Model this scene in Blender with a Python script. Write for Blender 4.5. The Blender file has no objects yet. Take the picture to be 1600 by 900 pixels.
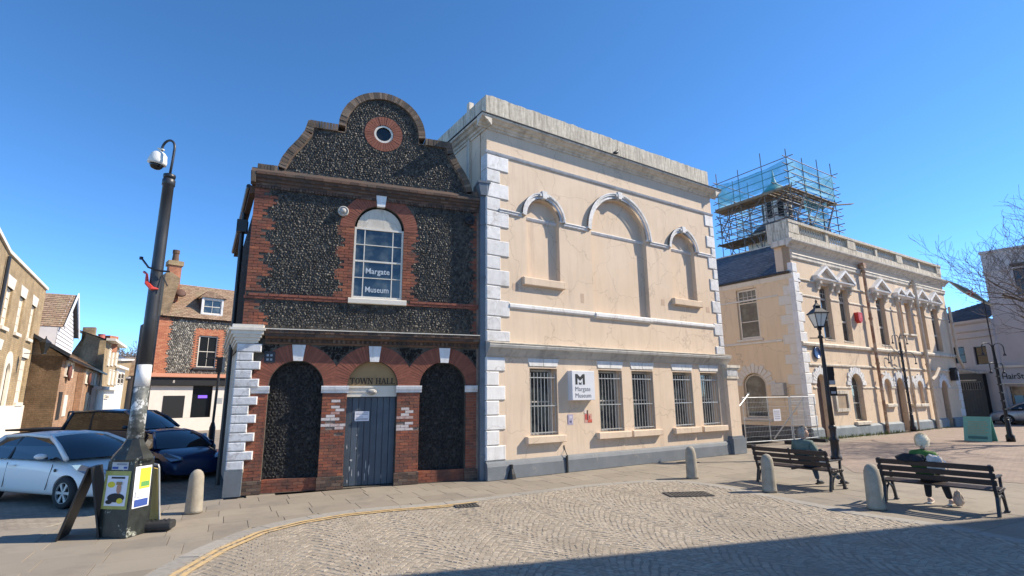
import bpy, bmesh, math, random
import numpy as np
from math import sin, cos, tan, atan, atan2, radians, degrees, pi, sqrt, hypot, floor
from mathutils import Vector, Matrix
from mathutils.geometry import tessellate_polygon
random.seed(7)
rng = random.Random(11)
S = bpy.context.scene
COL = S.collection

# ------------------------------------------------------------------ camera, sky, sun, exposure
FPX, PITCH, ROLL, EYE = 820.0, radians(11.8), radians(-0.6), 2.1
_f = np.array([0, cos(PITCH), sin(PITCH)]); _r = np.array([1.0, 0, 0]); _u = np.cross(_r, _f)
BM = np.array([cos(ROLL)*_r + sin(ROLL)*_u, -sin(ROLL)*_r + cos(ROLL)*_u, _f])
cd = bpy.data.cameras.new('camera'); cam = bpy.data.objects.new('camera', cd); COL.objects.link(cam)
cd.sensor_width = 36; cd.lens = 36*FPX/1600; cd.clip_start = .05; cd.clip_end = 4000
cam.matrix_world = Matrix(((BM[0][0], BM[1][0], -BM[2][0], 0), (BM[0][1], BM[1][1], -BM[2][1], 0),
                           (BM[0][2], BM[1][2], -BM[2][2], EYE), (0, 0, 0, 1)))
S.camera = cam
SUN_EL, SUN_AZ = 40.0, 6.5            # azimuth counted from +X towards +Y
W = bpy.data.worlds.new('World'); S.world = W; W.use_nodes = True
nt = W.node_tree; nt.nodes.clear()
sky = nt.nodes.new('ShaderNodeTexSky'); sky.sky_type = 'NISHITA'; sky.sun_disc = False
sky.sun_elevation = radians(SUN_EL); sky.sun_rotation = radians(90-SUN_AZ)
sky.air_density = 1.0; sky.dust_density = 2.0; sky.ozone_density = 2.0; sky.altitude = 6000
bg = nt.nodes.new('ShaderNodeBackground'); bg.inputs[1].default_value = 0.15
wo = nt.nodes.new('ShaderNodeOutputWorld')
hs = nt.nodes.new('ShaderNodeHueSaturation'); hs.inputs['Saturation'].default_value = 1.2; hs.inputs['Hue'].default_value = .497; hs.inputs['Value'].default_value = 1.0
nt.links.new(sky.outputs[0], hs.inputs['Color']); nt.links.new(hs.outputs[0], bg.inputs[0]); nt.links.new(bg.outputs[0], wo.inputs[0])
sd = bpy.data.lights.new('sun', 'SUN'); sd.energy = 3.4; sd.angle = radians(.5); sd.color = (1, .89, .73)
so = bpy.data.objects.new('sun', sd); COL.objects.link(so)
sv = Vector((cos(radians(SUN_EL))*cos(radians(SUN_AZ)), cos(radians(SUN_EL))*sin(radians(SUN_AZ)), sin(radians(SUN_EL))))
so.rotation_euler = sv.to_track_quat('Z', 'Y').to_euler(); so.location = sv*60
S.view_settings.view_transform = 'Standard'; S.view_settings.look = 'None'
S.view_settings.exposure = 1.2; S.view_settings.gamma = 1
try: S.view_settings.use_curve_mapping = False
except Exception: pass

# ------------------------------------------------------------------ survey helpers (place = where the survey ray meets a real plane)
CAM = np.array([0, 0, EYE])
def ray(x, y): return BM.T @ np.array([(x-800)/FPX, (450-y)/FPX, 1])
def gnd(x, y, z=0.0):
    d = ray(x, y); t = (z-EYE)/d[2]; p = CAM+t*d
    return Vector((p[0], p[1], z))
class Plane:
    def __init__(s, o, ang):
        a = radians(ang); s.o = np.array([o[0], o[1], 0.0]); s.ang = ang
        s.u = np.array([sin(a), cos(a), 0]); s.n = np.array([cos(a), -sin(a), 0])
    def hit(s, x, y, off=0.0):
        d = ray(x, y); t = ((s.o+s.n*off-CAM) @ s.n)/(d @ s.n); q = CAM+t*d-s.o
        return float(q @ s.u), float(q[2])
    def pt(s, a, z=0.0, off=0.0): return Vector(s.o+s.u*a+s.n*off+np.array([0, 0, z]))

# ------------------------------------------------------------------ mesh builder
class G:
    def __init__(s): s.v = []; s.f = []; s.mi = []; s.m = 0
    def face(s, pts):
        b = len(s.v); s.v += [tuple(p) for p in pts]; s.f.append(tuple(range(b, b+len(pts)))); s.mi.append(s.m)
    def add(s, vs, fs):
        b = len(s.v); s.v += [tuple(p) for p in vs]
        for f in fs: s.f.append(tuple(b+i for i in f)); s.mi.append(s.m)
    def box(s, x0, x1, y0, y1, z0, z1):
        s.add([(x0,y0,z0),(x1,y0,z0),(x1,y1,z0),(x0,y1,z0),(x0,y0,z1),(x1,y0,z1),(x1,y1,z1),(x0,y1,z1)],
              [(0,3,2,1),(4,5,6,7),(0,1,5,4),(1,2,6,5),(2,3,7,6),(3,0,4,7)]); return s
    def hexa(s, b4, t4):
        s.add(list(b4)+list(t4), [(0,3,2,1),(4,5,6,7),(0,1,5,4),(1,2,6,5),(2,3,7,6),(3,0,4,7)]); return s
    def bbox(s, x0, x1, y0, y1, z0, z1, c=.01):
        """box with bevelled outer (minus y) edges"""
        s.add([(x0,y1,z0),(x1,y1,z0),(x1,y1,z1),(x0,y1,z1),(x0,y0+c,z0),(x1,y0+c,z0),(x1,y0+c,z1),(x0,y0+c,z1),
               (x0+c,y0,z0+c),(x1-c,y0,z0+c),(x1-c,y0,z1-c),(x0+c,y0,z1-c)],
              [(0,4,7,3),(1,2,6,5),(3,7,6,2),(0,1,5,4),(8,9,10,11),(4,5,9,8),(5,6,10,9),(6,7,11,10),(7,4,8,11)]); return s
    def prism(s, poly, a, b, axis='y'):
        """poly: 2d points; axis y: (x,z) extruded a..b; x: (y,z); z: (x,y)"""
        def P(p, t):
            return (p[0], t, p[1]) if axis == 'y' else ((t, p[0], p[1]) if axis == 'x' else (p[0], p[1], t))
        n = len(poly); vs = [P(p, a) for p in poly]+[P(p, b) for p in poly]
        fs = [tuple(range(n)), tuple(range(2*n-1, n-1, -1))]+[(i, i+n, (i+1) % n+n, (i+1) % n) for i in range(n)]
        ar = sum(poly[i][0]*poly[(i+1) % n][1]-poly[(i+1) % n][0]*poly[i][1] for i in range(n))
        flip = (ar < 0) != (axis == 'y') if axis != 'y' else ar < 0
        if axis == 'y': flip = (ar < 0)
        else: flip = (ar > 0)
        if (b < a): flip = not flip
        if flip: fs = [tuple(reversed(f)) for f in fs]
        s.add(vs, fs); return s
    def bar(s, p, q, w, h=None, up=(0,0,1)):
        p = Vector(p); q = Vector(q); d = (q-p).normalized(); up = Vector(up)
        if abs(d.dot(up)) > .98: up = Vector((1,0,0))
        a = d.cross(up).normalized()*w/2; b = a.cross(d).normalized()*(h or w)/2
        s.add([p-a-b, p+a-b, p+a+b, p-a+b, q-a-b, q+a-b, q+a+b, q-a+b],
              [(0,1,2,3),(4,7,6,5),(0,4,5,1),(1,5,6,2),(2,6,7,3),(3,7,4,0)]); return s
    def tube(s, pts, r, n=8, cap=True):
        pts = [Vector(p) for p in pts]; rs = r if isinstance(r, (list, tuple)) else [r]*len(pts)
        b = len(s.v); prev = None
        for i, p in enumerate(pts):
            d = (pts[min(i+1, len(pts)-1)]-pts[max(i-1, 0)])
            d = d.normalized() if d.length > 1e-9 else Vector((0,0,1))
            if prev is None:
                a = d.orthogonal().normalized()
            else:
                a = (prev-d*prev.dot(d)); a = a.normalized() if a.length > 1e-6 else d.orthogonal().normalized()
            prev = a; c = d.cross(a)
            for k in range(n):
                t = 2*pi*k/n; s.v.append(tuple(p+a*cos(t)*rs[i]+c*sin(t)*rs[i]))
        for i in range(len(pts)-1):
            for k in range(n):
                k2 = (k+1) % n
                s.f.append((b+i*n+k, b+i*n+k2, b+(i+1)*n+k2, b+(i+1)*n+k)); s.mi.append(s.m)
        if cap:
            s.f.append(tuple(b+k for k in range(n-1, -1, -1))); s.mi.append(s.m)
            s.f.append(tuple(b+(len(pts)-1)*n+k for k in range(n))); s.mi.append(s.m)
        return s
    def lathe(s, prof, n=16, c=(0,0,0), sy=1.0, rot=0.0, caps=True):
        b = len(s.v)
        for r, z in prof:
            for k in range(n):
                t = 2*pi*(k+rot)/n; s.v.append((c[0]+r*cos(t), c[1]+r*sin(t)*sy, c[2]+z))
        for i in range(len(prof)-1):
            for k in range(n):
                k2 = (k+1) % n; s.f.append((b+i*n+k, b+i*n+k2, b+(i+1)*n+k2, b+(i+1)*n+k)); s.mi.append(s.m)
        if caps:
            s.f.append(tuple(b+k for k in range(n-1, -1, -1))); s.mi.append(s.m)
            s.f.append(tuple(b+(len(prof)-1)*n+k for k in range(n))); s.mi.append(s.m)
        return s
    def wall(s, outline, holes, y, t, hd=None):
        """front sheet at y (facing -y) with holes; outer rim goes back to y+t, hole reveals go back hd"""
        loops = [[Vector((p[0], p[1], 0)) for p in outline]]+[[Vector((p[0], p[1], 0)) for p in h] for h in holes]
        flat = [p for l in loops for p in l]
        for tri in tessellate_polygon(loops):
            P = [flat[i] for i in tri]
            if (P[1]-P[0]).cross(P[2]-P[0]).z < 0: P = P[::-1]
            s.face([(p.x, y, p.y) for p in P])
        def rim(l, d, inward):
            ar = sum(l[i][0]*l[(i+1) % len(l)][1]-l[(i+1) % len(l)][0]*l[i][1] for i in range(len(l)))
            L = l if ar > 0 else l[::-1]
            for i in range(len(L)):
                a, b2 = L[i], L[(i+1) % len(L)]
                q = [(a[0], y, a[1]), (a[0], y+d, a[1]), (b2[0], y+d, b2[1]), (b2[0], y, b2[1])]
                s.face(q[::-1] if inward else q)
        rim(outline, t, False)
        for i, h in enumerate(holes): rim(h, hd[i] if isinstance(hd, (list, tuple)) else (hd or t), True)
        return s
    def sheet(s, loop, y):
        for tri in tessellate_polygon([[Vector((p[0], p[1], 0)) for p in loop]]):
            P = [loop[i] for i in tri]
            ar = (P[1][0]-P[0][0])*(P[2][1]-P[0][1])-(P[2][0]-P[0][0])*(P[1][1]-P[0][1])
            if ar < 0: P = P[::-1]
            s.face([(p[0], y, p[1]) for p in P])
        return s
    def mesh(s, name, mats, smooth=False):
        me = bpy.data.meshes.new(name); me.from_pydata(s.v, [], s.f)
        mats = mats if isinstance(mats, (list, tuple)) else [mats]
        for m in mats: me.materials.append(m)
        if len(mats) > 1: me.polygons.foreach_set('material_index', s.mi)
        if smooth: me.polygons.foreach_set('use_smooth', [True]*len(s.f))
        make_uv(me); me.update(); return me
    def build(s, name, mats, parent=None, smooth=False, **kw):
        return link(name, s.mesh(name, mats, smooth), parent, **kw)
def make_uv(me):
    uv = me.uv_layers.new(name='UVMap'); n = len(me.loops)
    if not n: return
    co = np.empty(len(me.vertices)*3, 'f'); me.vertices.foreach_get('co', co); co = co.reshape(-1, 3)
    vi = np.empty(n, 'i'); me.loops.foreach_get('vertex_index', vi)
    nr = np.empty(len(me.polygons)*3, 'f'); me.polygons.foreach_get('normal', nr); nr = nr.reshape(-1, 3)
    lt = np.empty(len(me.polygons), 'i'); me.polygons.foreach_get('loop_total', lt)
    N = np.repeat(nr, lt, 0); P = co[vi]
    h = np.hypot(N[:, 0], N[:, 1])+1e-6; tx, ty = -N[:, 1]/h, N[:, 0]/h
    flat = abs(N[:, 2]) > .85
    hs = np.sqrt(np.maximum(1-N[:, 2]**2, .05))
    U = np.where(flat, P[:, 0], P[:, 0]*tx+P[:, 1]*ty); V = np.where(flat, P[:, 1], P[:, 2]/hs)
    uv.data.foreach_set('uv', np.stack([U, V], 1).astype('f').ravel())
def link(name, me, parent=None, label=None, kind=None, cat=None, group=None, loc=None, rz=None):
    o = bpy.data.objects.new(name, me); COL.objects.link(o)
    if parent is not None: o.parent = parent
    if label: o['label'] = label
    if kind: o['kind'] = kind
    if cat: o['category'] = cat
    if group: o['group'] = group
    if loc is not None: o.location = loc
    if rz is not None: o.rotation_euler = (0, 0, rz)
    return o
def thing(name, label, cat, loc=(0,0,0), rz=0.0, group=None):
    return link(name, None, None, label, None, cat, group, loc, rz)
def facade_thing(name, label, cat, plane, group=None):
    """local x runs along the facade, -y points out of the wall, z up"""
    return thing(name, label, cat, plane.pt(0), radians(90-plane.ang), group)
def copy_tree(o, loc=None, rz=None, label=None):
    def cp(s, par):
        c = s.copy(); COL.objects.link(c); c.parent = par
        for k in s.children: cp(k, c)
        return c
    c = cp(o, None)
    if loc is not None: c.location = loc
    if rz is not None: c.rotation_euler = (0, 0, rz)
    if label: c['label'] = label
    return c
def arch(x0, x1, z0, zs, n=18, rise=None):
    r = (x1-x0)/2; c = (x0+x1)/2; rise = rise or r
    return [(x0, z0), (x1, z0)]+[(c+r*cos(pi*i/n), zs+rise*sin(pi*i/n)) for i in range(n+1)]
def inpoly(x, y, P):
    c = False; j = len(P)-1
    for i in range(len(P)):
        xi, yi = P[i]; xj, yj = P[j]
        if (yi > y) != (yj > y) and x < (xj-xi)*(y-yi)/(yj-yi)+xi: c = not c
        j = i
    return c

# ------------------------------------------------------------------ materials
def _n(nt, t, **kw):
    n = nt.nodes.new(t)
    for k, v in kw.items():
        if k.startswith('i_'):
            key = k[2:].replace('_', ' '); n.inputs[key].default_value = v
        else: setattr(n, k, v)
    return n
def c4(c): return (c[0], c[1], c[2], 1)
def new_mat(name):
    m = bpy.data.materials.new(name); m.use_nodes = True; nt = m.node_tree
    return m, nt, nt.nodes['Principled BSDF'], nt.links
def _rand(nt, L):
    g = _n(nt, 'ShaderNodeNewGeometry'); o = _n(nt, 'ShaderNodeObjectInfo')
    a = _n(nt, 'ShaderNodeMath', operation='ADD'); f = _n(nt, 'ShaderNodeMath', operation='FRACT')
    L.new(g.outputs['Random Per Island'], a.inputs[0]); L.new(o.outputs['Random'], a.inputs[1]); L.new(a.outputs[0], f.inputs[0])
    return f.outputs[0]
def _mix(nt, L, fac, a, b, mode='MIX'):
    m = _n(nt, 'ShaderNodeMix', data_type='RGBA', blend_type=mode)
    for s, v in ((m.inputs[0], fac), (m.inputs[6], a), (m.inputs[7], b)):
        if hasattr(v, 'is_linked'): L.new(v, s)
        else: s.default_value = v if not isinstance(v, tuple) else c4(v)
    return m.outputs[2]
def _noise(nt, L, scale, detail=5, vec=None, rough=.6):
    n = _n(nt, 'ShaderNodeTexNoise', i_Scale=scale, i_Detail=detail, i_Roughness=rough)
    if vec is not None: L.new(vec, n.inputs['Vector'])
    return n.outputs['Fac']
def _ramp(nt, L, fac, stops):
    r = _n(nt, 'ShaderNodeValToRGB'); e = r.color_ramp.elements
    while len(e) < len(stops): e.new(.5)
    for i, (p, c) in enumerate(stops):
        e[i].position = p; e[i].color = c4(c) if len(c) == 3 else c
    L.new(fac, r.inputs[0]); return r.outputs[0]
def mat(name, c1, c2=None, scale=2.0, rough=.8, bump=0.0, bscale=60.0, rnd=0.0, metal=0.0, ramp=None,
        stain=None, sscale=.6, samt=(.5,.7), streak=False, spec=.5, coat=0.0, wear=None):
    """two-tone noise colour; rnd: per-piece variation; ramp: per-piece colour stops; stain: a third colour in patches"""
    m, nt, b, L = new_mat(name)
    tc = _n(nt, 'ShaderNodeTexCoord'); vec = tc.outputs['Object']
    base = _mix(nt, L, _ramp(nt, L, _noise(nt, L, scale, 6, vec), [(.32, (0,0,0)), (.68, (1,1,1))]), tuple(c1), tuple(c2 or c1))
    if ramp:
        base = _mix(nt, L, .35, _ramp(nt, L, _rand(nt, L), ramp), base)
    if rnd:
        r = _rand(nt, L); mr = _n(nt, 'ShaderNodeMapRange'); L.new(r, mr.inputs[0])
        mr.inputs[3].default_value = 1-rnd; mr.inputs[4].default_value = 1+rnd
        base = _mix(nt, L, 1.0, base, mr.outputs[0], 'MULTIPLY')
    if stain:
        v = vec
        if streak:
            mp = _n(nt, 'ShaderNodeMapping'); mp.inputs['Scale'].default_value = (3, 3, .35); L.new(vec, mp.inputs[0]); v = mp.outputs[0]
        s = _noise(nt, L, sscale, 8, v, .7)
        f = _ramp(nt, L, s, [(samt[0], (0,0,0)), (samt[1], (1,1,1))])
        base = _mix(nt, L, f, base, tuple(stain))
    if wear:      # fine rain streaks, blotches and hairline cracks of their own shape
        mp2 = _n(nt, 'ShaderNodeMapping'); mp2.inputs['Scale'].default_value = (4.5, 4.5, .5); L.new(vec, mp2.inputs[0])
        f2 = _ramp(nt, L, _noise(nt, L, 1.0, 9, mp2.outputs[0], .72), [(.47, (0,0,0)), (.80, (wear,wear,wear))])
        base = _mix(nt, L, f2, base, (.25,.21,.17))
        f3 = _ramp(nt, L, _noise(nt, L, 2.6, 9, vec, .75), [(.55, (0,0,0)), (.78, (wear*.8,wear*.8,wear*.8))])
        base = _mix(nt, L, f3, base, (.74,.66,.56))
        wp = _n(nt, 'ShaderNodeVectorMath', operation='ADD'); nz = _n(nt, 'ShaderNodeTexNoise', i_Scale=1.6, i_Detail=4); L.new(vec, nz.inputs['Vector']); L.new(vec, wp.inputs[0]); L.new(nz.outputs['Color'], wp.inputs[1])
        vo = _n(nt, 'ShaderNodeTexVoronoi', feature='DISTANCE_TO_EDGE', i_Scale=.55); L.new(wp.outputs[0], vo.inputs['Vector'])
        f4 = _ramp(nt, L, vo.outputs['Distance'], [(.0, (.38,.38,.38)), (.010, (0,0,0))])
        base = _mix(nt, L, f4, base, (.22,.17,.13))
    L.new(base, b.inputs['Base Color'])
    b.inputs['Roughness'].default_value = rough; b.inputs['Metallic'].default_value = metal
    b.inputs['Specular IOR Level'].default_value = spec; b.inputs['Coat Weight'].default_value = coat
    if bump:
        bp = _n(nt, 'ShaderNodeBump'); bp.inputs['Strength'].default_value = bump; bp.inputs['Distance'].default_value = .01
        L.new(_noise(nt, L, bscale, 6, vec), bp.inputs['Height']); L.new(bp.outputs[0], b.inputs['Normal'])
    return m
def brick_mat(name, c1, c2, mortar, bw=.225, bh=.075, mw=.01, rough=.85, vary=.35, bump=.5, stain=None, samt=(.5,.75), off=.5):
    m, nt, b, L = new_mat(name)
    tc = _n(nt, 'ShaderNodeTexCoord'); bt = _n(nt, 'ShaderNodeTexBrick')
    bt.offset = off; L.new(tc.outputs['UV'], bt.inputs['Vector'])
    bt.inputs['Color1'].default_value = c4(c1); bt.inputs['Color2'].default_value = c4(c2); bt.inputs['Mortar'].default_value = c4(mortar)
    bt.inputs['Scale'].default_value = 1; bt.inputs['Brick Width'].default_value = bw; bt.inputs['Row Height'].default_value = bh
    bt.inputs['Mortar Size'].default_value = mw; bt.inputs['Mortar Smooth'].default_value = .2
    n = _noise(nt, L, 1.3, 8, tc.outputs['Object'], .75)
    base = _mix(nt, L, vary, bt.outputs['Color'], _ramp(nt, L, n, [(.3, (.25,.25,.25)), (.7, (1.6,1.6,1.6))]), 'MULTIPLY')
    n2 = _noise(nt, L, 14, 4, tc.outputs['Object'], .7)
    base = _mix(nt, L, .45, base, _ramp(nt, L, n2, [(.3, (.55,.5,.5)), (.7, (1.35,1.3,1.25))]), 'MULTIPLY')
    if stain:
        s = _noise(nt, L, .8, 8, tc.outputs['Object'], .7)
        base = _mix(nt, L, _ramp(nt, L, s, [(samt[0], (0,0,0)), (samt[1], (1,1,1))]), base, tuple(stain))
    L.new(base, b.inputs['Base Color']); b.inputs['Roughness'].default_value = rough
    bp = _n(nt, 'ShaderNodeBump'); bp.inputs['Strength'].default_value = bump; bp.inputs['Distance'].default_value = .012
    h = _n(nt, 'ShaderNodeMath', operation='SUBTRACT'); L.new(n2, h.inputs[0]); L.new(bt.outputs['Fac'], h.inputs[1])
    L.new(h.outputs[0], bp.inputs['Height']); L.new(bp.outputs[0], b.inputs['Normal'])
    return m
def flat(name, c, rough=.5, metal=0.0, emit=None, spec=.5):
    m, nt, b, L = new_mat(name); b.inputs['Base Color'].default_value = c4(c)
    b.inputs['Roughness'].default_value = rough; b.inputs['Metallic'].default_value = metal
    b.inputs['Specular IOR Level'].default_value = spec
    if emit: b.inputs['Emission Color'].default_value = c4(c); b.inputs['Emission Strength'].default_value = emit
    return m
def glass_mat(name, c=(.02,.03,.04), rough=.04, spec=.8, wav=.0):
    m, nt, b, L = new_mat(name); b.inputs['Base Color'].default_value = c4(c); b.inputs['Roughness'].default_value = rough
    b.inputs['Specular IOR Level'].default_value = spec
    tc = _n(nt, 'ShaderNodeTexCoord'); bp = _n(nt, 'ShaderNodeBump'); bp.inputs['Strength'].default_value = .22+wav; bp.inputs['Distance'].default_value = .01
    if c[0] > .015:
        L.new(_mix(nt, L, _ramp(nt, L, _noise(nt, L, 1.7, 3, tc.outputs['Object']), [(.45,(0,0,0)),(.6,(1,1,1))]), tuple(c), (c[0]*4.5,c[1]*3.6,c[2]*2.6)), b.inputs['Base Color'])
    L.new(_noise(nt, L, 2.2, 2, tc.outputs['Object']), bp.inputs['Height']); L.new(bp.outputs[0], b.inputs['Normal'])
    return m

RED = [(0,(.19,.058,.034)),(.25,(.29,.082,.04)),(.5,(.12,.045,.032)),(.7,(.23,.075,.043)),(.88,(.36,.12,.055)),(1,(.15,.085,.06))]
M = dict(
 render=mat('render_peach', (.61,.475,.345), (.67,.53,.40), .8, .85, .35, 55, wear=.26, stain=(.47,.35,.27), sscale=.9, samt=(.56,.8), streak=True),
 render_c=mat('render_peach_hall', (.62,.48,.34), (.69,.545,.395), .7, .85, .35, 50, wear=.24, stain=(.45,.34,.27), sscale=.8, samt=(.55,.8), streak=True),
 render_o=mat('render_ochre', (.74,.56,.36), (.80,.62,.41), .7, .85, .25, 50, wear=.2, stain=(.48,.34,.24), sscale=.8, samt=(.6,.85), streak=True),
 white=mat('white_paint', (.66,.65,.64), (.76,.75,.73), 4, .6, .45, 40, rnd=.06, stain=(.38,.35,.31), sscale=1.8, samt=(.54,.82), streak=True, wear=.35),
 whitegrey=mat('white_stone', (.54,.54,.55), (.68,.68,.68), 7, .65, .6, 30, rnd=.09, stain=(.33,.32,.30), sscale=2.4, samt=(.52,.78), wear=.35),
 cream=mat('cream_paint', (.66,.60,.50), (.72,.67,.58), 3, .6, .15, 40, stain=(.42,.36,.28), sscale=1.5, samt=(.58,.85), streak=True),
 trim=mat('trim_paint_old', (.55,.49,.40), (.66,.60,.50), 3, .7, .3, 50, stain=(.24,.21,.17), sscale=1.4, samt=(.48,.76), streak=True, wear=.4),
 parapet=mat('lichened_parapet', (.50,.44,.34), (.66,.60,.49), 9, .95, .9, 25, stain=(.15,.13,.10), sscale=3.2, samt=(.46,.72), streak=True, wear=.8),
 grey_cornice=mat('grey_weathered_cornice', (.36,.35,.33), (.48,.46,.42), 2, .8, .4, 40, stain=(.2,.19,.17), sscale=1.5, samt=(.5,.75), streak=True),
 bluebase=mat('blue_grey_plinth', (.125,.14,.155), (.165,.18,.195), 2, .6, .6, 30, stain=(.30,.28,.25), sscale=2.2, samt=(.6,.72)),
 greybase=mat('grey_plinth', (.15,.18,.20), (.22,.25,.27), 2, .7, .5, 30, stain=(.10,.11,.10), sscale=1.5, samt=(.55,.75), streak=True),
 darkbase=mat('dark_plinth', (.045,.05,.055), (.08,.085,.09), 2, .7, .5, 30),
 bluedoor=mat('blue_grey_door', (.05,.066,.088), (.068,.088,.112), 3, .5, .3, 40, rnd=.15, stain=(.45,.45,.44), sscale=2.2, samt=(.70,.73)),
 bluepipe=mat('blue_grey_pipe', (.10,.12,.145), (.135,.155,.18), 3, .45, .2, 30, stain=(.3,.25,.15), sscale=1.5, samt=(.68,.75)),
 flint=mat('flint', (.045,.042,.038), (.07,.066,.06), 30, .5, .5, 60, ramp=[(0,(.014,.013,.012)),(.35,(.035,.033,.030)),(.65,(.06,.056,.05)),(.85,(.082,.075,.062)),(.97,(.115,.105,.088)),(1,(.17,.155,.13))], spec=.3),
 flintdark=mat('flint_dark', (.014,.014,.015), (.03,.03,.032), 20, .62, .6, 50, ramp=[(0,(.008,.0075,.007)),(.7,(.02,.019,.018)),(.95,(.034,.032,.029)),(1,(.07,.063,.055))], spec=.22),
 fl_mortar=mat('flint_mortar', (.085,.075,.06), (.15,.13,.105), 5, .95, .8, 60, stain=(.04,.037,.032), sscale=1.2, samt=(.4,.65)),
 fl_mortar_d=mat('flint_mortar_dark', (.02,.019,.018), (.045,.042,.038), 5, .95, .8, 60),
 redbrick=mat('red_brick', (.24,.075,.042), (.32,.105,.058), 9, .85, .5, 60, ramp=RED, stain=(.07,.045,.035), sscale=1.8, samt=(.45,.72)),
 redbrick_w=mat('whitewashed_brick', (.55,.52,.50), (.36,.16,.11), 14, .85, .5, 60, ramp=[(0,(.62,.58,.56)),(.6,(.56,.52,.5)),(.8,(.35,.13,.09)),(1,(.6,.58,.56))]),
 darkbrick=mat('dark_old_brick', (.08,.05,.038), (.12,.072,.052), 9, .9, .5, 60, ramp=[(0,(.05,.037,.03)),(.4,(.10,.06,.042)),(.7,(.17,.09,.055)),(1,(.19,.14,.10))], stain=(.05,.045,.04), sscale=1.6, samt=(.5,.7)),
 rubbed=mat('rubbed_red_brick', (.21,.068,.043), (.26,.088,.052), 9, .8, .3, 60, rnd=.14),
 br_mortar=mat('brick_mortar', (.20,.15,.12), (.28,.22,.18), 8, .95, .5, 80, stain=(.06,.045,.04), sscale=1.4, samt=(.48,.7)),
 coping=mat('old_coping_brick', (.13,.095,.07), (.20,.145,.105), 8, .95, .6, 50, ramp=[(0,(.055,.045,.036)),(.4,(.12,.085,.06)),(.75,(.20,.13,.09)),(1,(.28,.22,.16))], stain=(.06,.055,.045), sscale=2, samt=(.5,.75)),
 stonebd=mat('bollard_stone', (.27,.235,.18), (.38,.335,.265), 6, .9, .8, 45, stain=(.24,.23,.19), sscale=2.2, samt=(.5,.72)),
 glass=glass_mat('window_glass'), glassd=glass_mat('dark_glass', (.012,.014,.016), .08, .5),
 carglass=glass_mat('car_glass', (.01,.012,.016), .02, .9),
 blackmetal=mat('black_metal', (.012,.013,.015), (.022,.023,.026), 6, .4, .2, 40),
 navymetal=mat('navy_metal', (.010,.010,.013), (.018,.018,.024), 4, .5, .15, 30),
 polegrey=mat('dark_pole', (.02,.022,.026), (.035,.037,.042), 3, .42, .12, 30),
 galv=mat('galvanised_steel', (.42,.43,.43), (.55,.56,.55), 8, .45, .1, 40, metal=.6),
 rust=mat('rusty_pipe', (.22,.085,.05), (.42,.28,.17), 3, .7, .4, 40, stain=(.55,.42,.30), sscale=1.6, samt=(.5,.6)),
 creampipe=mat('cream_pipe', (.52,.42,.31), (.6,.5,.38), 3, .6, .3, 40, stain=(.2,.11,.07), sscale=2, samt=(.55,.7)),
 slate=mat('slate', (.055,.06,.07), (.09,.095,.11), 5, .5, .3, 40, rnd=.3),
 slatebed=mat('slate_bed', (.03,.032,.038), (.05,.05,.06), 5, .7),
 claytile=mat('clay_tile', (.24,.155,.10), (.33,.22,.145), 4, .9, .4, 40, ramp=[(0,(.20,.13,.085)),(.5,(.31,.21,.14)),(1,(.38,.27,.19))], stain=(.30,.24,.15), sscale=1.2, samt=(.5,.7)),
 benchwood=mat('bench_wood', (.030,.018,.014), (.05,.03,.023), 9, .55, .3, 60, rnd=.15),
 plywood=mat('scaffold_board', (.20,.155,.11), (.33,.26,.18), 4, .85, .2, 40, rnd=.3),
 scaftube=mat('scaffold_tube', (.13,.115,.11), (.22,.19,.175), 5, .7, .1, 40, metal=.1, stain=(.3,.11,.07), sscale=1, samt=(.6,.63)),
 netting=None,
 black=flat('black_paint', (.012,.012,.013), .5), ink=flat('ink', (.01,.015,.02), .6), red=flat('red_paint', (.5,.03,.025), .5),
 lampwhite=flat('frosted_glass', (.62,.66,.66), .25), chrome=flat('chrome', (.7,.7,.72), .12, 1.0),
 rubber=mat('rubber', (.016,.016,.017), (.028,.028,.028), 8, .8, .3, 60),
 signwhite=mat('sign_white', (.60,.61,.64), (.66,.67,.70), 3, .45), teal=mat('teal_board', (.10,.33,.29), (.13,.38,.34), 4, .5),
 paper=flat('paper', (.72,.72,.76), .7), yellow=mat('yellow_board', (.72,.45,.07), (.80,.55,.12), 5, .6),
 grass=mat('weeds', (.10,.13,.03), (.17,.19,.05), 8, .8, rnd=.4),
 bark=mat('bark', (.085,.07,.06), (.13,.105,.09), 8, .9, .5, 40),
)
# netting: open weave, translucent blue sheet
def net_mat():
    m, nt, b, L = new_mat('debris_netting')
    b.inputs['Base Color'].default_value = (.05, .33, .42, 1); b.inputs['Roughness'].default_value = .7
    tr = _n(nt, 'ShaderNodeBsdfTransparent'); mx = _n(nt, 'ShaderNodeMixShader')
    tc = _n(nt, 'ShaderNodeTexCoord')
    f = _ramp(nt, L, _noise(nt, L, 1.1, 4, tc.outputs['Object']), [(.35, (.62,.62,.62)), (.7, (.28,.28,.28))])
    out = nt.nodes['Material Output']
    L.new(f, mx.inputs[0]); L.new(b.outputs[0], mx.inputs[1]); L.new(tr.outputs[0], mx.inputs[2]); L.new(mx.outputs[0], out.inputs[0])
    return m
M['netting'] = net_mat()

# ================================================================== GROUND
TH = Plane(gnd(377,774), 69.3)      # town hall front
MU = Plane(gnd(758,751), 56.45)     # museum front
CF = Plane(gnd(1270,688), 57)       # far hall front
CS = Plane(gnd(1270,688), 145.4)    # far hall flank

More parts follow.
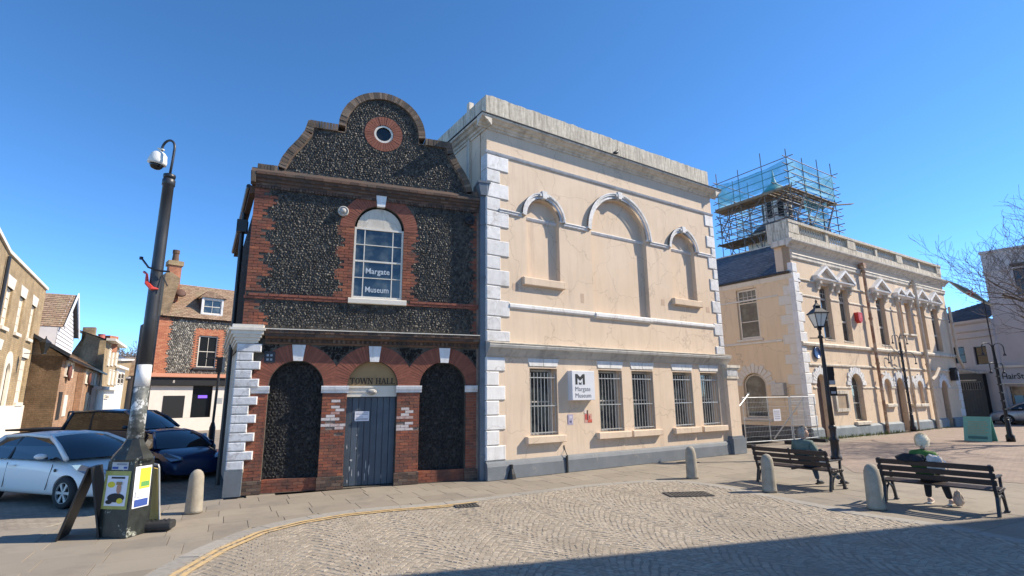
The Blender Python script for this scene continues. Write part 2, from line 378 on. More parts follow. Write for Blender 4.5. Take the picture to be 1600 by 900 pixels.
SLABR = [(0,(.19,.16,.125)),(.35,(.25,.215,.165)),(.7,(.285,.245,.19)),(1,(.22,.185,.145))]
M['slab'] = mat('pavement_slab', (.235,.20,.155), (.29,.25,.20), 1.2, .85, .35, 70, ramp=SLABR, stain=(.17,.15,.125), sscale=1.1, samt=(.5,.75))
M['bed'] = mat('slab_joint', (.15,.13,.10), (.19,.165,.13), 6, .95, .4, 80)
SETTR = [(0,(.22,.18,.135)),(.35,(.32,.265,.20)),(.6,(.37,.31,.235)),(.8,(.28,.245,.20)),(1,(.43,.37,.29))]
M['sett'] = mat('granite_sett', (.31,.26,.20), (.37,.315,.245), 18, .75, .7, 70, ramp=SETTR, stain=(.24,.20,.15), sscale=.35, samt=(.5,.65))
M['settbed'] = mat('sett_joint', (.21,.18,.14), (.27,.235,.185), 9, .95, .5, 80)
M['kerb'] = mat('kerb_granite', (.25,.23,.20), (.32,.295,.255), 12, .8, .5, 70, rnd=.12)
M['yellow_line'] = mat('worn_yellow_line', (.50,.34,.15), (.55,.39,.19), 6, .8, .3, 60, stain=(.30,.25,.19), sscale=9, samt=(.5,.62))
M['paver'] = brick_mat('red_pavers', (.26,.20,.16), (.33,.255,.205), (.18,.155,.13), .2, .1, .008, .85, .35, .3, stain=(.22,.18,.15), samt=(.5,.75))
M['roadset'] = brick_mat('road_blocks', (.25,.215,.17), (.32,.28,.225), (.16,.135,.11), .22, .11, .01, .85, .3, .3, stain=(.18,.155,.125), samt=(.5,.7))
M['far'] = mat('far_ground', (.17,.16,.14), (.22,.205,.18), .4, .9, .2, 20)

def flat_sheet(name, pts, z, m, kind='structure'):
    g = G(); P = [Vector((p[0], p[1], 0)) for p in pts]
    for t in tessellate_polygon([P]):
        q = [P[i] for i in t]
        if (q[1]-q[0]).cross(q[2]-q[0]).z < 0: q = q[::-1]
        g.face([(p.x, p.y, z) for p in q])
    return g.build(name, m, kind=kind)
flat_sheet('ground', [(-900,-300),(900,-300),(900,1500),(-900,1500)], -.36, M['far'])

kerb_px = [(150,950),(225,899),(300,860),(375,830),(450,812),(530,799),(600,792),(680,786),(737,780),(820,769),(912,757.5),(1000,751),(1060,750),(1120,757),(1194,771),(1270,786),(1350,802),(1475,819),(1600,843),(1700,862)]
KL = [gnd(*p) for p in kerb_px]              # outer edge of the kerb round the setts
KP = [(p.x, p.y) for p in KL]
# behind-camera closure of the sett area
SETT_POLY = KP + [(9.5, 5.0), (9.5, 1.0), (-3.2, 1.0), (-3.6, 4.5)]
flat_sheet('sett_bed', [(p[0], p[1]) for p in SETT_POLY], -.0035, M['settbed'])

# paved area outline
street_edge = [gnd(-220,872), gnd(0,840), gnd(120,808), gnd(235,790), gnd(349,778)]
corner_left = TH.pt(-.35, 0)
PAVE = [(p.x, p.y) for p in street_edge] + [tuple(TH.pt(0,0)[:2]), tuple(TH.pt(5.8,0,-.3)[:2]), tuple(MU.pt(.2,0,-.3)[:2]), tuple(MU.pt(11,0,-.3)[:2]),
        (9.6, 23.3), (13.6, 26.2), (24, 33), (33, 38), (36, 30), (22, 8), (12, 3), (9.5, 1.0)] + [(-3.2, 1.0), (-9, 1.0), (-11, 5)]
pb_ = flat_sheet('pavement_bed', PAVE, -.045, M['bed'])
g = G()
for a, b in zip(street_edge[:-1], street_edge[1:]): g.face([(a.x,a.y,-.02),(b.x,b.y,-.02),(b.x,b.y,-.5),(a.x,a.y,-.5)])
g.build('street_kerb', M['kerb'], kind='structure')
def street_z(y): return -.30+.30*max(0, min(1, (y-15.5)/5.5))
g = G(); ysr = [4,5,6,7,8,9,10,11,12,13,14,15,15.5]+[15.5+.5*k for k in range(1,12)]+[22,26,32,40,60,90]
V = []
for y in ysr:
    for k in range(9): V.append((-70+(-5.2+70)*(k/8)**.35, y, street_z(y)-.002))
g.add(V, [(i*9+k,i*9+k+1,(i+1)*9+k+1,(i+1)*9+k) for i in range(len(ysr)-1) for k in range(8)])
street = g.build('street', M['roadset'], kind='structure')

RED_P = [gnd(1335,738), gnd(1300,717), gnd(1262,706), gnd(1292,694)]
RED_POLY = [(p.x, p.y) for p in RED_P] + [(24.0, 31.6), (34,40), (60,45), (60,6), (22,4), (15.5, 9.5), (11.6,13.5)]
flat_sheet('plaza', RED_POLY, -.004, M['paver'])

def clip(poly, a, n):
    """keep the side where (p-a).n >= 0"""
    out = []
    for i in range(len(poly)):
        p, q = poly[i], poly[(i+1) % len(poly)]
        dp = (p[0]-a[0])*n[0]+(p[1]-a[1])*n[1]; dq = (q[0]-a[0])*n[0]+(q[1]-a[1])*n[1]
        if dp >= 0: out.append(p)
        if (dp < 0) != (dq < 0):
            t = dp/(dp-dq); out.append((p[0]+(q[0]-p[0])*t, p[1]+(q[1]-p[1])*t))
    return out
def outward(a, b):
    """normal of a kerb segment pointing away from the setts"""
    d = Vector((b[0]-a[0], b[1]-a[1])).normalized(); return (-d.y, d.x)
def clip_kerb(poly):
    cx = sum(p[0] for p in poly)/len(poly); cy = sum(p[1] for p in poly)/len(poly)
    ds = []
    for i in range(len(KP)-1):
        a, b = KP[i], KP[i+1]; d = (b[0]-a[0], b[1]-a[1]); L2 = d[0]**2+d[1]**2
        t = max(0, min(1, ((cx-a[0])*d[0]+(cy-a[1])*d[1])/L2))
        ds.append((hypot(cx-a[0]-t*d[0], cy-a[1]-t*d[1]), i))
    m, i = min(ds)
    if m < .75:
        poly = clip(poly, KP[i], outward(KP[i], KP[i+1]))
    return poly
def inset(poly, e):
    cx = sum(p[0] for p in poly)/len(poly); cy = sum(p[1] for p in poly)/len(poly); out = []
    for p in poly:
        d = hypot(p[0]-cx, p[1]-cy)+1e-6; out.append((p[0]+(cx-p[0])*e/d, p[1]+(cy-p[1])*e/d))
    return out
slabs = []
ang = radians(90-62); ux, uy = cos(ang), sin(ang); vx, vy = -sin(ang), cos(ang)
for r in range(-20, 75):
    h = .62; off = (r*.37) % .9; rr = random.Random(r)
    x = -22+off
    while x < 34:
        w = rr.choice([.6, .75, .9]); y = r*h
        loc = [(x,y),(x+w,y),(x+w,y+h),(x,y+h)]; x += w
        P = [(a*ux+b*vx, a*uy+b*vy) for a, b in loc]
        cx = sum(p[0] for p in P)/4; cy = sum(p[1] for p in P)/4
        if cy < 4.2 or cy > 29 or abs(cx)/max(cy,.1) > 1.35: continue
        if not inpoly(cx, cy, PAVE): continue
        if inpoly(cx, cy, RED_POLY) and all(inpoly(p[0], p[1], RED_POLY) for p in P): continue
        if all(inpoly(p[0], p[1], SETT_POLY) for p in P): continue
        P = clip_kerb(P)
        if len(P) < 3: continue
        ar = abs(sum(P[i][0]*P[(i+1)%len(P)][1]-P[(i+1)%len(P)][0]*P[i][1] for i in range(len(P))))/2
        if ar < .02: continue
        slabs.append((hypot(cx, cy), P))
slabs.sort(key=lambda s: s[0])
pave_root = link('pavement', None, kind='structure')
def slab_geo(g, P, z):
    Q = inset(P, .004); R = inset(P, .009); n = len(Q)
    ar = sum(Q[i][0]*Q[(i+1)%n][1]-Q[(i+1)%n][0]*Q[i][1] for i in range(n))
    if ar < 0: Q, R = Q[::-1], R[::-1]
    tl = [rng.uniform(-.0015,.0015) for _ in range(n)]
    g.add([(p[0],p[1],-.04) for p in Q]+[(p[0],p[1],z-.005) for p in Q]+[(p[0],p[1],z+tl[i]) for i, p in enumerate(R)],
          [(i,(i+1)%n,n+(i+1)%n,n+i) for i in range(n)]+[(n+i,n+(i+1)%n,2*n+(i+1)%n,2*n+i) for i in range(n)]+[tuple(range(2*n,3*n))])
rest = G()
for k, (d, P) in enumerate(slabs):
    z = -.010+rng.uniform(-.0015,.0015)
    if k < 300:
        g = G(); slab_geo(g, P, z); g.build('slab', M['slab'], pave_root)
    else: slab_geo(rest, P, z)
rest.build('slab_field', M['slab'], pave_root, kind='stuff')

# kerb stones
kroot = link('kerb', None, kind='structure')
def resample(pts, step):
    out = [Vector(pts[0][:2])]; acc = 0
    for i in range(len(pts)-1):
        a = Vector(pts[i][:2]); b = Vector(pts[i+1][:2]); L = (b-a).length; t = step-acc
        while t <= L: out.append(a+(b-a)*t/L); t += step
        acc = (L-(t-step)) if t > L else 0
    return out
K = resample(KL, .15)
def off_pt(K, i, o):
    a = K[max(i-2,0)]; b = K[min(i+2,len(K)-1)]; d = (b-a).normalized(); return K[i]+Vector((d.y,-d.x))*o
i = 0; ks = [off_pt(K, j, 0) for j in range(len(K))]; kin = [off_pt(K, j, .27) for j in range(len(K))]
while i+6 < len(K):
    g = G(); a0, a1, b0, b1 = ks[i], ks[i+6], kin[i], kin[i+6]
    e = (a1-a0).normalized()*.005
    m1, m2 = ks[i+3], kin[i+3]
    lo = [a0+e, m1, a1-e, b1-e, m2, b0+e]
    lo = lo[::-1]
    if sum(lo[q].x*lo[(q+1)%6].y-lo[(q+1)%6].x*lo[q].y for q in range(6)) < 0: lo = lo[::-1]
    z = .004+rng.uniform(-.003,.003)
    g.add([(p.x,p.y,-.04) for p in lo]+[(p.x,p.y,z) for p in lo], [(q,(q+1)%6,6+(q+1)%6,6+q) for q in range(6)]+[tuple(range(6,12))])
    g.build('kerb_stone', M['kerb'], kroot); i += 6

# setts in segmental arcs
proto = []
def sett_geo(g, cx, cy, z, a, wx, wy, lowz=-.035):
    c, s = cos(a), sin(a); V = []
    for (k, zz) in ((1.0, lowz), (.98, z-.005), (.80, z)):
        for sx, sy in ((-1,-1),(1,-1),(1,1),(-1,1)):
            x = sx*wx/2*k+rng.uniform(-.003,.003); y = sy*wy/2*k+rng.uniform(-.003,.003)
            V.append((cx+x*c-y*s, cy+x*s+y*c, zz+(rng.uniform(-.0025,.0025) if zz == z else 0)))
    g.add(V, [(i,(i+1)%4,4+(i+1)%4,4+i) for i in range(4)]+[(4+i,4+(i+1)%4,8+(i+1)%4,8+i) for i in range(4)]+[(8,9,10,11)])
protos = []
for k in range(5):
    g = G(); sett_geo(g, 0, 0, .0, 0, .086+.004*(k-2)*.5, .083); protos.append(g.mesh('sett', M['sett']))
KPin = [(p.x, p.y) for p in [off_pt(K, j, .25) for j in range(0, len(K), 2)]]
SIN = KPin + [(9.5, 5.0), (9.5, 1.0), (-3.2, 1.0), (-3.2, 4.5)]
xs = [p[0] for p in KP]; ys = [p[1] for p in KP]
setts = []
ga = radians(24); gc, gs = cos(ga), sin(ga); WC = 1.32; pitch = .088
for col in range(-9, 14):
    n = int(WC/pitch); 
    for row in range(20, 195):
        for q in range(n):
            lx = (q+.25+.5*(row % 2))/n*WC-WC/2+(rng.uniform(-.008,.008))
            sag = .34*(1-(2*lx/WC)**2)
            px = col*WC+lx; py = row*pitch+sag+rng.uniform(-.008,.008)
            sl = atan2(-.34*8*lx/WC**2, 1)
            wx = px*gc-py*gs; wy = px*gs+py*gc
            if wy < 5.8 or wy > 15.5: continue
            if abs(wx) > wy*1.12+.3: continue
            setts.append((wx, wy, ga+sl))
setts = [s for s in setts if inpoly(s[0], s[1], SIN)]
setts.sort(key=lambda s: hypot(s[0], s[1]))
sroot = link('cobbled_road', None, kind='structure')
vis = [s for s in setts if s[1] > 6.55]
near = set(id(s) for s in vis[:300]); sg = G()
for s in setts:
    if id(s) in near:
        o = link('sett', protos[rng.randrange(5)], sroot); o.location = (s[0], s[1], rng.uniform(-.003,.005)); o.rotation_euler = (rng.uniform(-.02,.02), rng.uniform(-.02,.02), s[2]+rng.uniform(-.08,.08))
    else: sett_geo(sg, s[0], s[1], rng.uniform(-.003,.005), s[2]+rng.uniform(-.08,.08), .087+rng.uniform(-.010,.003), .084+rng.uniform(-.009,.003))
sg.build('sett_field', M['sett'], sroot, kind='stuff')

# double yellow line, worn, on the setts beside the kerb
def strip(name, K, i0, i1, o0, o1, z, m):
    g = G()
    for i in range(i0, i1):
        a, b, c, d = off_pt(K,i,o0), off_pt(K,i+1,o0), off_pt(K,i+1,o1), off_pt(K,i,o1)
        g.face([(p.x,p.y,z) for p in (a,d,c,b)])
    return g.build(name, m, kind='structure')
iend = min(range(len(K)), key=lambda i: (K[i]-Vector(gnd(735,780)[:2])).length)
strip('yellow_line', K, 0, iend, .33, .41, .012, M['yellow_line'])
strip('yellow_line', K, 0, iend-1, .455, .535, .012, M['yellow_line'])
# dark gully by the yellow line end and the big grating in the setts
def grate(x, y, L, Wd, rz, label, nb):
    r = thing('drain_grating', label, 'drain', (x, y, .010), rz)
    g = G(); t = .03
    for a in ((-L/2,L/2,-Wd/2,-Wd/2+t),(-L/2,L/2,Wd/2-t,Wd/2),(-L/2,-L/2+t,-Wd/2+t,Wd/2-t),(L/2-t,L/2,-Wd/2+t,Wd/2-t)): g.box(a[0],a[1],a[2],a[3],-.03,.012)
    g.build('frame', M['gully'], r)
    for k in range(nb):
        x0 = -L/2+t+(L-2*t)*(k+.2)/nb; q = G(); q.box(x0, x0+(L-2*t)/nb*.6, -Wd/2+t, Wd/2-t, -.028, .009); q.build('bar', M['gully'], r)
    q = G(); q.box(-L/2+t,L/2-t,-Wd/2+t,Wd/2-t,-.03,-.012); q.build('pit', M['black'], r)
M['gully'] = mat('cast_iron', (.055,.05,.045), (.09,.08,.07), 8, .7, .4, 60)
p = gnd(729,791); grate(p.x, p.y, .46, .30, radians(18), 'small dark iron gully grating at the end of the double yellow line', 6)
p = gnd(1075,773); grate(p.x, p.y, .95, .52, radians(5), 'large iron drain grating set among the cobbles before the pale building', 11)
# inspection cover in pavement near museum
# ================================================================== wall pieces
def bricks(g, x0, x1, z0, z1, y, bw=.225, bh=.075, j=.009, proud=.012, test=None, rot=None, depth=.02):
    r = 0; z = z0
    while z < z1-.02:
        ze = min(z+bh-j, z1); x = x0-(0 if r % 2 == 0 else bw/2)
        while x < x1-.01:
            a = max(x, x0); b = min(x+bw-j, x1)
            if b-a > .025 and (test is None or test((a+b)/2, (z+ze)/2)):
                d = y-proud+rng.uniform(-.004,.004)
                g.add([(a,y+depth,z),(b,y+depth,z),(b,y+depth,ze),(a,y+depth,ze),(a,d,z),(b,d,z),(b,d,ze),(a,d,ze)],
                      [(4,5,6,7),(0,1,5,4),(1,2,6,5),(2,3,7,6),(3,0,4,7)])
            x += bw
        z += bh; r += 1
def flints(g, x0, x1, z0, z1, y, test, step=.075, size=.044, out=.03):
    nz = int((z1-z0)/(step*.86))
    for r in range(nz):
        z = z0+(r+.5)*step*.86; x = x0+(r % 2)*step/2
        while x < x1:
            cx = x+rng.uniform(-.018,.018); cz = z+rng.uniform(-.015,.015); x += step
            if not test(cx, cz): continue
            s = size*rng.uniform(.75,1.25); a0 = rng.uniform(0,6.28); k = rng.uniform(.7,1.15); o = out*rng.uniform(.6,1.3)
            V = []
            for i in range(6):
                t = a0+i*pi/3; rr = s*rng.uniform(.85,1.12); V.append((cx+rr*cos(t)*k, y, cz+rr*sin(t)/k))
            tx, tz = rng.uniform(-.5,.5), rng.uniform(-.5,.5)
            for i in range(3):
                t = a0+.5+i*2*pi/3; rr = s*rng.uniform(.4,.66)
                px, pz = rr*cos(t)*k, rr*sin(t)/k
                V.append((cx+px, y-o+(px*tx+pz*tz), cz+pz))
            g.add(V, [(6,8,7),(0,6,1),(1,6,7),(1,7,2),(2,7,3),(3,7,8),(3,8,4),(4,8,5),(5,8,6),(5,6,0)])
def ring_bricks(g, cx, cz, r0, r1, a0, a1, y, n, proud=.015, gap=.008, skip=None, depth=.05):
    for i in range(n):
        t0 = a0+(a1-a0)*i/n; t1 = a0+(a1-a0)*(i+1)/n; tm = (t0+t1)/2
        if skip and skip(cx+(r0+r1)/2*cos(tm), cz+(r0+r1)/2*sin(tm)): continue
        e0 = gap/2/r0; e1 = gap/2/r1; d = y-proud+rng.uniform(-.003,.003)
        P = [(cx+r0*cos(t0+e0), cz+r0*sin(t0+e0)), (cx+r1*cos(t0+e1), cz+r1*sin(t0+e1)), (cx+r1*cos(t1-e1), cz+r1*sin(t1-e1)), (cx+r0*cos(t1-e0), cz+r0*sin(t1-e0))]
        g.add([(p[0],y+depth,p[1]) for p in P]+[(p[0],d,p[1]) for p in P], [(7,6,5,4),(4,5,1,0),(5,6,2,1),(6,7,3,2),(7,4,0,3)])
def fix_normals(o):
    bm = bmesh.new(); bm.from_mesh(o.data); bmesh.ops.recalc_face_normals(bm, faces=bm.faces); bm.to_mesh(o.data); bm.free(); return o
def moulding(g, x0, x1, prof, y=0.0):
    """prof: list of (out, z) from bottom to top, run along x (ends closed)"""
    P = [(y, prof[0][1])]+[(y-o, z) for o, z in prof]+[(y, prof[-1][1])]
    g.prism(P, x0, x1, 'x'); return g
def text_mesh(txt, size, name, m, parent, x, y, z, sx=1.0, extr=.004, bold=0.0, rot=(pi/2,0,0), align='LEFT', shear=0.0):
    cu = bpy.data.curves.new(name, 'FONT'); cu.body = txt; cu.size = size; cu.extrude = extr; cu.offset = bold; cu.shear = shear
    cu.align_x = align; cu.resolution_u = 2
    t = bpy.data.objects.new(name, cu); COL.objects.link(t)
    dg = bpy.context.evaluated_depsgraph_get(); me = bpy.data.meshes.new_from_object(t.evaluated_get(dg))
    bpy.data.objects.remove(t); bpy.data.curves.remove(cu)
    me.materials.clear(); me.materials.append(m); make_uv(me)
    o = link(name, me, parent); o.location = (x, y, z); o.rotation_euler = rot; o.scale = (sx, 1, 1); return o
def sash(parent, x0, x1, z0, z1, y, cols=2, rows=2, m=None, gm=None, arched=0.0, fw=.05, name='window', barw=.022, label=None, meeting=True, sub=True):
    """sash window standing in an opening; y = face of frame"""
    m = m or M['cream']; gm = gm or M['glass']
    g = G(); zt = z1
    if arched:
        out = arch(x0, x1, z0, z1); inn = arch(x0+fw, x1-fw, z0+fw, z1)
    else:
        out = [(x0,z0),(x1,z0),(x1,z1),(x0,z1)]; inn = [(x0+fw,z0+fw),(x1-fw,z0+fw),(x1-fw,z1-fw),(x0+fw,z1-fw)]
    g.wall(out, [inn], y, .08, .05); 
    f = g.build(name, m, parent, label=label)
    q = G(); q.sheet(inn, y+.035); q.build('pane', gm, f)
    b = G(); H = z1+(arched and (x1-x0)/2*.97 or 0)
    def bar_(*q):
        b = G(); b.box(*q); b.build('glazing_bar', m, f)
    for i in range(1, cols):
        xx = x0+(x1-x0)*i/cols; top = (z1+sqrt(max(0,((x1-x0)/2)**2-(xx-(x0+x1)/2)**2))) if arched else z1-fw
        bar_(xx-barw/2, xx+barw/2, y+.012, y+.04, z0+fw, top)
    for i in range(1, rows):
        zz = z0+(z1-z0)*i/rows; w = barw*2 if (meeting and i*2 == rows) else barw
        bar_(x0+fw, x1-fw, y+.010, y+.039, zz-w/2, zz+w/2)
    if arched and rows > 1: bar_(x0+fw, x1-fw, y+.010, y+.039, z1-barw/2, z1+barw/2)
    return f
# ================================================================== OLD TOWN HALL (flint and brick)
th = facade_thing('town_hall', 'black flint and red brick old hall with shaped gable and three ground floor arches', 'building', TH)
CX = 2.77
def gable(o):
    """outline of the gable, o = inset from the outer coping line"""
    L = [(-.30+0, 8.0), (.17, 8.0), (.24, 8.25), (.38, 8.52), (.60, 8.84), (.74, 9.10), (.82, 9.43), (1.60, 9.43)]
    Ln = L if o == 0 else [(-.30, 7.9), (.34, 7.9), (.44, 8.2), (.56, 8.42), (.78, 8.74), (.93, 9.02), (1.0, 9.24), (1.60+o, 9.24)]
    r = 1.19-o; zc = 9.43
    A = [(CX+r*cos(t), zc+r*sin(t)) for t in [pi*(1-i/22) for i in range(23)]]
    if o: A[0] = (A[0][0], 9.24); A[-1] = (A[-1][0], 9.24)
    return Ln[:-1]+A+[(2*CX-p[0], p[1]) for p in Ln[:-1][::-1]]
G0, G1 = gable(0), gable(.19)
outline = [(-.30, 0), (5.56, 0), (5.56, 7.9)]+[p for p in G1[::-1][1:-1]]+[(-.30, 7.9)]
A1 = arch(.37, 1.60, 0, 2.42); A2 = arch(2.17, 3.41, 0.0, 2.43); A3 = arch(3.98, 5.23, 0, 2.42); AW = arch(2.15, 3.44, 4.65, 6.58)
OC = (2.79, 9.38)
oc = [(OC[0]+.26*cos(2*pi*i/24), OC[1]+.26*sin(2*pi*i/24)) for i in range(24)]
eps = .003
A1b = [(.37,eps),(1.60,eps)]+A1[2:]; A2b = [(2.17,eps),(3.41,eps)]+A2[2:]; A3b = [(3.98,eps),(5.23,eps)]+A3[2:]
g = G(); g.wall(outline, [A1b, A2b, A3b, AW, oc], 0, .38, [.2,.26,.2,.16,.16]); g.build('wall', M['fl_mortar'], th)
g = G()   # flank turns 9.8 degrees off square
fd = (-sin(radians(9.8)), cos(radians(9.8)))
g.prism([(-.299,.37),(5.55,.37),(5.55,9),(-.299+fd[0]*8.5,9)], 0, 7.0, 'z')
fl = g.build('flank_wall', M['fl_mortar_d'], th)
g = G(); g.prism([(-.28,.39),(5.53,.39),(4.0,8.9),(-1.2,8.9)], 7.0, 7.9, 'z'); g.build('roof', M['slatebed'], th)
# brick dressings
RW, RI = 1.02, .645
def in_win(x, z): return (2.13 < x < 3.46 and 4.6 < z < 6.6) or hypot(x-2.795, z-6.58) < .66
def brickzone(x, z):
    k = int(z/.3) % 2
    if z > 3.8 and x < (.17 if k else .02): return True
    if z > 3.8 and x > (5.40 if k else 5.48): return True
    if 4.65 < z < 6.6 and (1.78 if k else 1.90) < x < (3.80 if k else 3.68): return True
    if hypot(x-2.795, z-6.58) < RW and z >= 6.58: return True
    return False
g = G()
bricks(g, -.31, .4, 3.82, 6.60, 0, test=lambda x, z: brickzone(x, z) and not (4.50 < z < 4.68)); bricks(g, 5.2, 5.55, 3.82, 6.60, 0, test=brickzone)
bricks(g, 1.70, 2.148, 4.68, 6.59, 0, test=lambda x, z: x > (1.79 if int(z/.3) % 2 else 1.90)-.05); bricks(g, 3.442, 3.90, 4.68, 6.59, 0, test=lambda x, z: x < (3.83 if int(z/.3) % 2 else 3.72))
bricks(g, -.31, 5.55, 6.60, 7.42, 0, test=lambda x, z: (x < (.17 if int(z/.3) % 2 else .02) or x > (5.40 if int(z/.3) % 2 else 5.48)))
g.build('brick_dressing', M['redbrick'], th, kind='stuff')
g = G(); ring_bricks(g, 2.795, 6.58, .655, 1.02, 0, pi, 0, 40); g.build('brick_arch', M['rubbed'], th, kind='stuff')
for (c, z, a, b) in ((.985, 2.42, -9, 1.885), (2.79, 2.43, 1.885, 3.695), (4.605, 2.42, 3.695, 5.53)):
    g = G(); ring_bricks(g, c, z, .625, 1.02, 0, pi, 0, 38, proud=.02, skip=lambda x, y, a=a, b=b: not (a < x < b)); g.build('brick_arch', M['rubbed'], th, kind='stuff')
# piers with their mortar core in front of the flint
def pier(x0, x1, z0, z1, wz=None):
    g = G(); g.box(x0+.004, x1-.004, -.012, .1, z0, z1); g.build('pier_core', M['br_mortar'], th)
    g = G(); w = G()
    def t1(x, z): return not (wz and wz(x, z))
    bricks(g, x0, x1, z0+.004, z1, -.012, bw=.215, bh=.072, test=t1, proud=.014, depth=.02); g.build('brickwork', M['redbrick'], th, kind='stuff')
    if wz:
        bricks(w, x0, x1, z0+.004, z1, -.012, bw=.215, bh=.072, test=wz, proud=.014); w.build('whitewashed_brickwork', M['redbrick_w'], th, kind='stuff')
pier(0.0, .37, .3, 2.26)
pier(1.60, 2.17, .3, 2.26, lambda x, z: 1.22 < z < 2.12 and abs(x-1.93+(z-1.9)*-.12) < .10+.20*(2.12-z) and rng.random() < .66)
pier(3.41, 3.98, .3, 2.26, lambda x, z: 1.32 < z < 2.0 and abs(x-3.68) < .05+.33*(2.0-z) and rng.random() < .62)
pier(5.23, 5.54, .3, 2.26)
for a, b in ((-.02,.39), (1.575,2.195), (3.385,4.0), (5.21,5.545)):
    g = G(); g.box(a+.01, b-.01, -.045, .1, 0, .29); g.build('pier_base', M['br_mortar'], th)
    g = G(); bricks(g, a, b, .004, .3, -.045, bh=.073); g.build('base_brickwork', M['darkbrick'], th, kind='stuff')
for a, b in ((.39,1.575), (4.0,5.21)):
    g = G(); g.box(a+.002, b-.002, .06, .22, 0, .29); bricks(g, a, b, .004, .3, .06, bh=.073); g.build('low_brick_plinth', M['redbrick'], th, kind='stuff')
for a, b in ((-.02,.40), (1.56,2.21), (3.37,4.03), (5.20,5.55)):
    g = G(); moulding(g, a, b, [(.05,2.26),(.055,2.30),(.075,2.34),(.085,2.41),(.08,2.43)]); g.build('impost', M['white'], th)
for c, z0, z1, wt, wb in ((.985,3.03,3.42,.31,.21), (2.80,3.03,3.425,.31,.22), (4.625,3.03,3.42,.30,.21), (2.80,7.21,7.62,.30,.21)):
    g = G(); g.prism([(c-wb/2,z0),(c+wb/2,z0),(c+wt/2,z1),(c-wt/2,z1)], -.07, .05); g.build('keystone', M['white'], th)
# blind arches
for ap, x0, x1 in ((A1b,.37,1.60), (A3b,3.98,5.23)):
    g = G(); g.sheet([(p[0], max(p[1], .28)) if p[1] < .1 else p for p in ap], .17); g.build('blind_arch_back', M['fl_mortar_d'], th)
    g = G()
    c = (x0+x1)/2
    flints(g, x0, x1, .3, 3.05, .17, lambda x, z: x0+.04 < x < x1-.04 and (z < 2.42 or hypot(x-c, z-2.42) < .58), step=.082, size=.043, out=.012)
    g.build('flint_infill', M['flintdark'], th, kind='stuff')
# flint fields
K3 = [(.985,2.42), (2.79,2.43), (4.605,2.42)]
def sp(x, z): return -.28 < x < 5.5 and 2.45 < z < 3.40 and all(hypot(x-c, z-q) > 1.06 for c, q in K3) and x > .2
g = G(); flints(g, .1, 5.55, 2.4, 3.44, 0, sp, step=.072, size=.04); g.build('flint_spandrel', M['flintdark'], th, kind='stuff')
def fu(x, z):
    if not (-.26 < x < 5.5): return False
    if 4.48 < z < 4.70 or z < 3.86: return False
    if in_win(x, z) or brickzone(x+.03, z) or brickzone(x-.03, z): return False
    if z < 7.38: return hypot(x-2.795, z-6.58) > RW+.04 or z < 6.58
    return False
g = G(); flints(g, -.3, 5.55, 3.84, 7.62, 0, fu, step=.070, size=.040, out=.020); g.build('flint_facing', M['flint'], th, kind='stuff')
g = G(); flints(g, .2, 5.4, 7.92, 10.5, 0, lambda x, z: inpoly(x, z, G1) and z > 7.95 and hypot(x-OC[0], z-OC[1]) > .55 and inpoly(x-.03, z+.03, G1) and inpoly(x+.03, z+.03, G1), step=.070, size=.040, out=.020); g.build('gable_flint', M['flint'], th, kind='stuff')
# flank flints and brick quoins, seen edge-on
g = G()
for z in np.arange(3.9, 7.0, .08):
    for k in range(60):
        t = k*.09+.1; px = -.30+fd[0]*t; py = .37+fd[1]*t
        if t < .45: continue
        s = .04*rng.uniform(.8,1.2); g.add([(px, py-s, z-s), (px, py+s, z-s), (px+fd[0]*0, py+s, z+s), (px, py-s, z+s), (px-.03, py, z)], [(0,4,1),(1,4,2),(2,4,3),(3,4,0)])
fix_normals(g.build('flank_flint', M['flintdark'], th, kind='stuff'))
g = G()
for k in range(50):
    z = 3.85+k*.075
    if z > 7.5: break
    g.box(-.312, -.29, .0, .24 if int(z/.3) % 2 else .40, z, z+.066)
g.build('flank_quoin_brick', M['redbrick'], th, kind='stuff')
# coping of the gable: bricks on edge along the outline
def path_len(P):
    d = [0]
    for i in range(len(P)-1): d.append(d[-1]+hypot(P[i+1][0]-P[i][0], P[i+1][1]-P[i][1]))
    return d
def samp(P, D, s):
    s = max(0, min(D[-1], s)); i = max(j for j in range(len(D)) if D[j] <= s+1e-9); i = min(i, len(P)-2)
    t = (s-D[i])/(D[i+1]-D[i]+1e-9); return (P[i][0]+(P[i+1][0]-P[i][0])*t, P[i][1]+(P[i+1][1]-P[i][1])*t)
Dg = path_len(G0); g = G(); n = int(Dg[-1]/.078)
for i in range(n):
    a = samp(G0, Dg, Dg[-1]*i/n+.003); b = samp(G0, Dg, Dg[-1]*(i+1)/n-.003)
    dx, dz = b[0]-a[0], b[1]-a[1]; L = hypot(dx, dz)+1e-6; nx, nz = dz/L, -dx/L
    d = -.07+rng.uniform(-.006,.006); w = .20
    P = [a, b, (b[0]+nx*w*.97, b[1]+nz*w), (a[0]+nx*w*.97, a[1]+nz*w)]
    g.add([(p[0], .44, p[1]) for p in P]+[(p[0], d, p[1]) for p in P], [(4,5,6,7),(0,1,5,4),(1,2,6,5),(2,3,7,6),(3,0,4,7),(3,2,1,0)])
fix_normals(g.build('gable_coping', M['coping'], th, kind='stuff'))
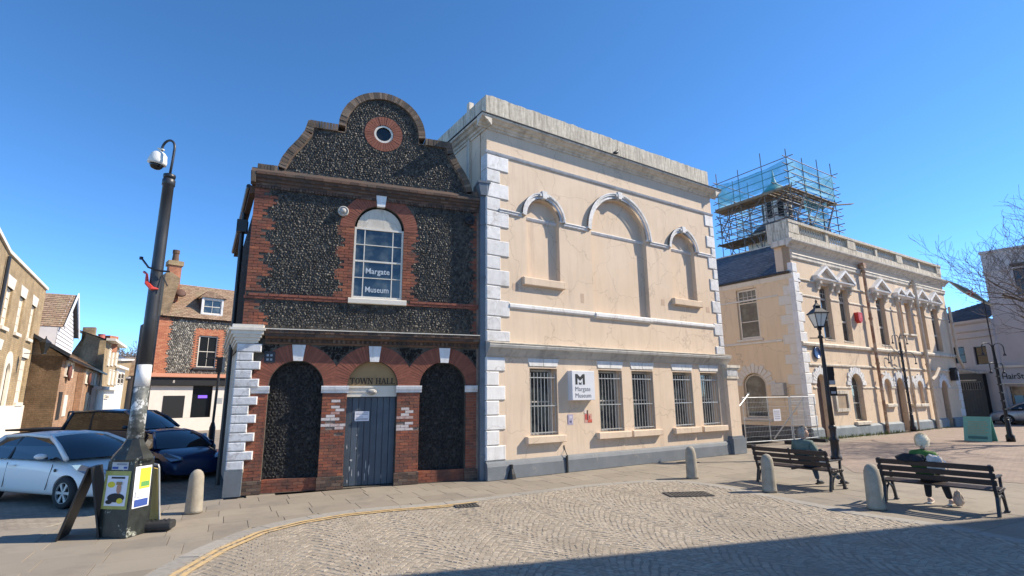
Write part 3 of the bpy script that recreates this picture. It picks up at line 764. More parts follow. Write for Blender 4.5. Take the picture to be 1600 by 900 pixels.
# thin mortar fillet under the coping
g = G()
Dg1 = path_len(G1)
for i in range(90):
    a = samp(G1, Dg1, Dg1[-1]*i/90); b = samp(G1, Dg1, Dg1[-1]*(i+1)/90)
    g.bar((a[0], -.015, a[1]), (b[0], -.015, b[1]), .03, .03, up=(0,1,0))
g.build('mortar_fillet', M['coping'], th)
g = G(); ring_bricks(g, OC[0], OC[1], .27, .52, 0, 2*pi, 0, 36, proud=.02); g.build('oculus_brick_ring', M['rubbed'], th, kind='stuff')
g = G(); N = 28
for i in range(N):
    t0, t1 = 2*pi*i/N, 2*pi*(i+1)/N
    P = [(OC[0]+r*cos(t), OC[1]+r*sin(t)) for r, t in ((.205,t0),(.262,t0),(.262,t1),(.205,t1))]
    g.add([(p[0], .06, p[1]) for p in P]+[(p[0], .0, p[1]) for p in P], [(4,5,6,7),(0,1,5,4),(2,3,7,6)])
oc_w = fix_normals(g.build('round_window', M['cream'], th))
g = G(); g.sheet([(OC[0]+.23*cos(2*pi*i/24), OC[1]+.23*sin(2*pi*i/24)) for i in range(24)], .045); g.build('pane', M['glassd'], oc_w)
# cornices and bands
g = G(); moulding(g, -.42, 5.60, [(.02,7.44),(.06,7.51),(.10,7.58),(.15,7.66),(.18,7.74),(.02,7.90)]); g.build('upper_cornice', M['darkbrick'], th)
g = G()
for k, (o_, zz) in enumerate(((.04,7.44),(.08,7.522),(.13,7.604),(.18,7.686))): bricks(g, -.40+.11*(k % 2), 5.58, zz, zz+.075, -o_, bw=.225 if k != 2 else .115, bh=.082, depth=.10)
g.build('cornice_brickwork', M['darkbrick'], th, kind='stuff')
g = G(); 
for k in range(80): g.box(-.30+k*.0735, -.30+k*.0735+.06, -.05, 0, 7.37, 7.435)
g.build('cornice_brick_course', M['darkbrick'], th, kind='stuff')
g = G(); g.box(-.40, -.30, -.18, 6, 7.46, 7.74); g.build('cornice_return', M['coping'], th)
g = G(); moulding(g, .22, 5.56, [(.04,3.43),(.06,3.47)]); moulding(g, .22, 5.56, [(.10,3.56),(.15,3.60),(.20,3.68),(.22,3.76)]); g.box(.22,5.56,-.04,0,3.47,3.56)
g.build('lower_cornice', M['darkbrick'], th)
g = G(); bricks(g, .22, 5.56, 3.60, 3.68, -.185, bh=.075, depth=.05); bricks(g, .30, 5.56, 3.682, 3.755, -.215, bw=.115, bh=.078, depth=.05); g.build('cornice_brickwork', M['darkbrick'], th, kind='stuff')
g = G()
for k in range(46): g.box(.27+k*.115, .27+k*.115+.06, -.10, -.035, 3.475, 3.555)
g.build('dentils', M['darkbrick'], th, kind='stuff')
g = G(); g.box(.22, 5.56, -.245, .0, 3.762, 3.782); g.build('lead_flashing', M['cream'], th)
for a, b in ((-.33,2.07), (3.56,5.56)):
    g = G(); bricks(g, a, b, 4.53, 4.60, -.03, bh=.066, depth=.04); bricks(g, a+.1, b, 4.596, 4.66, -.045, bh=.066, depth=.06); g.build('string_course', M['rubbed'], th, kind='stuff')
# upper window
g = G(); g.sheet([(p[0], p[1]) for p in arch(2.2,3.39,6.56,6.58)], .05); g.build('tympanum', M['trim'], th)
w = sash(th, 2.15, 3.44, 4.68, 6.60, .02, 1, 1, m=M['cream'], fw=.05, label='arched sash window with old lettering on its panes')
for xx in (2.42, 3.16): g = G(); g.box(xx-.012, xx+.012, .03, .06, 4.73, 6.55); g.build('glazing_bar', M['cream'], w)
for zz, h in ((6.13,.02),(5.68,.045),(5.23,.02)): g = G(); g.box(2.2, 3.39, .028, .058, zz-h/2, zz+h/2); g.build('glazing_bar', M['cream'], w)
M['lettering'] = flat('pale_lettering', (.50,.55,.60), .6)
text_mesh('Margate', .215, 'lettering', M['lettering'], w, 2.79, .034, 5.35, .90, .002, .002, align='CENTER')
text_mesh('Museum', .215, 'lettering', M['lettering'], w, 2.79, .034, 4.85, .85, .002, .002, align='CENTER')
g = G(); moulding(g, 2.07, 3.56, [(.06,4.52),(.09,4.53),(.09,4.64),(.07,4.66)]); g.build('sill', M['cream'], th)
# door bay
pl = .2
g = G(); g.box(2.17, 3.41, .24, .26, 0, 2.2); g.build('door_back', M['black'], th)
door = link('door', None, th)
for k in range(8):
    x0 = 2.175+k*.154; g = G(); g.bbox(x0, x0+.149, pl+rng.uniform(-.003,.003), .24, .02, 2.15, .008); g.build('plank', M['bluedoor'], door)
g = G()
for (x, z, h, wd) in ((2.245,.95,.16,.028),(2.33,.42,.13,.025),(2.36,.62,.05,.05),(2.39,.33,.2,.02),(2.72,.5,.28,.026),(2.70,.22,.22,.02),(2.80,.36,.3,.02),(2.55,.30,.16,.045),(2.46,.9,.05,.035),(2.47,1.22,.03,.03),(2.29,.12,.14,.02),(3.1,.2,.1,.02)):
    P = [(x+rng.uniform(-.3,.3)*wd+wd/2*cos(t)*rng.uniform(.5,1.3), z+h/2*sin(t)*rng.uniform(.7,1.2)) for t in [i*pi/5 for i in range(10)]]
    g.sheet(P, pl-.006)
g.build('paint_flaking', flat('old_pale_paint', (.42,.42,.41), .8), door)
g = G(); g.box(2.40, 2.75, .185, .193, 1.56, 1.80); nt_ = g.build('notice', M['paper'], door)
g = G()
for z in (1.76, 1.725, 1.66, 1.62, 1.60): g.box(2.43, 2.72 if z != 1.66 else 2.6, .183, .1849, z-.006, z+.006)
g.build('printed_lines', flat('grey_ink', (.25,.25,.3), .8), nt_)
g = G(); g.box(2.172, 3.408, .13, .25, 2.16, 2.42); g.box(2.172, 3.408, .10, .13, 2.385, 2.43); g.box(2.172, 3.408, .115, .13, 2.27, 2.29); g.build('transom_board', M['cream'], th)
g = G(); g.sheet([(p[0], max(p[1], 2.43)) for p in A2[2:]], .12)
g.build('tympanum', mat('ochre_tympanum', (.30,.19,.08), (.38,.25,.12), 2, .7, .2, 40, stain=(.20,.13,.06), sscale=1.5, samt=(.45,.7)), th, label='painted ochre tympanum with serif lettering')
def serif(g, ch, x, z, h, w, y):
    t = h*.17; s = h*.09; e = w*.12
    def vs(xx, z0=0, z1=1, tt=t): g.box(x+xx*w-tt/2, x+xx*w+tt/2, y-.006, y, z+z0*h, z+z1*h)
    def ser(xx, zz): g.box(x+xx*w-t*1.0, x+xx*w+t*1.0, y-.0075, y, z+zz*h-(s if zz else 0), z+zz*h+(0 if zz else s))
    def hs(zz, a=.15, b=.85, tt=None): g.box(x+a*w, x+b*w, y-.0068, y, z+zz*h-(tt or s)/2, z+zz*h+(tt or s)/2)
    if ch == 'T': vs(.5); hs(.95, .02, .98); ser(.5,0); vs(.05,.75,1,s); vs(.95,.75,1,s)
    if ch == 'H': vs(.18); vs(.82); hs(.5); [ser(a,b) for a in (.18,.82) for b in (0,1)]
    if ch == 'L': vs(.22); hs(.05,.1,.95); vs(.92,0,.25,s); ser(.22,1)
    if ch in 'AVWN':
        segs = {'A':[((.1,0),(.5,1),s),((.5,1),(.9,0),t)], 'W':[((.02,1),(.28,0),t),((.28,0),(.5,1),s),((.5,1),(.74,0),t),((.74,0),(.98,1),s)],
                'N':[((.15,0),(.15,1),s),((.15,1),(.85,0),t),((.85,0),(.85,1),s)]}[ch]
        for a, b, tt in segs: g.bar((x+a[0]*w, y-.003, z+a[1]*h), (x+b[0]*w, y-.003, z+b[1]*h), .008, tt, up=(1,0,0) if a[0]==b[0] else (0,1,0)) if a[0] == b[0] else g.prism([(x+a[0]*w-tt/2, z+a[1]*h),(x+a[0]*w+tt/2, z+a[1]*h),(x+b[0]*w+tt/2, z+b[1]*h),(x+b[0]*w-tt/2, z+b[1]*h)], y-.0065, y)
        if ch == 'A': hs(.35,.25,.75)
        for a in ((.1,0),(.9,0)) if ch == 'A' else (((.02,1),(.5,1),(.98,1)) if ch == 'W' else ((.15,0),(.15,1),(.85,1))): ser(*a)
    if ch == 'O':
        for i in range(16):
            t0, t1 = 2*pi*i/16, 2*pi*(i+1)/16; q = []
            for r, a in ((1,t0),(1,t1),(0,t1),(0,t0)): q.append((x+w/2+(w*.46 if r else w*.25)*cos(a), z+h/2+(h*.5 if r else h*.42)*sin(a)))
            g.prism(q, y-.0065, y)
g = G(); xx = 2.235
for ch in 'TOWN HALL':
    wd = {'T':.115,'O':.115,'W':.17,'N':.125,' ':.05,'H':.125,'A':.125,'L':.10}[ch]
    if ch != ' ': serif(g, ch, xx, 2.475, .155, wd, .116)
    xx += wd+.012
fix_normals(g.build('lettering', flat('dark_brown_paint', (.035,.02,.015), .7), th))
g = G(); g.lathe([(.13,0),(.13,.03),(.105,.06),(.05,.075)], 20, (0,0,0), .58); o = g.build('bulkhead_lamp', M['grey_cornice'], th, True, label='oval bulkhead lamp over the door'); o.location = (2.78,.13,2.28); o.rotation_euler = (pi/2,0,0)
g = G(); g.lathe([(.09,.0),(.09,.066),(.05,.08)], 16, (0,0,0), .5); q = g.build('lens', flat('lamp_lens', (.25,.24,.22), .2), o, True)
for x, z, mm in ((1.83,6.97,M['grey_cornice']), (5.30,7.11,M['navymetal'])):
    g = G(); g.lathe([(.14,0),(.14,.05),(.11,.075),(.105,.05),(.075,.05),(.07,.09),(.03,.12)], 20); o = g.build('alarm_bell', mm, th, True); o.location = (x,-.02,z); o.rotation_euler = (pi/2,0,0)
g = G(); g.box(.23,.47,-.03,.01,2.98,3.25); o = g.build('small_plaque', M['navymetal'], th)
g = G()
for k in range(4): g.box(.28+.08*(k%2), .33+.08*(k%2), -.034, -.0305, 3.03+.1*(k//2), 3.08+.1*(k//2))
g.build('plaque_mark', flat('pale_mark', (.3,.33,.36), .6), o)
# rainwater pipes
dp = link('downpipe', None, th)
g = G(); g.box(5.575, 5.765, -.20, -.03, 0.0, 7.9); g.build('pipe', M['bluepipe'], dp)
for z in (.55, 1.72, 3.45, 5.4, 6.95):
    g = G(); g.box(5.563, 5.777, -.212, -.0, z, z+.09); g.box(5.57, 5.77, -.222, -.21, z+.02, z+.07); g.build('bracket', M['bluepipe'], dp)
g = G(); g.prism([(5.50,8.22),(5.57,7.85),(5.77,7.85),(5.84,8.22)], -.27, -.01); g.box(5.48,5.86,-.29,-.005,8.22,8.28); g.build('hopper', M['bluepipe'], dp)
g = G(); g.box(5.52, 5.90, -.03, .35, 0, 8.3); g.build('end_wall', M['br_mortar'], th)
# flank gutter, eaves and pipe
g = G(); g.prism([(-.30,.1),(-.44,.1),(-.44+fd[0]*7,7),(-.30+fd[0]*7,7)], 7.25, 7.45, 'z'); g.build('eaves', M['darkbrick'], th)
g = G(); g.tube([(-.47,.10,7.42),(-.47+fd[0]*7,7,7.42)], .06, 8); g.tube([(-.48+fd[0]*1.6,1.9,7.3),(-.48+fd[0]*1.6,1.9,0)], .055, 8); g.build('gutter_and_pipe', M['blackmetal'], th)
g = G(); g.box(-.62+fd[0]*1.6,-.36+fd[0]*1.6,1.75,2.0,6.7,7.05); g.build('flank_hopper', M['blackmetal'], th)
# painted corner pilaster
pb = .13
pil = link('corner_pilaster', None, th)
g = G(); g.prism([(-.34,-pb+.02),(.0,-pb+.02),(.0,.3),(-.34,.3)], .5, 3.44, 'z'); g.build('shaft', M['trim'], pil)
nq = 14; h = (3.42-.56)/nq
for k in range(nq):
    z = .56+k*h; wide = (k % 2 == 1)
    g = G(); g.bbox(-.355, .165 if wide else -.0, -pb-.015, .25, z+.008, z+h-.008, .018); g.box(-.362,-.35,-pb+.005,.42 if wide else .3,z+.012,z+h-.012)
    g.build('quoin_block', M['whitegrey'], pil)
g = G(); g.box(-.37, -.01, -pb-.035, .5, 0, .55); g.build('plinth_block', M['bluebase'], pil)
g = G(); 
for o_, z0, z1 in ((.02,3.43,3.49),(.05,3.49,3.56),(.09,3.56,3.63),(.13,3.63,3.72),(.17,3.72,3.78),(.12,3.78,3.86)):
    g.prism([(-.36-o_,-pb-o_),(.06+o_,-pb-o_),(.06+o_,.1),(-.30,.12),(-.30+fd[0]*5.0,5),(-.36-o_+fd[0]*5.0,5)], z0, z1, 'z')
g.build('cap_moulding', M['cream'], pil)
g = G(); g.prism([(-.33,.5),(-.30,.5),(-.30+fd[0]*4.5,5),(-.33+fd[0]*4.5-.03,5)], 0, 3.43, 'z'); g.build('flank_render', M['trim'], th)

# ================================================================== PALE RENDERED BUILDING
mu = facade_thing('rendered_hall', 'tall peach rendered building with blind arches white quoins and five barred windows', 'building', MU)
XR = 10.62
HA = arch(1.44,2.70,5.57,7.48); HB = arch(4.05,6.65,4.745,7.47); HC = arch(7.98,9.30,5.53,7.46)
WN = [(1.47,2.46),(4.10,5.12),(5.56,6.57),(7.57,8.60),(9.07,10.09)]
g = G(); g.wall([(0.05,0),(XR,0),(XR,10.26),(.05,10.26)], [HA,HB,HC]+[[(a,1.04),(b,1.04),(b,2.92),(a,2.92)] for a, b in WN], 0, .35, [.17,.17,.17]+[.36]*5)
g.build('wall', M['render'], mu)
g = G(); g.box(.051, XR-.001, .40, 9.5, .01, 10.26); g.build('side_walls', M['render'], mu)
g = G(); g.sheet([(p[0]+0, p[1]) for p in HA], .168); g.sheet(HB, .168); g.sheet(HC, .168); g.build('blind_recess', M['render'], mu)
for i, (a, b) in enumerate(WN):
    f = sash(mu, a+.02, b-.02, 1.05, 2.90, .27, 1, 2, m=M['grey_cornice'], gm=M['glass'], fw=.06)
    gr = link('window_grille', None, mu)
    n = 8
    for k in range(n):
        x = a+.06+(b-a-.12)*k/(n-1); g = G(); g.tube([(x,.05,1.06),(x,.05,2.80)], .012, 6); g.build('bar', M['galv'], gr)
    for z in (1.12, 1.86, 2.66):
        g = G(); g.box(a+.02, b-.005, .034, .066, z-.014, z+.014); g.build('rail', M['galv'], gr)
    g = G(); g.bbox(a-.19, b+.18+(.0 if i != 3 else -.02), -.15, .36, .84, 1.035, .015); g.build('sill', M['render'] if i != 4 else M['render'], mu)
    c = (a+b)/2
    for s in (-1, 1):
        g = G(); P = [(c+s*.012,2.985),(c+s*((b-a)/2-.0),2.985),(c+s*((b-a)/2+.07),3.20),(c+s*.012,3.20)]
        g.prism(P if s > 0 else P[::-1], -.02, .0); g.build('lintel_stone', M['white'], mu)
# arch mouldings
def archmould(c, zc, r, w=.19, parent=mu):
    g = G(); N = 64
    for (ra, rb, o) in ((r+.01, r+w*.55, .06), (r+w*.55, r+w, .10), (r+w*.8, r+w*1.02, .12)):
        for i in range(N):
            t0, t1 = pi*i/N, pi*(i+1)/N
            P = [(c+q*cos(t), zc+q*sin(t)) for q, t in ((ra,t0),(rb,t0),(rb,t1),(ra,t1))]
            g.add([(p[0],0,p[1]) for p in P]+[(p[0],-o,p[1]) for p in P], [(4,5,6,7),(0,1,5,4),(2,3,7,6)]+([(3,0,4,7)] if i == 0 else [])+([(1,2,6,5)] if i == N-1 else []))
    fix_normals(g.build('arch_moulding', M['whitegrey'], parent))
    g = G(); g.prism([(c-.07,zc+r+.0),(c+.07,zc+r+.0),(c+.10,zc+r+w+.05),(c-.10,zc+r+w+.05)], -.15, 0); g.box(c-.17,c+.17,-.135,0,zc+r+w*.35,zc+r+w*.75); g.build('keystone', M['whitegrey'], parent)
archmould(2.07, 7.50, .63); archmould(5.35, 7.50, 1.30, .2); archmould(8.64, 7.48, .66, .18)
def mould_each(nm, m, par, segs, prof, y=0.0):
    for a, b in segs: g = G(); moulding(g, a, b, prof, y); g.build(nm, m, par)
mould_each('impost_band', M['whitegrey'], mu, ((.46,1.25),(2.89,3.86),(6.84,7.80),(9.48,10.35)), [(.03,7.40),(.05,7.43),(.05,7.48),(.075,7.50),(.07,7.53)])
mould_each('recess_band', M['whitegrey'], mu, ((1.44,2.70),(4.05,6.65),(7.98,9.30)), [(.015,7.42),(.03,7.45),(.05,7.50),(.045,7.52)], .168)
mould_each('string_course', M['white'], mu, ((.79,4.05),(6.65,10.12)), [(.03,4.60),(.06,4.64),(.06,4.72),(.03,4.745)])
mould_each('string_course', M['white'], mu, ((4.05,6.65),), [(.05,4.56),(.10,4.61),(.10,4.70),(.05,4.742)])
for a, b in ((1.24,2.80),(7.83,9.42)):
    g = G(); g.bbox(a, b, -.13, .17, 5.33, 5.565, .02); g.build('blind_sill', M['render'], mu)
g = G(); moulding(g, .0, XR+.03, [(.03,9.19),(.05,9.22),(.07,9.27),(.02,9.30)]); g.build('frieze_band', M['whitegrey'], mu)
prof = [(.03,9.97),(.05,10.02),(.09,10.04),(.12,10.09),(.19,10.12),(.24,10.17),(.31,10.20),(.33,10.24),(.31,10.27)]
g = G(); moulding(g, -.28, XR+.33, prof); g.build('main_cornice', M['trim'], mu)
g = G(); P = [(0.06,9.97)]+[(.05-o, z) for o, z in prof]+[(.06,10.27)]; g.prism([(p[0],p[1]) for p in P], -.30, 9.6, 'y'); fix_normals(g.build('side_cornice', M['trim'], mu))
g = G(); P = [(XR,9.97)]+[(XR+o, z) for o, z in prof]+[(XR,10.27)]; g.prism([(p[0],p[1]) for p in P], -.30, 9.6, 'y'); fix_normals(g.build('side_cornice', M['trim'], mu))
g = G(); g.box(-.30, XR+.35, -.35, 9.6, 10.27, 10.295); g.build('cornice_lead', M['slatebed'], mu)
g = G(); npt = 90; top = [(XR-.02-(XR-.04)*i/npt, 11.10+rng.uniform(-.022,.022)) for i in range(npt+1)]
g.prism([(.02,10.295),(XR-.02,10.295)]+top, -.01, .25); fix_normals(g.build('parapet', M['parapet'], mu))
g = G(); g.box(.02, .28, .25, 9.5, 10.295, 11.09); g.build('side_parapet', M['parapet'], mu)
g = G(); g.box(-.02, .14, .95, 1.12, 3.9, 11.32); g.build('flue_strip', M['trim'], mu)
# quoins
z = 9.18; k = 0
while z > 3.75:
    h = .475 if k % 2 == 0 else .40
    z0 = max(z-h, 3.62); g = G(); g.bbox(.03, .80 if k % 2 == 0 else .50, -.035, .3, z0+.009, z-.009, .02); g.build('quoin', M['whitegrey'], mu)
    g = G(); g.bbox(10.12 if k % 2 == 0 else 10.38, XR+.02, -.035, .3, z0+.009, z-.009, .02); g.build('quoin', M['whitegrey'], mu)
    z = z0; k += 1
z = 3.2; k = 0
while z > .55:
    h = .39; z0 = max(z-h, .47); g = G(); g.bbox(.02, .63 if k % 2 == 0 else .43, -.035, .3, z0+.009, z-.009, .02); g.build('quoin', M['white'], mu); z = z0; k += 1
g = G(); moulding(g, .02, XR+.10, [(.03,3.22),(.05,3.26),(.08,3.30),(.13,3.36),(.17,3.42),(.22,3.45),(.24,3.52),(.20,3.56)]); g.build('lower_cornice', M['grey_cornice'], mu)
g = G(); moulding(g, .02, XR+.12, [(.235,3.561),(.24,3.585),(.05,3.62)]); g.build('cornice_capping', M['trim'], mu)
g = G(); moulding(g, .0, 10.36, [(.13,.0),(.12,.33),(.11,.36),(.09,.42),(.03,.46)]); g.build('plinth', M['bluebase'], mu)
# end pier
pr = link('end_pier', None, mu)
g = G(); g.box(10.42, 11.05, -.16, .5, .6, 2.72); g.build('shaft', M['render'], pr)
g = G(); g.box(10.36, 11.12, -.24, .6, 0, .55); g.prism([(10.36,.55),(11.12,.55),(11.07,.63),(10.41,.63)], -.19, .55); g.build('base', M['bluebase'], pr)
g = G(); g.box(10.38, 11.10, -.20, .55, 2.72, 2.80); g.box(10.36,11.14,-.23,.55,3.06,3.12); g.box(10.33, 11.17, -.26, .6, 3.12, 3.22); g.box(10.41,11.07,-.18,.5,2.80,3.06); g.build('capital', M['trim'], pr)
for k in range(8): g = G(); g.box(10.43+k*.08, 10.47+k*.08, -.205, -.17, 2.82, 3.04); g.build('flute', M['white'], pr)
# render patches and rust stain
g = G()
for x, z, a, b in ((.92,5.15,.2,.2),(4.55-1.05,5.0,.13,.3),(7.25,5.25,.17,.22),(9.75,5.2,.2,.2)): g.box(x, x+a, -.004, .0, z, z+b)
g.build('render_patch', mat('patched_render', (.46,.33,.24), (.52,.38,.28), 3, .9), mu)
g = G()
PX = [(2.64,.74),(2.67,.62),(2.62,.5),(2.66,.46)]
g.tube([(p[0],-.01 if p[1] > .5 else -.14,p[1]) for p in PX], .012, 5); g.box(2.60,2.66,-.16,-.12,0,.46); g.build('cable_duct', M['black'], mu)
g = G(); g.lathe([(.13,0),(.10,.12),(.05,.25),(.045,.36)], 10, (.72,-.15,0)); g.build('pipe_shoe', M['black'], mu)

# wall sign
sg_ = facade_thing('wall_sign', 'projecting pale square sign box with dark block logo beside the leftmost barred window', 'sign', MU)
SY = -.20
g = G(); g.bbox(2.86, 3.76, SY, 0, 2.00, 2.87, .012); g.build('sign_box', M['signwhite'], sg_)
g = G(); lx, lz, lw, lh = 2.99, 2.46, .37, .31; y = SY-.004
for P in ([(0,0),(.22,0),(.22,.62),(.5,.36),(.78,.62),(.78,0),(1,0),(1,1),(.78,1),(.5,.72),(.22,1),(0,1)],):
    g.sheet([(lx+a*lw, lz+b*lh) for a, b in P], y)
g.sheet([(lx+a*lw, lz+b*lh) for a, b in [(.36,0),(.5,0),(.64,0),(.64,.28),(.5,.12),(.36,.28)]], y)
g.build('logo', M['ink'], sg_)
text_mesh('Margate', .19, 'lettering', M['grey_ink'] if 'grey_ink' in M else flat('grey_lettering', (.12,.13,.15), .6), sg_, 2.965, SY-.002, 2.27, .98, .002)
text_mesh('Museum', .19, 'lettering', flat('grey_lettering', (.12,.13,.15), .6), sg_, 2.965, SY-.002, 2.08, .98, .002)
def card(name, label, cat, plane, x0, x1, z0, z1, y, m, marks, mm, th_=.004):
    r = facade_thing(name, label, cat, plane); g = G(); g.box(x0, x1, y-th_, y, z0, z1); g.build('sheet', m, r)
    for k, (a, b, c, d) in enumerate(marks):
        q = G(); q.box(x0+(x1-x0)*a, x0+(x1-x0)*b, y-th_-.003-.0005*k, y-th_, z0+(z1-z0)*c, z0+(z1-z0)*d); q.build('print', mm[k % len(mm)], r)
    return r
card('fly_poster', 'small mauve flyer pasted on the peach wall under the sign', 'poster', MU, 2.81, 3.02, 1.30, 1.60, -.001, flat('mauve_paper', (.36,.32,.42), .8), [(.0,.12,.1,.9),(.3,.8,.6,.85),(.35,.7,.2,.4),(.75,.9,.1,.5)], [flat('mv1', (.12,.11,.2), .8), flat('mv2', (.5,.48,.55), .8)])
card('street_art_paste_up', 'torn red and white paste-up on the peach wall below right of the sign', 'poster', MU, 3.46, 3.76, 1.34, 1.60, -.001, flat('pasteup_pink', (.50,.27,.22), .8), [(.1,.35,.35,.95),(.45,1.0,.0,.35),(.35,.5,.3,1.4),(.0,.3,1.05,1.5),(.6,.75,.4,.8)], [flat('pu1', (.45,.06,.05), .8), flat('pu2', (.5,.09,.06), .8), flat('pu3', (.08,.03,.03), .8), flat('pu4', (.62,.52,.45), .8)])
# gull on the cornice
br = facade_thing('bird', 'small dark bird perched on the cornice ledge below the lichened parapet', 'bird', MU)
g = G(); bx, bz = 5.18, 10.30
g.tube([(bx-.16,-.22,bz+.10),(bx-.08,-.22,bz+.13),(bx,-.22,bz+.16),(bx+.07,-.22,bz+.21),(bx+.10,-.22,bz+.27),(bx+.13,-.22,bz+.28)], [.012,.045,.065,.05,.035,.02], 8); g.build('body', M['black'], br, True)
g = G(); g.tube([(bx+.13,-.22,bz+.28),(bx+.18,-.22,bz+.27)], [.012,.003], 5); g.build('beak', M['blackmetal'], br)
g = G(); g.tube([(bx-.01,-.235,bz+.11),(bx-.01,-.235,bz)], .005, 4); g.tube([(bx+.02,-.205,bz+.11),(bx+.02,-.205,bz)], .005, 4); g.build('legs', M['blackmetal'], br)
# ================================================================== FAR HALL WITH BALUSTRADE
ch = facade_thing('balustraded_hall', 'long two storey peach hall with balustrade pediments and quoins beside the scaffolded cupola', 'building', CF)
# flank: local direction of the side wall away from the corner
sdx, sdy = -sin(radians(57-(-34.6))-pi/2+0), 1.0
_d = radians(57-(-34.6)); # angle between front direction and flank direction
fx, fy = cos(_d), sin(_d)       # flank direction in local x,y
CE = 19.2
win1 = [(2.35,3.40,4.88,7.70),(4.31,5.32,4.86,7.70),(8.62,9.68,4.86,7.66),(11.25,12.02,5.69,7.66),(12.42,13.22,5.69,7.66),(14.22,15.32,4.82,7.62),(16.30,17.42,4.78,7.62)]
win0 = [arch(.95,1.85,.004,2.62), arch(4.34,5.55,.72,2.55), arch(8.0,8.9,1.56,2.48), arch(9.58,10.55,.004,2.50), arch(11.28,11.95,1.5,2.45), arch(12.35,13.15,1.5,2.45), arch(16.0,16.9,.004,2.45)]
g = G(); g.wall([(0,0),(CE,0),(CE,9.79),(0,9.79)], [[(a,c),(b,c),(b,d),(a,d)] for a, b, c, d in win1]+win0, 0, .4, [.3]*7+[.28,.28,.14,.28,.14,.14,.28]); g.build('wall', M['render_c'], ch)
for a, b, c, d in win1:
    blind = b-a < .9
    if blind: g = G(); g.sheet([(a,c),(b,c),(b,d),(a,d)], .2); g.build('blind_window_back', M['render_c'], ch)
    else:
        f = sash(ch, a+.02, b-.02, c+.01, d-.01, .2, 1, 1, m=M['trim'], fw=.06); H = d-c
        for q in [(a+.08,b-.08,.21,.24,c+H*.36,c+H*.40),(a+.05,b-.05,.205,.245,c+H*.74,c+H*.78),(a+.08,b-.08,.212,.238,c+H*.86,c+H*.875)]+[(a+(b-a)*k/4-.01,a+(b-a)*k/4+.01,.212,.238,c+H*.78,d-.06) for k in range(1,4)]:
            g = G(); g.box(*q); g.build('glazing_bar', M['trim'], f)
for i, lp in enumerate(win0):
    g = G()
    if i in (2,4,5): g.sheet(lp, .138); g.build('niche_back', M['render_c'], ch)
    elif i in (0,3,6): g.sheet(lp, .27); g.build('door', mat('grey_brown_door', (.16,.12,.11), (.22,.17,.15), 3, .7), ch)  # same grey-brown mix on every door of this front
    else: sash(ch, 4.36, 5.53, .75, 2.53, .2, 1, 2, m=M['trim'], arched=1, fw=.06)
# voussoir fans, each stone proud of the wall
for i, (a, b, zs) in enumerate(((.95,1.85,2.62),(4.34,5.55,2.55),(8.0,8.9,2.48),(9.58,10.55,2.50),(11.28,11.95,2.45),(12.35,13.15,2.45),(16.0,16.9,2.45))):
    c = (a+b)/2; r = (b-a)/2; n = 13
    for k in range(n):
        t0 = pi*(k+.08)/n; t1 = pi*(k+.92)/n; R = r+(.42 if k % 2 == 0 else .34)
        P = [(c+q*cos(t), zs+q*sin(t)) for q, t in ((r+.015,t0),(R,t0),(R,t1),(r+.015,t1))]
        g = G(); g.prism(P, -.05, .0); g.build('voussoir', M['white'], ch)
# quoins on the corner, front and flank
for k in range(17):
    z = .62+k*.50; w = .62 if k % 2 == 0 else .42
    if z+.49 > 8.72: break
    g = G(); g.bbox(-.03, w, -.04, .2, z+.01, z+.49, .02); g.build('quoin', M['white'], ch)
for k in range(6):
    g = G(); g.bbox(CE-.45 if k % 2 else CE-.65, CE+.03, -.04, .2, .62+k*.5, 1.1+k*.5, .02); g.build('quoin', M['white'], ch)
# bands
g = G(); moulding(g, .0, CE+.08, [(.05,4.42),(.12,4.46),(.14,4.56),(.10,4.63)]); g.build('sill_band', M['trim'], ch)
g = G(); moulding(g, .45, CE+.03, [(.03,3.48),(.06,3.51),(.06,3.58),(.02,3.60)]); g.build('string_course', M['trim'], ch)
segs = [(.65,.93),(1.87,4.32),(5.57,7.98),(8.92,9.56),(10.57,11.26),(11.97,12.33),(13.17,15.98),(16.92,CE)]
mould_each('impost_band', M['trim'], ch, segs, [(.02,2.38),(.04,2.40),(.04,2.45),(.02,2.47)])
s1 = [(.45,2.33),(3.42,4.29),(5.34,8.60),(9.70,11.23),(12.04,12.40),(13.24,14.20),(15.34,16.28),(17.44,CE)]
for zz, nm, o in ((7.00,'string_course',.04), (7.82,'impost_band',.06)):
    mould_each(nm, M['trim'], ch, s1, [(o*.5,zz-.05),(o,zz-.03),(o,zz+.03),(o*.5,zz+.05)])
g = G(); moulding(g, .0, CE+.05, [(.04,8.80),(.08,8.86),(.08,8.96),(.12,9.04),(.10,9.10)]); g.build('frieze_band', M['trim'], ch)
prof = [(.03,9.38),(.07,9.46),(.12,9.50),(.18,9.58),(.27,9.63),(.33,9.70),(.34,9.78),(.30,9.80)]
g = G(); moulding(g, -.28, CE+.34, prof); g.box(-.26,0,0,.8,9.50,9.79); g.build('main_cornice', M['trim'], ch)
g = G(); g.box(CE,CE+.33,.0,8,9.52,9.79); g.build('side_cornice', M['trim'], ch)
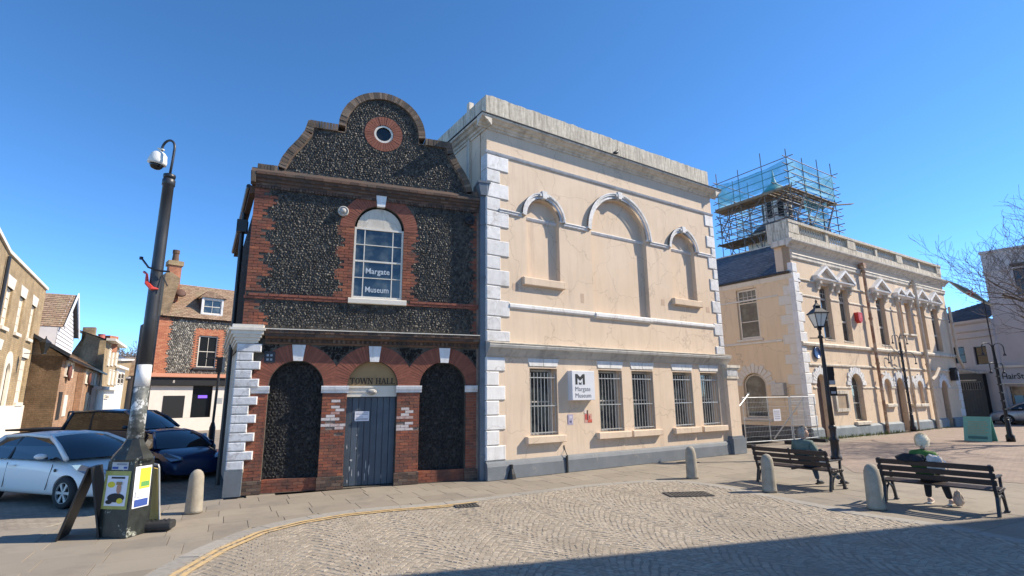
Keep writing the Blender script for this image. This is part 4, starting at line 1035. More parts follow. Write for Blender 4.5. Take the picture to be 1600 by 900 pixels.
# balustrade: plinth, dies, balusters, rail
g = G(); g.box(.05,CE,-.05,.30,9.80,10.22); g.build('parapet_plinth', M['parapet'], ch)
g = G(); g.box(0,CE+.05,-.10,.36,10.74,10.88); g.build('parapet_rail', M['parapet'], ch)
dies = [(.05,1.0),(6.05,7.0),(12.3,13.1),(18.5,CE)]; small = [(3.75,4.0),(9.5,9.75),(15.6,15.85)]
for a, b in dies+small:
    g = G(); g.box(a, b, -.07 if b-a > .5 else -.04, .31, 10.22, 10.74); g.build('pedestal', M['parapet'], ch)
blk = sorted(dies+small); gaps = [(blk[i][1], blk[i+1][0]) for i in range(len(blk)-1)]
bal = G(); bal.lathe([(.055,0),(.055,.05),(.035,.08),(.068,.20),(.06,.26),(.03,.42),(.05,.49),(.05,.52)], 8); balme = bal.mesh('baluster', M['trim'])
for a, b in gaps:
    n = int((b-a)/.25)
    for k in range(n): o = link('baluster', balme, ch); o.location = (a+(k+.5)*(b-a)/n, .10, 10.22)
# pediments with brackets
M['ped'] = M['white']
for c, hw in ((2.88,1.03),(4.86,1.0),(9.15,1.05),(11.64,.62),(12.82,.62),(14.77,.95),(16.86,.98)):
    pd = link('pediment', None, ch); zb = 7.86; ap = zb+.24+hw*.62
    g = G(); moulding(g, c-hw, c+hw, [(.10,zb),(.16,zb+.06),(.26,zb+.10),(.28,zb+.18)]); g.build('pediment_cornice', M['white'], pd)
    g = G(); g.prism([(c-hw+.1,zb+.18),(c+hw-.1,zb+.18),(c,ap-.10)], -.12, 0); g.build('tympanum', M['render_c'], pd)
    for s in (-1, 1):
        g = G(); P = [(c+s*hw,zb+.18),(c+s*(hw+.03),zb+.27),(c,ap+.02),(c,ap-.12),(c+s*(hw-.14),zb+.18)]
        g.prism(P if s < 0 else P[::-1], -.30, 0); fix_normals(g.build('raking_cornice', M['white'], pd))
        if hw > .7 or s*(c-12.2) > 0:
            g = G(); x = c+s*(hw*.62+.02)
            g.prism([(0,7.40),(-.10,7.44),(-.13,7.60),(-.24,7.72),(-.25,7.85),(0,7.85)][::-1], x-.10, x+.10, 'x'); fix_normals(g.build('bracket', M['trim'], pd))
g = G()
for a, b in ((8.0,8.9),(11.28,11.95),(12.35,13.15),(4.34,5.55)):
    z = .70 if a == 4.34 else 1.54 if a == 8.0 else 1.49
    q = G(); q.bbox(a-.15, b+.15, -.16, .14, z-.17, z, .02); q.build('sill', M['trim'], ch)
for a, b, c, d in win1:
    q = G(); q.bbox(a-.03, b+.03, -.12 if c < 5 else -.14, .2, c-.13, c-.004, .02) if c > 5 else q.box(a+.0, b-.0, -.02, .2, c-.06, c-.005); q.build('sill', M['trim'], ch)
# plinth split by doors
pr_ = [(.13,0),(.12,.46),(.06,.52),(.02,.56)]
mould_each('plinth', M['greybase'], ch, ((-.04,.94),(1.86,9.57),(10.56,15.99),(16.91,CE+.05)), pr_)
# flank wall, local box built along the flank direction
fk = link('flank', None, ch); fk.rotation_euler = (0, 0, atan2(fy, fx)-pi)     # its x points back towards the corner
# in the flank frame: x = 0 at corner, negative going back; outward = +y rotated ... built with outward -y
FW = 9.5
A = arch(-3.24,-1.98,.95,2.58)
g = G(); g.wall([(-FW,0),(-.0,0),(-.0,8.05),(-FW,8.05)], [A,[(-3.16,5.0),(-1.98,5.0),(-1.98,7.68),(-3.16,7.68)]], 0, .3, [.22,.22]); g.build('flank_wall', M['render_o'], fk)
f = sash(fk, -3.14,-2.0,5.02,7.66,.10,1,1,m=M['cream'],fw=.09); 
for q in [(-3.1,-2.04,.11,.15,6.9,6.96),(-3.05,-2.09,.115,.145,5.9,5.94),(-3.05,-2.09,.115,.145,7.25,7.27)]+[(-3.05+.24*k-.01,-3.05+.24*k+.01,.115,.145,6.96,7.58) for k in range(1,4)]:
    g = G(); g.box(*q); g.build('glazing_bar', M['cream'], f)
f = sash(fk, -3.22,-2.0,.97,2.57,.08,1,1,m=M['trim'],arched=1,fw=.08)
g = G(); moulding(g, -3.4,-1.8,[(.05,.80),(.10,.84),(.10,.92),(.02,.95)]); g.build('sill', M['cream'], fk); g = G(); moulding(g,-3.3,-1.86,[(.04,4.86),(.08,4.9),(.08,4.99)]); g.build('sill', M['cream'], fk)
for k in range(13):
    t0 = pi*(k+.08)/13; t1 = pi*(k+.92)/13; c, zs, r = -2.61, 2.58, .64; R = r+(.5 if k % 2 == 0 else .4)
    g = G(); g.prism([(c+q*cos(t), zs+q*sin(t)) for q, t in ((r+.02,t0),(R,t0),(R,t1),(r+.02,t1))], -.03, 0); g.build('voussoir', M['cream'], fk)
for k in range(15):
    z = .62+k*.49; w = .84 if k % 2 == 0 else .55
    if z+.48 > 7.95: break
    g = G(); g.bbox(-w, .012, -.022, .1, z+.008, z+.482, .012); g.build('quoin', M['cream'], fk)
mould_each('string_course', M['cream'], fk, ((-FW,-.87),), [(.03,4.70),(.05,4.73),(.05,4.80),(.02,4.83)]); mould_each('string_course', M['cream'], fk, ((-FW,-.87),), [(.02,7.0),(.035,7.02),(.035,7.07),(.02,7.09)])
g = G(); moulding(g,-FW,.02,[(.03,7.80),(.06,7.88),(.09,7.95),(.09,8.05)]); g.build('eaves_band', M['cream'], fk)
g = G(); moulding(g,-FW,.01,[(.08,0),(.07,.55),(.02,.60)]); g.build('flank_plinth', M['darkbase'], fk)
g = G(); g.tube([(-FW,-.16,8.12),(-.05,-.16,8.12)], .06, 6); g.build('gutter', M['blackmetal'], fk)
# slate roof of the flank range: slope up to a ridge, hipped at the corner
rf = link('slate_roof', None, ch); rf.rotation_euler = fk.rotation_euler
RZ, RD = 10.55, 3.1
g = G(); g.face([(-FW,-.12,8.1),(-.12,-.12,8.1),(-1.75,RD,RZ),(-FW,RD,RZ)]); g.face([(-.12,-.12,8.1),(-.10,5,8.1),(-1.75,RD+.01,RZ)]); g.face([(-FW,RD,RZ),(-1.75,RD,RZ),(-1.75,RD+3,8.2),(-FW,RD+3,8.2)]); g.build('roof_bed', M['slatebed'], rf)
g = G(); nrow = 17
for r in range(nrow):
    t0, t1 = r/nrow, (r+1.25)/nrow
    y0, z0 = -.14+(RD+.12)*t0, 8.12+(RZ-8.1)*t0; y1, z1 = -.14+(RD+.12)*t1, 8.12+(RZ-8.1)*t1
    xe = -.14-1.6*t0; x = -FW+(r % 2)*.15
    while x < xe-.05:
        x2 = min(x+.29, xe); e = rng.uniform(0,.006)
        g.add([(x,y0,z0+.022+e),(x2,y0,z0+.022+e),(x2,y1,z1+.004),(x,y1,z1+.004),(x,y0,z0),(x2,y0,z0)], [(0,1,2,3),(4,5,1,0)]); x += .30
g.build('slates', M['slate'], rf, kind='stuff')
g = G(); g.bar((-.12,-.12,8.13),(-1.75,RD,RZ+.02), .16,.05); g.bar((-FW,RD,RZ+.03),(-1.7,RD,RZ+.03),.2,.07); g.build('ridge_and_hip', M['trim'], rf)
# upper return of the main block
g = G(); g.box(.0,.95,.02,.8,8.05,9.52); g.build('corner_block', M['render_c'], ch)
g = G(); g.box(3.3, CE-.01, .42, 12, 0, 9.7); g.box(.35, 3.3, .42, .95, 0, 9.7); g.build('main_block', M['render_c'], ch)
g = G(); g.box(.02,.5,-.055,1.1,9.795,10.87); g.build('parapet_return', M['parapet'], ch)
g = G(); g.box(3.32, CE-.2, .6, 11, 9.701, 9.78); g.build('flat_roof', M['slatebed'], ch)
# pipes on the front
def cpipe(pts, r, m, nm='downpipe'):
    g = G(); g.tube([(x,y,z) for x,y,z in pts], r, 8); o = g.build(nm, m, ch)
    for x,y,z in pts[:-1]:
        q = G(); q.lathe([(r+.03,0),(r+.03,.1)], 8, (x,y,z-.4)); q.build('collar', m, o)
    return o
cpipe([(7.18,-.20,9.3),(7.20,-.20,6.6),(7.22,-.20,4.1),(7.24,-.20,2.6),(7.26,-.20,.0)], .085, M['rust'])
g = G(); g.prism([(7.0,9.45),(7.08,9.15),(7.3,9.15),(7.38,9.45)], -.32, -.02); g.build('hopper', M['rust'], ch)
g = G(); g.tube([(7.24,-.22,2.9),(7.55,-.24,3.1)], .07, 8); g.build('waste_outlet', M['rust'], ch)
cpipe([(13.75,-.22,9.2),(13.80,-.22,6.8),(13.85,-.22,4.2),(13.87,-.22,2.7),(13.90,-.22,.0)], .11, M['creampipe'])
g = G(); g.tube([(13.9,-.28,2.9),(14.4,-.30,3.1),(15.2,-.30,3.65)], .10, 8); g.build('branch_pipe', M['creampipe'], ch)
g = G(); g.tube([(18.9,-.25,7.9),(18.95,-.25,4.6),(19.0,-.25,4.35),(19.6,-.25,3.75)], .085, 8); g.build('rainwater_pipe', M['creampipe'], ch)
g = G(); g.tube([(10.9,-.25,7.6),(10.95,-.25,4.7),(11.0,-.25,2.6),(11.05,-.25,0)], .06, 8); g.build('downpipe', M['creampipe'], ch)
# framed notice board, blue plaque, red alarm
nb = facade_thing('notice_board', 'framed empty notice board on the peach front between the lamp post and the arched window', 'notice board', CF)
g = G(); g.wall([(2.46,1.24),(3.80,1.24),(3.80,2.28),(2.46,2.28)], [[(2.62,1.40),(3.64,1.40),(3.64,2.12),(2.62,2.12)]], -.10, .10, .07); g.build('frame', M['trim'], nb)
g = G(); g.box(2.62,3.64,-.04,-.0,1.40,2.12); g.build('panel', mat('board_panel', (.30,.22,.15), (.38,.29,.2), 2, .8), nb)
pq = facade_thing('wall_plaque', 'round blue plaque on the peach wall left of the lamp post head', 'plaque', CF)
g = G(); g.lathe([(.30,0),(.30,.05),(.26,.07),(.26,.06)], 24); o = g.build('disc', flat('plaque_blue', (.03,.08,.22), .35), pq, True); o.location = (1.28,-.03,4.12); o.rotation_euler = (pi/2,0,0)
al = facade_thing('alarm_box', 'bright red alarm box high on the peach front between two upper windows', 'alarm', CF)
g = G(); g.prism([(5.78,6.08),(6.0,5.92),(6.22,6.08),(6.22,6.50),(5.78,6.50)], -.22, -.0); g.build('housing', M['red'], al); g = G(); g.box(5.88,6.12,-.225,-.221,6.2,6.4); g.build('badge', flat('red_badge', (.6,.1,.09), .5), al)
lb = facade_thing('wall_light', 'dark lantern like box light on the far end of the peach front', 'light', CF)
g = G(); g.box(17.7,18.15,-.30,-.02,2.9,3.55); g.prism([(17.62,3.55),(18.23,3.55),(17.93,3.75)], -.35, -.0); g.build('housing', M['navymetal'], lb); g = G(); g.box(17.76,18.09,-.31,-.301,2.98,3.45); g.build('lens', M['glassd'], lb)
fb = thing('meter_box', 'grey steel meter box fixed on the ochre flank wall behind the mesh fence', 'box', CF.pt(0), radians(90-CF.ang)+atan2(fy, fx)-pi)
g = G(); g.bbox(-1.62,-.95,-.28,0,2.05,2.68,.02); g.build('cabinet', M['galv'], fb); g = G(); g.box(-1.58,-.99,-.286,-.281,2.09,2.64); g.build('door', M['galv'], fb)
# weeds along the foot
g = G()
for k in range(620):
    s = rng.choice([rng.uniform(1.9,9.4), rng.uniform(1.9,7), rng.uniform(-.1,1), rng.uniform(10.6,15.8)]); y = -.14-abs(rng.gauss(0,.12)); h = rng.uniform(.04,.2)*(1.0 if s < 9 else .6)
    a = rng.uniform(0,3.14); dx, dy = cos(a)*.02, sin(a)*.02; lx, ly = rng.uniform(-.06,.06), rng.uniform(-.06,.06)
    g.face([(s-dx,y-dy,0),(s+dx,y+dy,0),(s+lx,y+ly,h)])
wd = g.build('weeds', M['grass'], None, kind='stuff'); wd.location = ch.location; wd.rotation_euler = ch.rotation_euler

# ------------------------------------------------------------------ cupola on the roof
cu = facade_thing('cupola', 'white octagonal roof cupola with dark louvre openings inside the scaffolding', 'cupola', CF)
cc = (9.4, 5.6)
g = G(); g.box(cc[0]-1.5,cc[0]+1.5,cc[1]-1.5,cc[1]+1.5,9.9,13.20); g.build('base', M['cream'], cu)
g = G(); g.lathe([(1.95,13.20),(1.95,13.30),(1.15,13.85)], 8, (cc[0],cc[1],0), 1, .5); g.build('skirt_roof', M['slate'], cu)
g = G(); g.lathe([(.98,13.85),(.98,15.65),(1.14,15.70),(1.14,15.85)], 8, (cc[0],cc[1],0), 1, .5); g.build('drum', M['white'], cu)
for k in range(8):
    a = 2*pi*k/8; c = (cc[0]+.915*cos(a), cc[1]+.915*sin(a)); tx, ty = -sin(a), cos(a); nx, ny = cos(a), sin(a)
    P = arch(-.19,.19,14.15,15.20,8); g = G(); g.face([(c[0]+tx*p[0]+nx*.012, c[1]+ty*p[0]+ny*.012, p[1]) for p in P]); o = g.build('louvre_opening', M['black'], cu)
g = G(); g.lathe([(1.12,15.85),(.95,16.20),(.6,16.55),(.22,16.90),(.10,17.30),(.03,18.00)], 12, (cc[0],cc[1],0)); g.build('dome', mat('verdigris', (.10,.28,.27), (.15,.36,.34), 3, .6), cu, True)

# ------------------------------------------------------------------ scaffolding
sc = facade_thing('scaffolding', 'tube scaffolding with board platforms and blue netting round the roof cupola', 'scaffolding', CF)
X0, X1, Y0, Y1 = 6.55, 12.2, 3.0, 8.2
def pole(p, q, r=.030):
    g = G(); g.tube([p, q], r, 5); return g.build('scaffold_pole', M['scaftube'], sc)
nx_ = [X0, X0+1.9, X0+3.8, X1]; ny_ = [Y0, Y0+1.75, Y0+3.5, Y1]
peri = [(x, Y0) for x in nx_]+[(X0, y) for y in ny_[1:]]+[(x, Y1) for x in nx_[1:]]+[(X1, y) for y in ny_[1:-1]]
for i, (x, y) in enumerate(peri): pole((x,y,10.0),(x+rng.uniform(-.05,.05),y,17.3+rng.uniform(0,.9)))
for x in nx_[1:]: pole((x,Y0+.9,10.0),(x,Y0+.9,16.2))
for y in ny_[1:]: pole((X0+.9,y,10.0),(X0+.9,y,15.6))
for z in (12.55,13.1,13.55,14.1,14.6,15.15,15.7,16.2,17.2):
    e = .45
    pole((X0-e,Y0,z),(X1+e*1.6,Y0,z)); pole((X0,Y0-e,z),(X0,Y1+e,z)); pole((X1,Y0-e,z),(X1,Y1+e,z)); pole((X0-e,Y1,z),(X1+e,Y1,z))
    if z < 16: pole((X0-e,Y0+.9,z-.04),(X1+e,Y0+.9,z-.04)); pole((X0+.9,Y0-e,z-.04),(X0+.9,Y1+e,z-.04))
pole((X0-.5,Y0+.02,16.7),(X1+.5,Y0+.02,16.7)); pole((X0+.02,Y0-.4,16.7),(X0+.02,Y1+.4,16.7))
for i in range(3):
    pole((X0-.04,ny_[i],10.4),(X0-.04,ny_[i+1],13.4)); pole((nx_[i],Y0-.04,12.5),(nx_[i+1],Y0-.04,15.2)); pole((X0-.04,ny_[i+1],13.6),(X0-.04,ny_[i],15.2))
    pole((nx_[i],Y1+.04,10.4),(nx_[i+1],Y1+.04,13.4))
for x in np.arange(X0+.5, X1, .95): pole((x,Y0-.3,14.98),(x,Y1+.3,14.98)); pole((x,Y0-.25,12.48),(x,Y0+1.2,12.48))
for y in np.arange(Y0+.5, Y1, .95): pole((X0-.3,y,14.93),(X0+1.2,y,14.93)); pole((X0-.25,y,12.44),(X0+1.2,y,12.44))
for k in range(26):
    x = rng.choice([X0, X1, rng.uniform(X0,X1)]); y = Y0 if X0 < x < X1 else rng.uniform(Y0,Y1); z = rng.uniform(10.4,14.0)
    if y == Y0: pole((x,y-.05,z),(x+rng.uniform(-1.3,1.3),y-.02,z+rng.uniform(.8,2.2)))
    else: pole((x-.05,y,z),(x-.03,y+rng.uniform(-1.3,1.3),z+rng.uniform(.8,2.2)))
for y in np.arange(Y0+.45, Y1, .6): pole((X0-rng.uniform(.2,.5),y,rng.choice([12.6,13.5,14.2])),(X1+.3,y,rng.choice([12.6,13.5,14.2])))
def plank(x0, x1, y0, y1, z, tilt=0):
    g = G(); g.hexa([(x0,y0,z),(x1,y0,z+tilt),(x1,y1,z+tilt),(x0,y1,z)], [(x0,y0,z+.05),(x1,y0,z+.05+tilt),(x1,y1,z+.05+tilt),(x0,y1,z+.05)]); g.build('scaffold_board', M['plywood'], sc)
for k in range(6): plank(X0-.2, X1+(.9 if k == 2 else .15), Y0-.1+k*.29, Y0+.11+k*.29, 15.05+rng.uniform(0,.03))
for k in range(6): plank(X0-.15+k*.235, X0+.07+k*.235, Y0+1.5, Y1+.3, 15.04+rng.uniform(0,.03))
for k in range(8): plank(X0-.15+k*.235, X0+.07+k*.235, Y0-.2, Y1+.3, 12.52+rng.uniform(0,.03))
for k in range(5): plank(X0+1.75, X1+.35, Y0-.15+k*.235, Y0+.07+k*.235, 12.53+rng.uniform(0,.03))
g = G(); g.bar((X1-.6,Y0+.1,14.9),(X1+2.1,Y0-.2,15.45),.23,.05); g.build('scaffold_board', M['plywood'], sc)
g = G(); g.box(X0-.21,X0-.16,Y0-.13,Y1+.2,15.1,15.24); g.build('toe_board', M['plywood'], sc)
def net(p00, p10, p11, p01, sag=.12):
    g = G(); n = 8; V = []
    for j in range(n+1):
        for i in range(n+1):
            u, v = i/n, j/n
            p = (Vector(p00)*(1-u)+Vector(p10)*u)*(1-v)+(Vector(p01)*(1-u)+Vector(p11)*u)*v
            w = sin(pi*u)*sin(pi*v)*sag; V.append((p.x+rng.uniform(-.03,.03), p.y+w+rng.uniform(-.04,.04), p.z-(sag*.9*sin(pi*u) if j == n else 0)))
    g.add(V, [(j*(n+1)+i, j*(n+1)+i+1, (j+1)*(n+1)+i+1, (j+1)*(n+1)+i) for j in range(n) for i in range(n)])
    g.build('debris_net', M['netting'], sc, True)
net((X0,Y0-.03,15.3),(X1,Y0-.03,15.3),(X1,Y0-.03,17.15),(X0,Y0-.03,17.15),.1)
net((X0-.05,Y1,15.4),(X0-.05,Y0,15.4),(X0-.05,Y0,17.1),(X0-.05,Y1,17.1),.3)
net((X1,Y0,15.2),(X1,Y1,15.2),(X1,Y1,17.1),(X1,Y0,17.1)); net((X0,Y1,15.3),(X1,Y1,15.3),(X1,Y1,17.0),(X0,Y1,17.0))
net((X0+2.0,Y1,12.7),(X1,Y1,12.7),(X1,Y1,15),(X0+2,Y1,15)); net((X1,Y0+.5,12.8),(X1,Y1,12.8),(X1,Y1,14.9),(X1,Y0+.5,14.9),.3)
net((X0+1.6,Y0,13.4),(X1-1.5,Y0,13.2),(X1-1.2,Y0,15.0),(X0+1.5,Y0,15.0),.4); net((X0+2.2,Y0-.2,12.6),(X0+3.9,Y0-.3,12.6),(X0+3.9,Y0+.2,13.1),(X0+2.2,Y0,13.2),.3)

# ------------------------------------------------------------------ mesh fence in the gap
def fence(name, label, a, b, H=2.0, leanp=None):
    d = Vector(b)-Vector(a); L = d.length; r = thing(name, label, 'fence', a, atan2(d.y, d.x))
    for x in (0, L): g = G(); g.tube([(x,0,.05),(x,0,H)], .021, 8); g.build('upright', M['galv'], r)
    for z in (.2, H): g = G(); g.tube([(0,0,z),(L,0,z)], .021, 8); g.build('rail', M['galv'], r)
    g = G(); g.tube([(L*.52,0,.2),(L*.52,0,H)], .019, 8); g.build('upright', M['galv'], r)
    for k in range(1, 9): g = G(); z = .2+(H-.2)*k/9; g.tube([(0,0,z),(L,0,z)], .006, 4); g.build('wire', M['galv'], r)
    g = G(); n = int(L/.09)
    for k in range(1, n): g.bar((L*k/n,0,.2),(L*k/n,0,H),.003,.003)
    g.build('fine_mesh', M['galv'], r, kind='stuff')
    for x in (0, L):
        g = G(); g.prism([(x-.12,-.35),(x+.12,-.35),(x+.12,.35),(x-.12,.35)], 0, .13, 'z'); g.build('foot_block', M['rubber'], r)
    return r
pA = gnd(1167,699); pB = gnd(1240,694); pC = gnd(1280,690)
fence('mesh_fence', 'galvanised mesh fence panel nearest the pale pier blocking the gap', pA, pB)
fence('mesh_fence', 'galvanised mesh fence panel nearest the quoined corner behind the seated person in grey green', pB+Vector((.1,.06,0)), pC)
br_ = thing('fence_brace', 'sloping tubular brace propping the fence against the pale pier', 'brace', pA)
g = G(); g.tube([(.35,.15,2.15),(-1.35,-1.2,.9)], .03, 8); g.build('tube', M['galv'], br_); g = G(); g.lathe([(.045,0),(.045,.1)], 8, (.35,.15,2.1)); g.build('clamp', M['galv'], br_)
st = thing('fence_brace', 'sloping strut leaning from the fence top down beside the cream quoins', 'brace', pB)
g = G(); g.tube([(1.05,.65,2.0),(-.1,1.5,.1)], .03, 8); g.build('tube', M['galv'], st)
nt2 = thing('safety_notice', 'white notice sheet hung on the mesh fence', 'notice', pA, atan2((pB-pA).y,(pB-pA).x))
g = G(); g.box(1.75,2.2,-.02,-.012,1.0,1.5); q = g.build('sheet', M['paper'], nt2)
g = G()
for k in range(5): g.box(1.8,2.14,-.024,-.0205,1.08+k*.08,1.11+k*.08)
g.build('print', flat('grey_print', (.3,.3,.36), .8), nt2)
# ================================================================== LEFT STREET
M['stockbrick'] = brick_mat('stock_brick', (.34,.24,.12), (.42,.31,.17), (.27,.22,.15), .24, .08, .012, .9, .6, .5, stain=(.16,.12,.07), samt=(.52,.8))
M['stock2'] = brick_mat('brown_stock_brick', (.25,.17,.09), (.31,.22,.13), (.2,.16,.11), .3, .1, .014, .9, .6, .5, stain=(.12,.09,.055), samt=(.5,.8))
M['orangebrick'] = brick_mat('orange_brick', (.34,.18,.10), (.44,.26,.15), (.28,.21,.15), .3, .1, .014, .9, .6, .5, stain=(.2,.12,.07), samt=(.5,.8))
M['redbrick_t'] = brick_mat('cottage_red_brick', (.36,.12,.06), (.46,.18,.09), (.25,.17,.12), .25, .09, .012, .9, .5, .5)
M['plaster'] = mat('white_plaster', (.66,.61,.54), (.72,.67,.60), 2, .8, .2, 40, stain=(.5,.44,.37), sscale=1, samt=(.6,.85))
M['weatherboard'] = mat('weatherboard', (.62,.62,.64), (.7,.7,.72), 3, .7, .2, 40)
d0 = ray(14,393); cG = CAM+d0*(20/d0[1])
GE = Plane((cG[0], cG[1]), -33.4)
ge = facade_thing('brick_house', 'yellow brick town house with white window surrounds at the left edge', 'house', GE)
# facade seen in local x along the street; outward -y
hol = []
W1 = [(.75,1.75),(3.15,4.15),(5.75,6.72)]
for a, b in W1: hol.append([(a,5.12),(b,5.12),(b,6.72),(a,6.72)])
hol.append([(5.55,2.10),(6.9,2.10),(6.9,4.20),(5.55,4.20)]); hol.append(arch(2.7,3.75,.6,3.55)); hol.append([(.3,2.1),(1.5,2.1),(1.5,4.1),(.3,4.1)])
g = G(); g.wall([(0,0),(8.45,0),(8.45,7.9),(0,7.9)], hol, 0, .3, .16); g.build('wall', M['stockbrick'], ge)
g = G(); g.box(.3,8.44,.3,7,0,7.6); g.build('rear_walls', M['stockbrick'], ge)
g = G(); g.prism([(0,.3),(0,0.0005),(.0005,0),(-7,-.6),(-7,.3)],0,7.9,'z'); g.build('return_wall', M['stockbrick'], ge)
for i, (a, b) in enumerate(W1):
    f = sash(ge, a, b, 5.12, 6.72, .08, 2, 4, m=M['cream'], gm=M['cream'], fw=.06, name='shuttered_window')
    g = G(); g.prism([(a-.05,6.72),(b+.05,6.72),(b+.22,7.18),(a-.22,7.18)], -.02, .1); g.build('lintel', M['cream'], ge)
    g = G(); g.box(a-.08,b+.08,-.09,.1,4.98,5.12); g.build('sill', M['cream'], ge)
f = sash(ge, 5.55,6.9,2.12,4.2,.08,3,4,m=M['cream'],gm=M['cream'],fw=.08); f = sash(ge,.3,1.5,2.12,4.1,.08,2,4,m=M['cream'],gm=M['cream'],fw=.08)
for a, b in ((5.55,6.9),(.3,1.5)):
    g = G(); g.prism([(a-.05,4.2),(b+.05,4.2),(b+.2,4.62),(a-.2,4.62)], -.02, .1); g.build('lintel', M['cream'], ge); g = G(); g.box(a-.1,b+.1,-.1,.1,1.95,2.12); g.build('sill', M['cream'], ge)
g = G(); g.wall(arch(2.55,3.9,.6,3.6), [arch(2.85,3.6,.65,3.4)], -.03, .1, .1); g.build('door_surround', M['cream'], ge)
g = G(); g.sheet(arch(2.7,3.75,.6,3.4), .10); g.build('door', M['cream'], ge)
g = G(); g.box(0,8.47,-.06,.0,0,1.98); g.build('rendered_plinth', M['plaster'], ge)
g = G(); g.box(-.06,8.5,-.08,.35,7.9,8.03); g.prism([(-.06,-.08),(-.06,.3),(-7,.3),(-7,-.68)],7.9,8.03,'z'); g.build('coping', M['plaster'], ge)
g = G(); g.tube([(-.35,-.12,7.7),(-.35,-.12,0)], .06, 6); g.build('downpipe', M['blackmetal'], ge)
g = G(); g.box(-1.6,-.6,.5,1.4,7.9,8.7); g.box(-1.7,-.5,.4,1.5,8.7,8.85); st_ = g.build('chimney_stack', M['stockbrick'], ge)
g = G(); g.lathe([(.20,8.85),(.17,9.5),(.20,9.55),(.20,9.65)], 12, (-.85,.9,0)); g.build('chimney_pot', flat('terracotta', (.45,.10,.05), .8), st_)
# ---- weatherboarded gable house behind
WB = Plane(gnd(72,700), -33.4)
def at(x, y, Y):
    d = ray(x, y); t = Y/d[1]; return Vector(CAM+d*t)
def solid(name, pts, m, parent, back, **kw):
    """outline whose points stand on a plane, given its own thickness by a world offset"""
    g = G(); P = [Vector(p) for p in pts]; Q = [p+Vector(back) for p in P]; n = len(P)
    g.add(P+Q, [tuple(range(n)), tuple(range(2*n-1,n-1,-1))]+[(i,i+n,(i+1)%n+n,(i+1)%n) for i in range(n)])
    return fix_normals(g.build(name, m, parent, **kw))
hs = thing('gabled_house', 'white weatherboarded gable house with a steep old tiled roof', 'house', (0,0,0))
# street-side plane through x: gable end
Y0_ = 31.0; SD = Vector((-sin(radians(33.4)), cos(radians(33.4)), 0)); SN = Vector((cos(radians(33.4)), sin(radians(33.4)), 0))
a0 = at(113,461,Y0_); PW = Plane((a0.x, a0.y), -33.4)
def onp(P, x, y, off=0): s, z = P.hit(x, y, off); return P.pt(s, z, off)
apex = onp(PW,113,461); eave = onp(PW,90,511); low = onp(PW,75,519); lowr = onp(PW,104,545)
L_ = (apex-eave); half = Vector((L_.x, L_.y, 0)).length
far = eave+SD*half*2
gab = [apex, eave, eave-Vector((0,0,eave.z-.0)), far-Vector((0,0,far.z)), far]
solid('gable_wall', [gab[1],gab[2],gab[3],gab[4],gab[0]], M['weatherboard'], hs, -SN*6)
g = G()
zz = low.z-1.5
while zz < apex.z-.1:
    f = max(0, min(1, (apex.z-zz)/(apex.z-eave.z))) if zz > eave.z else 1
    c = Vector((apex.x, apex.y, 0)); p = c-SD*half*f; q = c+SD*half*f
    g.bar(p+SN*.03+Vector((0,0,zz)), q+SN*.03+Vector((0,0,zz)), .03, .17); zz += .22
g.build('board', M['weatherboard'], hs, kind='stuff')
def tiled(name, p0, p1, p2, p3, parent, m=None, row=.22, col=.28, thick=.05):
    """roof slope p0-p1 eaves, p3-p2 ridge; each tile its own little sheet, joined"""
    p0, p1, p2, p3 = map(Vector, (p0, p1, p2, p3)); n = (p1-p0).cross(p3-p0).normalized()
    if n.z < 0: n = -n
    nr = max(3, int(((p3-p0).length+(p2-p1).length)/2/row)); g = G()
    nr = min(nr, 60)
    for r in range(nr):
        a = p0+(p3-p0)*r/nr; b = p1+(p2-p1)*r/nr; a2 = p0+(p3-p0)*min(1,(r+1.3)/nr); b2 = p1+(p2-p1)*min(1,(r+1.3)/nr)
        nc = max(2, min(60, int((b-a).length/col))); o = (r % 2)*.5
        for k in range(-1, nc):
            t0 = max(0,(k+o)/nc); t1 = min(1,(k+o+.94)/nc)
            if t1 <= t0: continue
            e = n*(thick*.8+rng.uniform(0,.012)); u = n*.01
            A, B, C_, D = a+(b-a)*t0+e, a+(b-a)*t1+e, a2+(b2-a2)*t1+u, a2+(b2-a2)*t0+u
            g.add([A,B,C_,D,A-e*.9,B-e*.9], [(0,1,2,3),(4,5,1,0)])
    o = g.build(name, m or M['claytile'], parent, kind='stuff')
    g = G(); g.face([p0,p1,p2,p3]); g.build('roof_deck', M['slatebed'], parent); return o
tiled('roof_tiles', eave-SN*6, eave+SN*.25, apex+SN*.25, apex-SN*6, hs)
tiled('roof_tiles', far+SN*.25, far-SN*6, apex-SN*6, apex+SN*.25, hs)
g = G(); g.bar(apex+SN*.3+Vector((0,0,.05)), eave+SN*.3, .05, .2); g.bar(apex+SN*.3+Vector((0,0,.05)), far+SN*.3, .05, .2); g.build('bargeboard', M['weatherboard'], hs)
# ---- low brick range with gable towards the square
LB = thing('brick_house', 'low orange brick house with long lean-to roof and round wall plates', 'house', (0,0,0))
c0 = at(98,560,27.0); PB = Plane((c0.x, c0.y), -32.5)
e0 = onp(PB,99,556); e1 = onp(PB,159,582)
b0 = Vector((e0.x,e0.y,0)); b1 = Vector((e1.x,e1.y,0))
BK = Vector((-SN.x, -SN.y, 0))
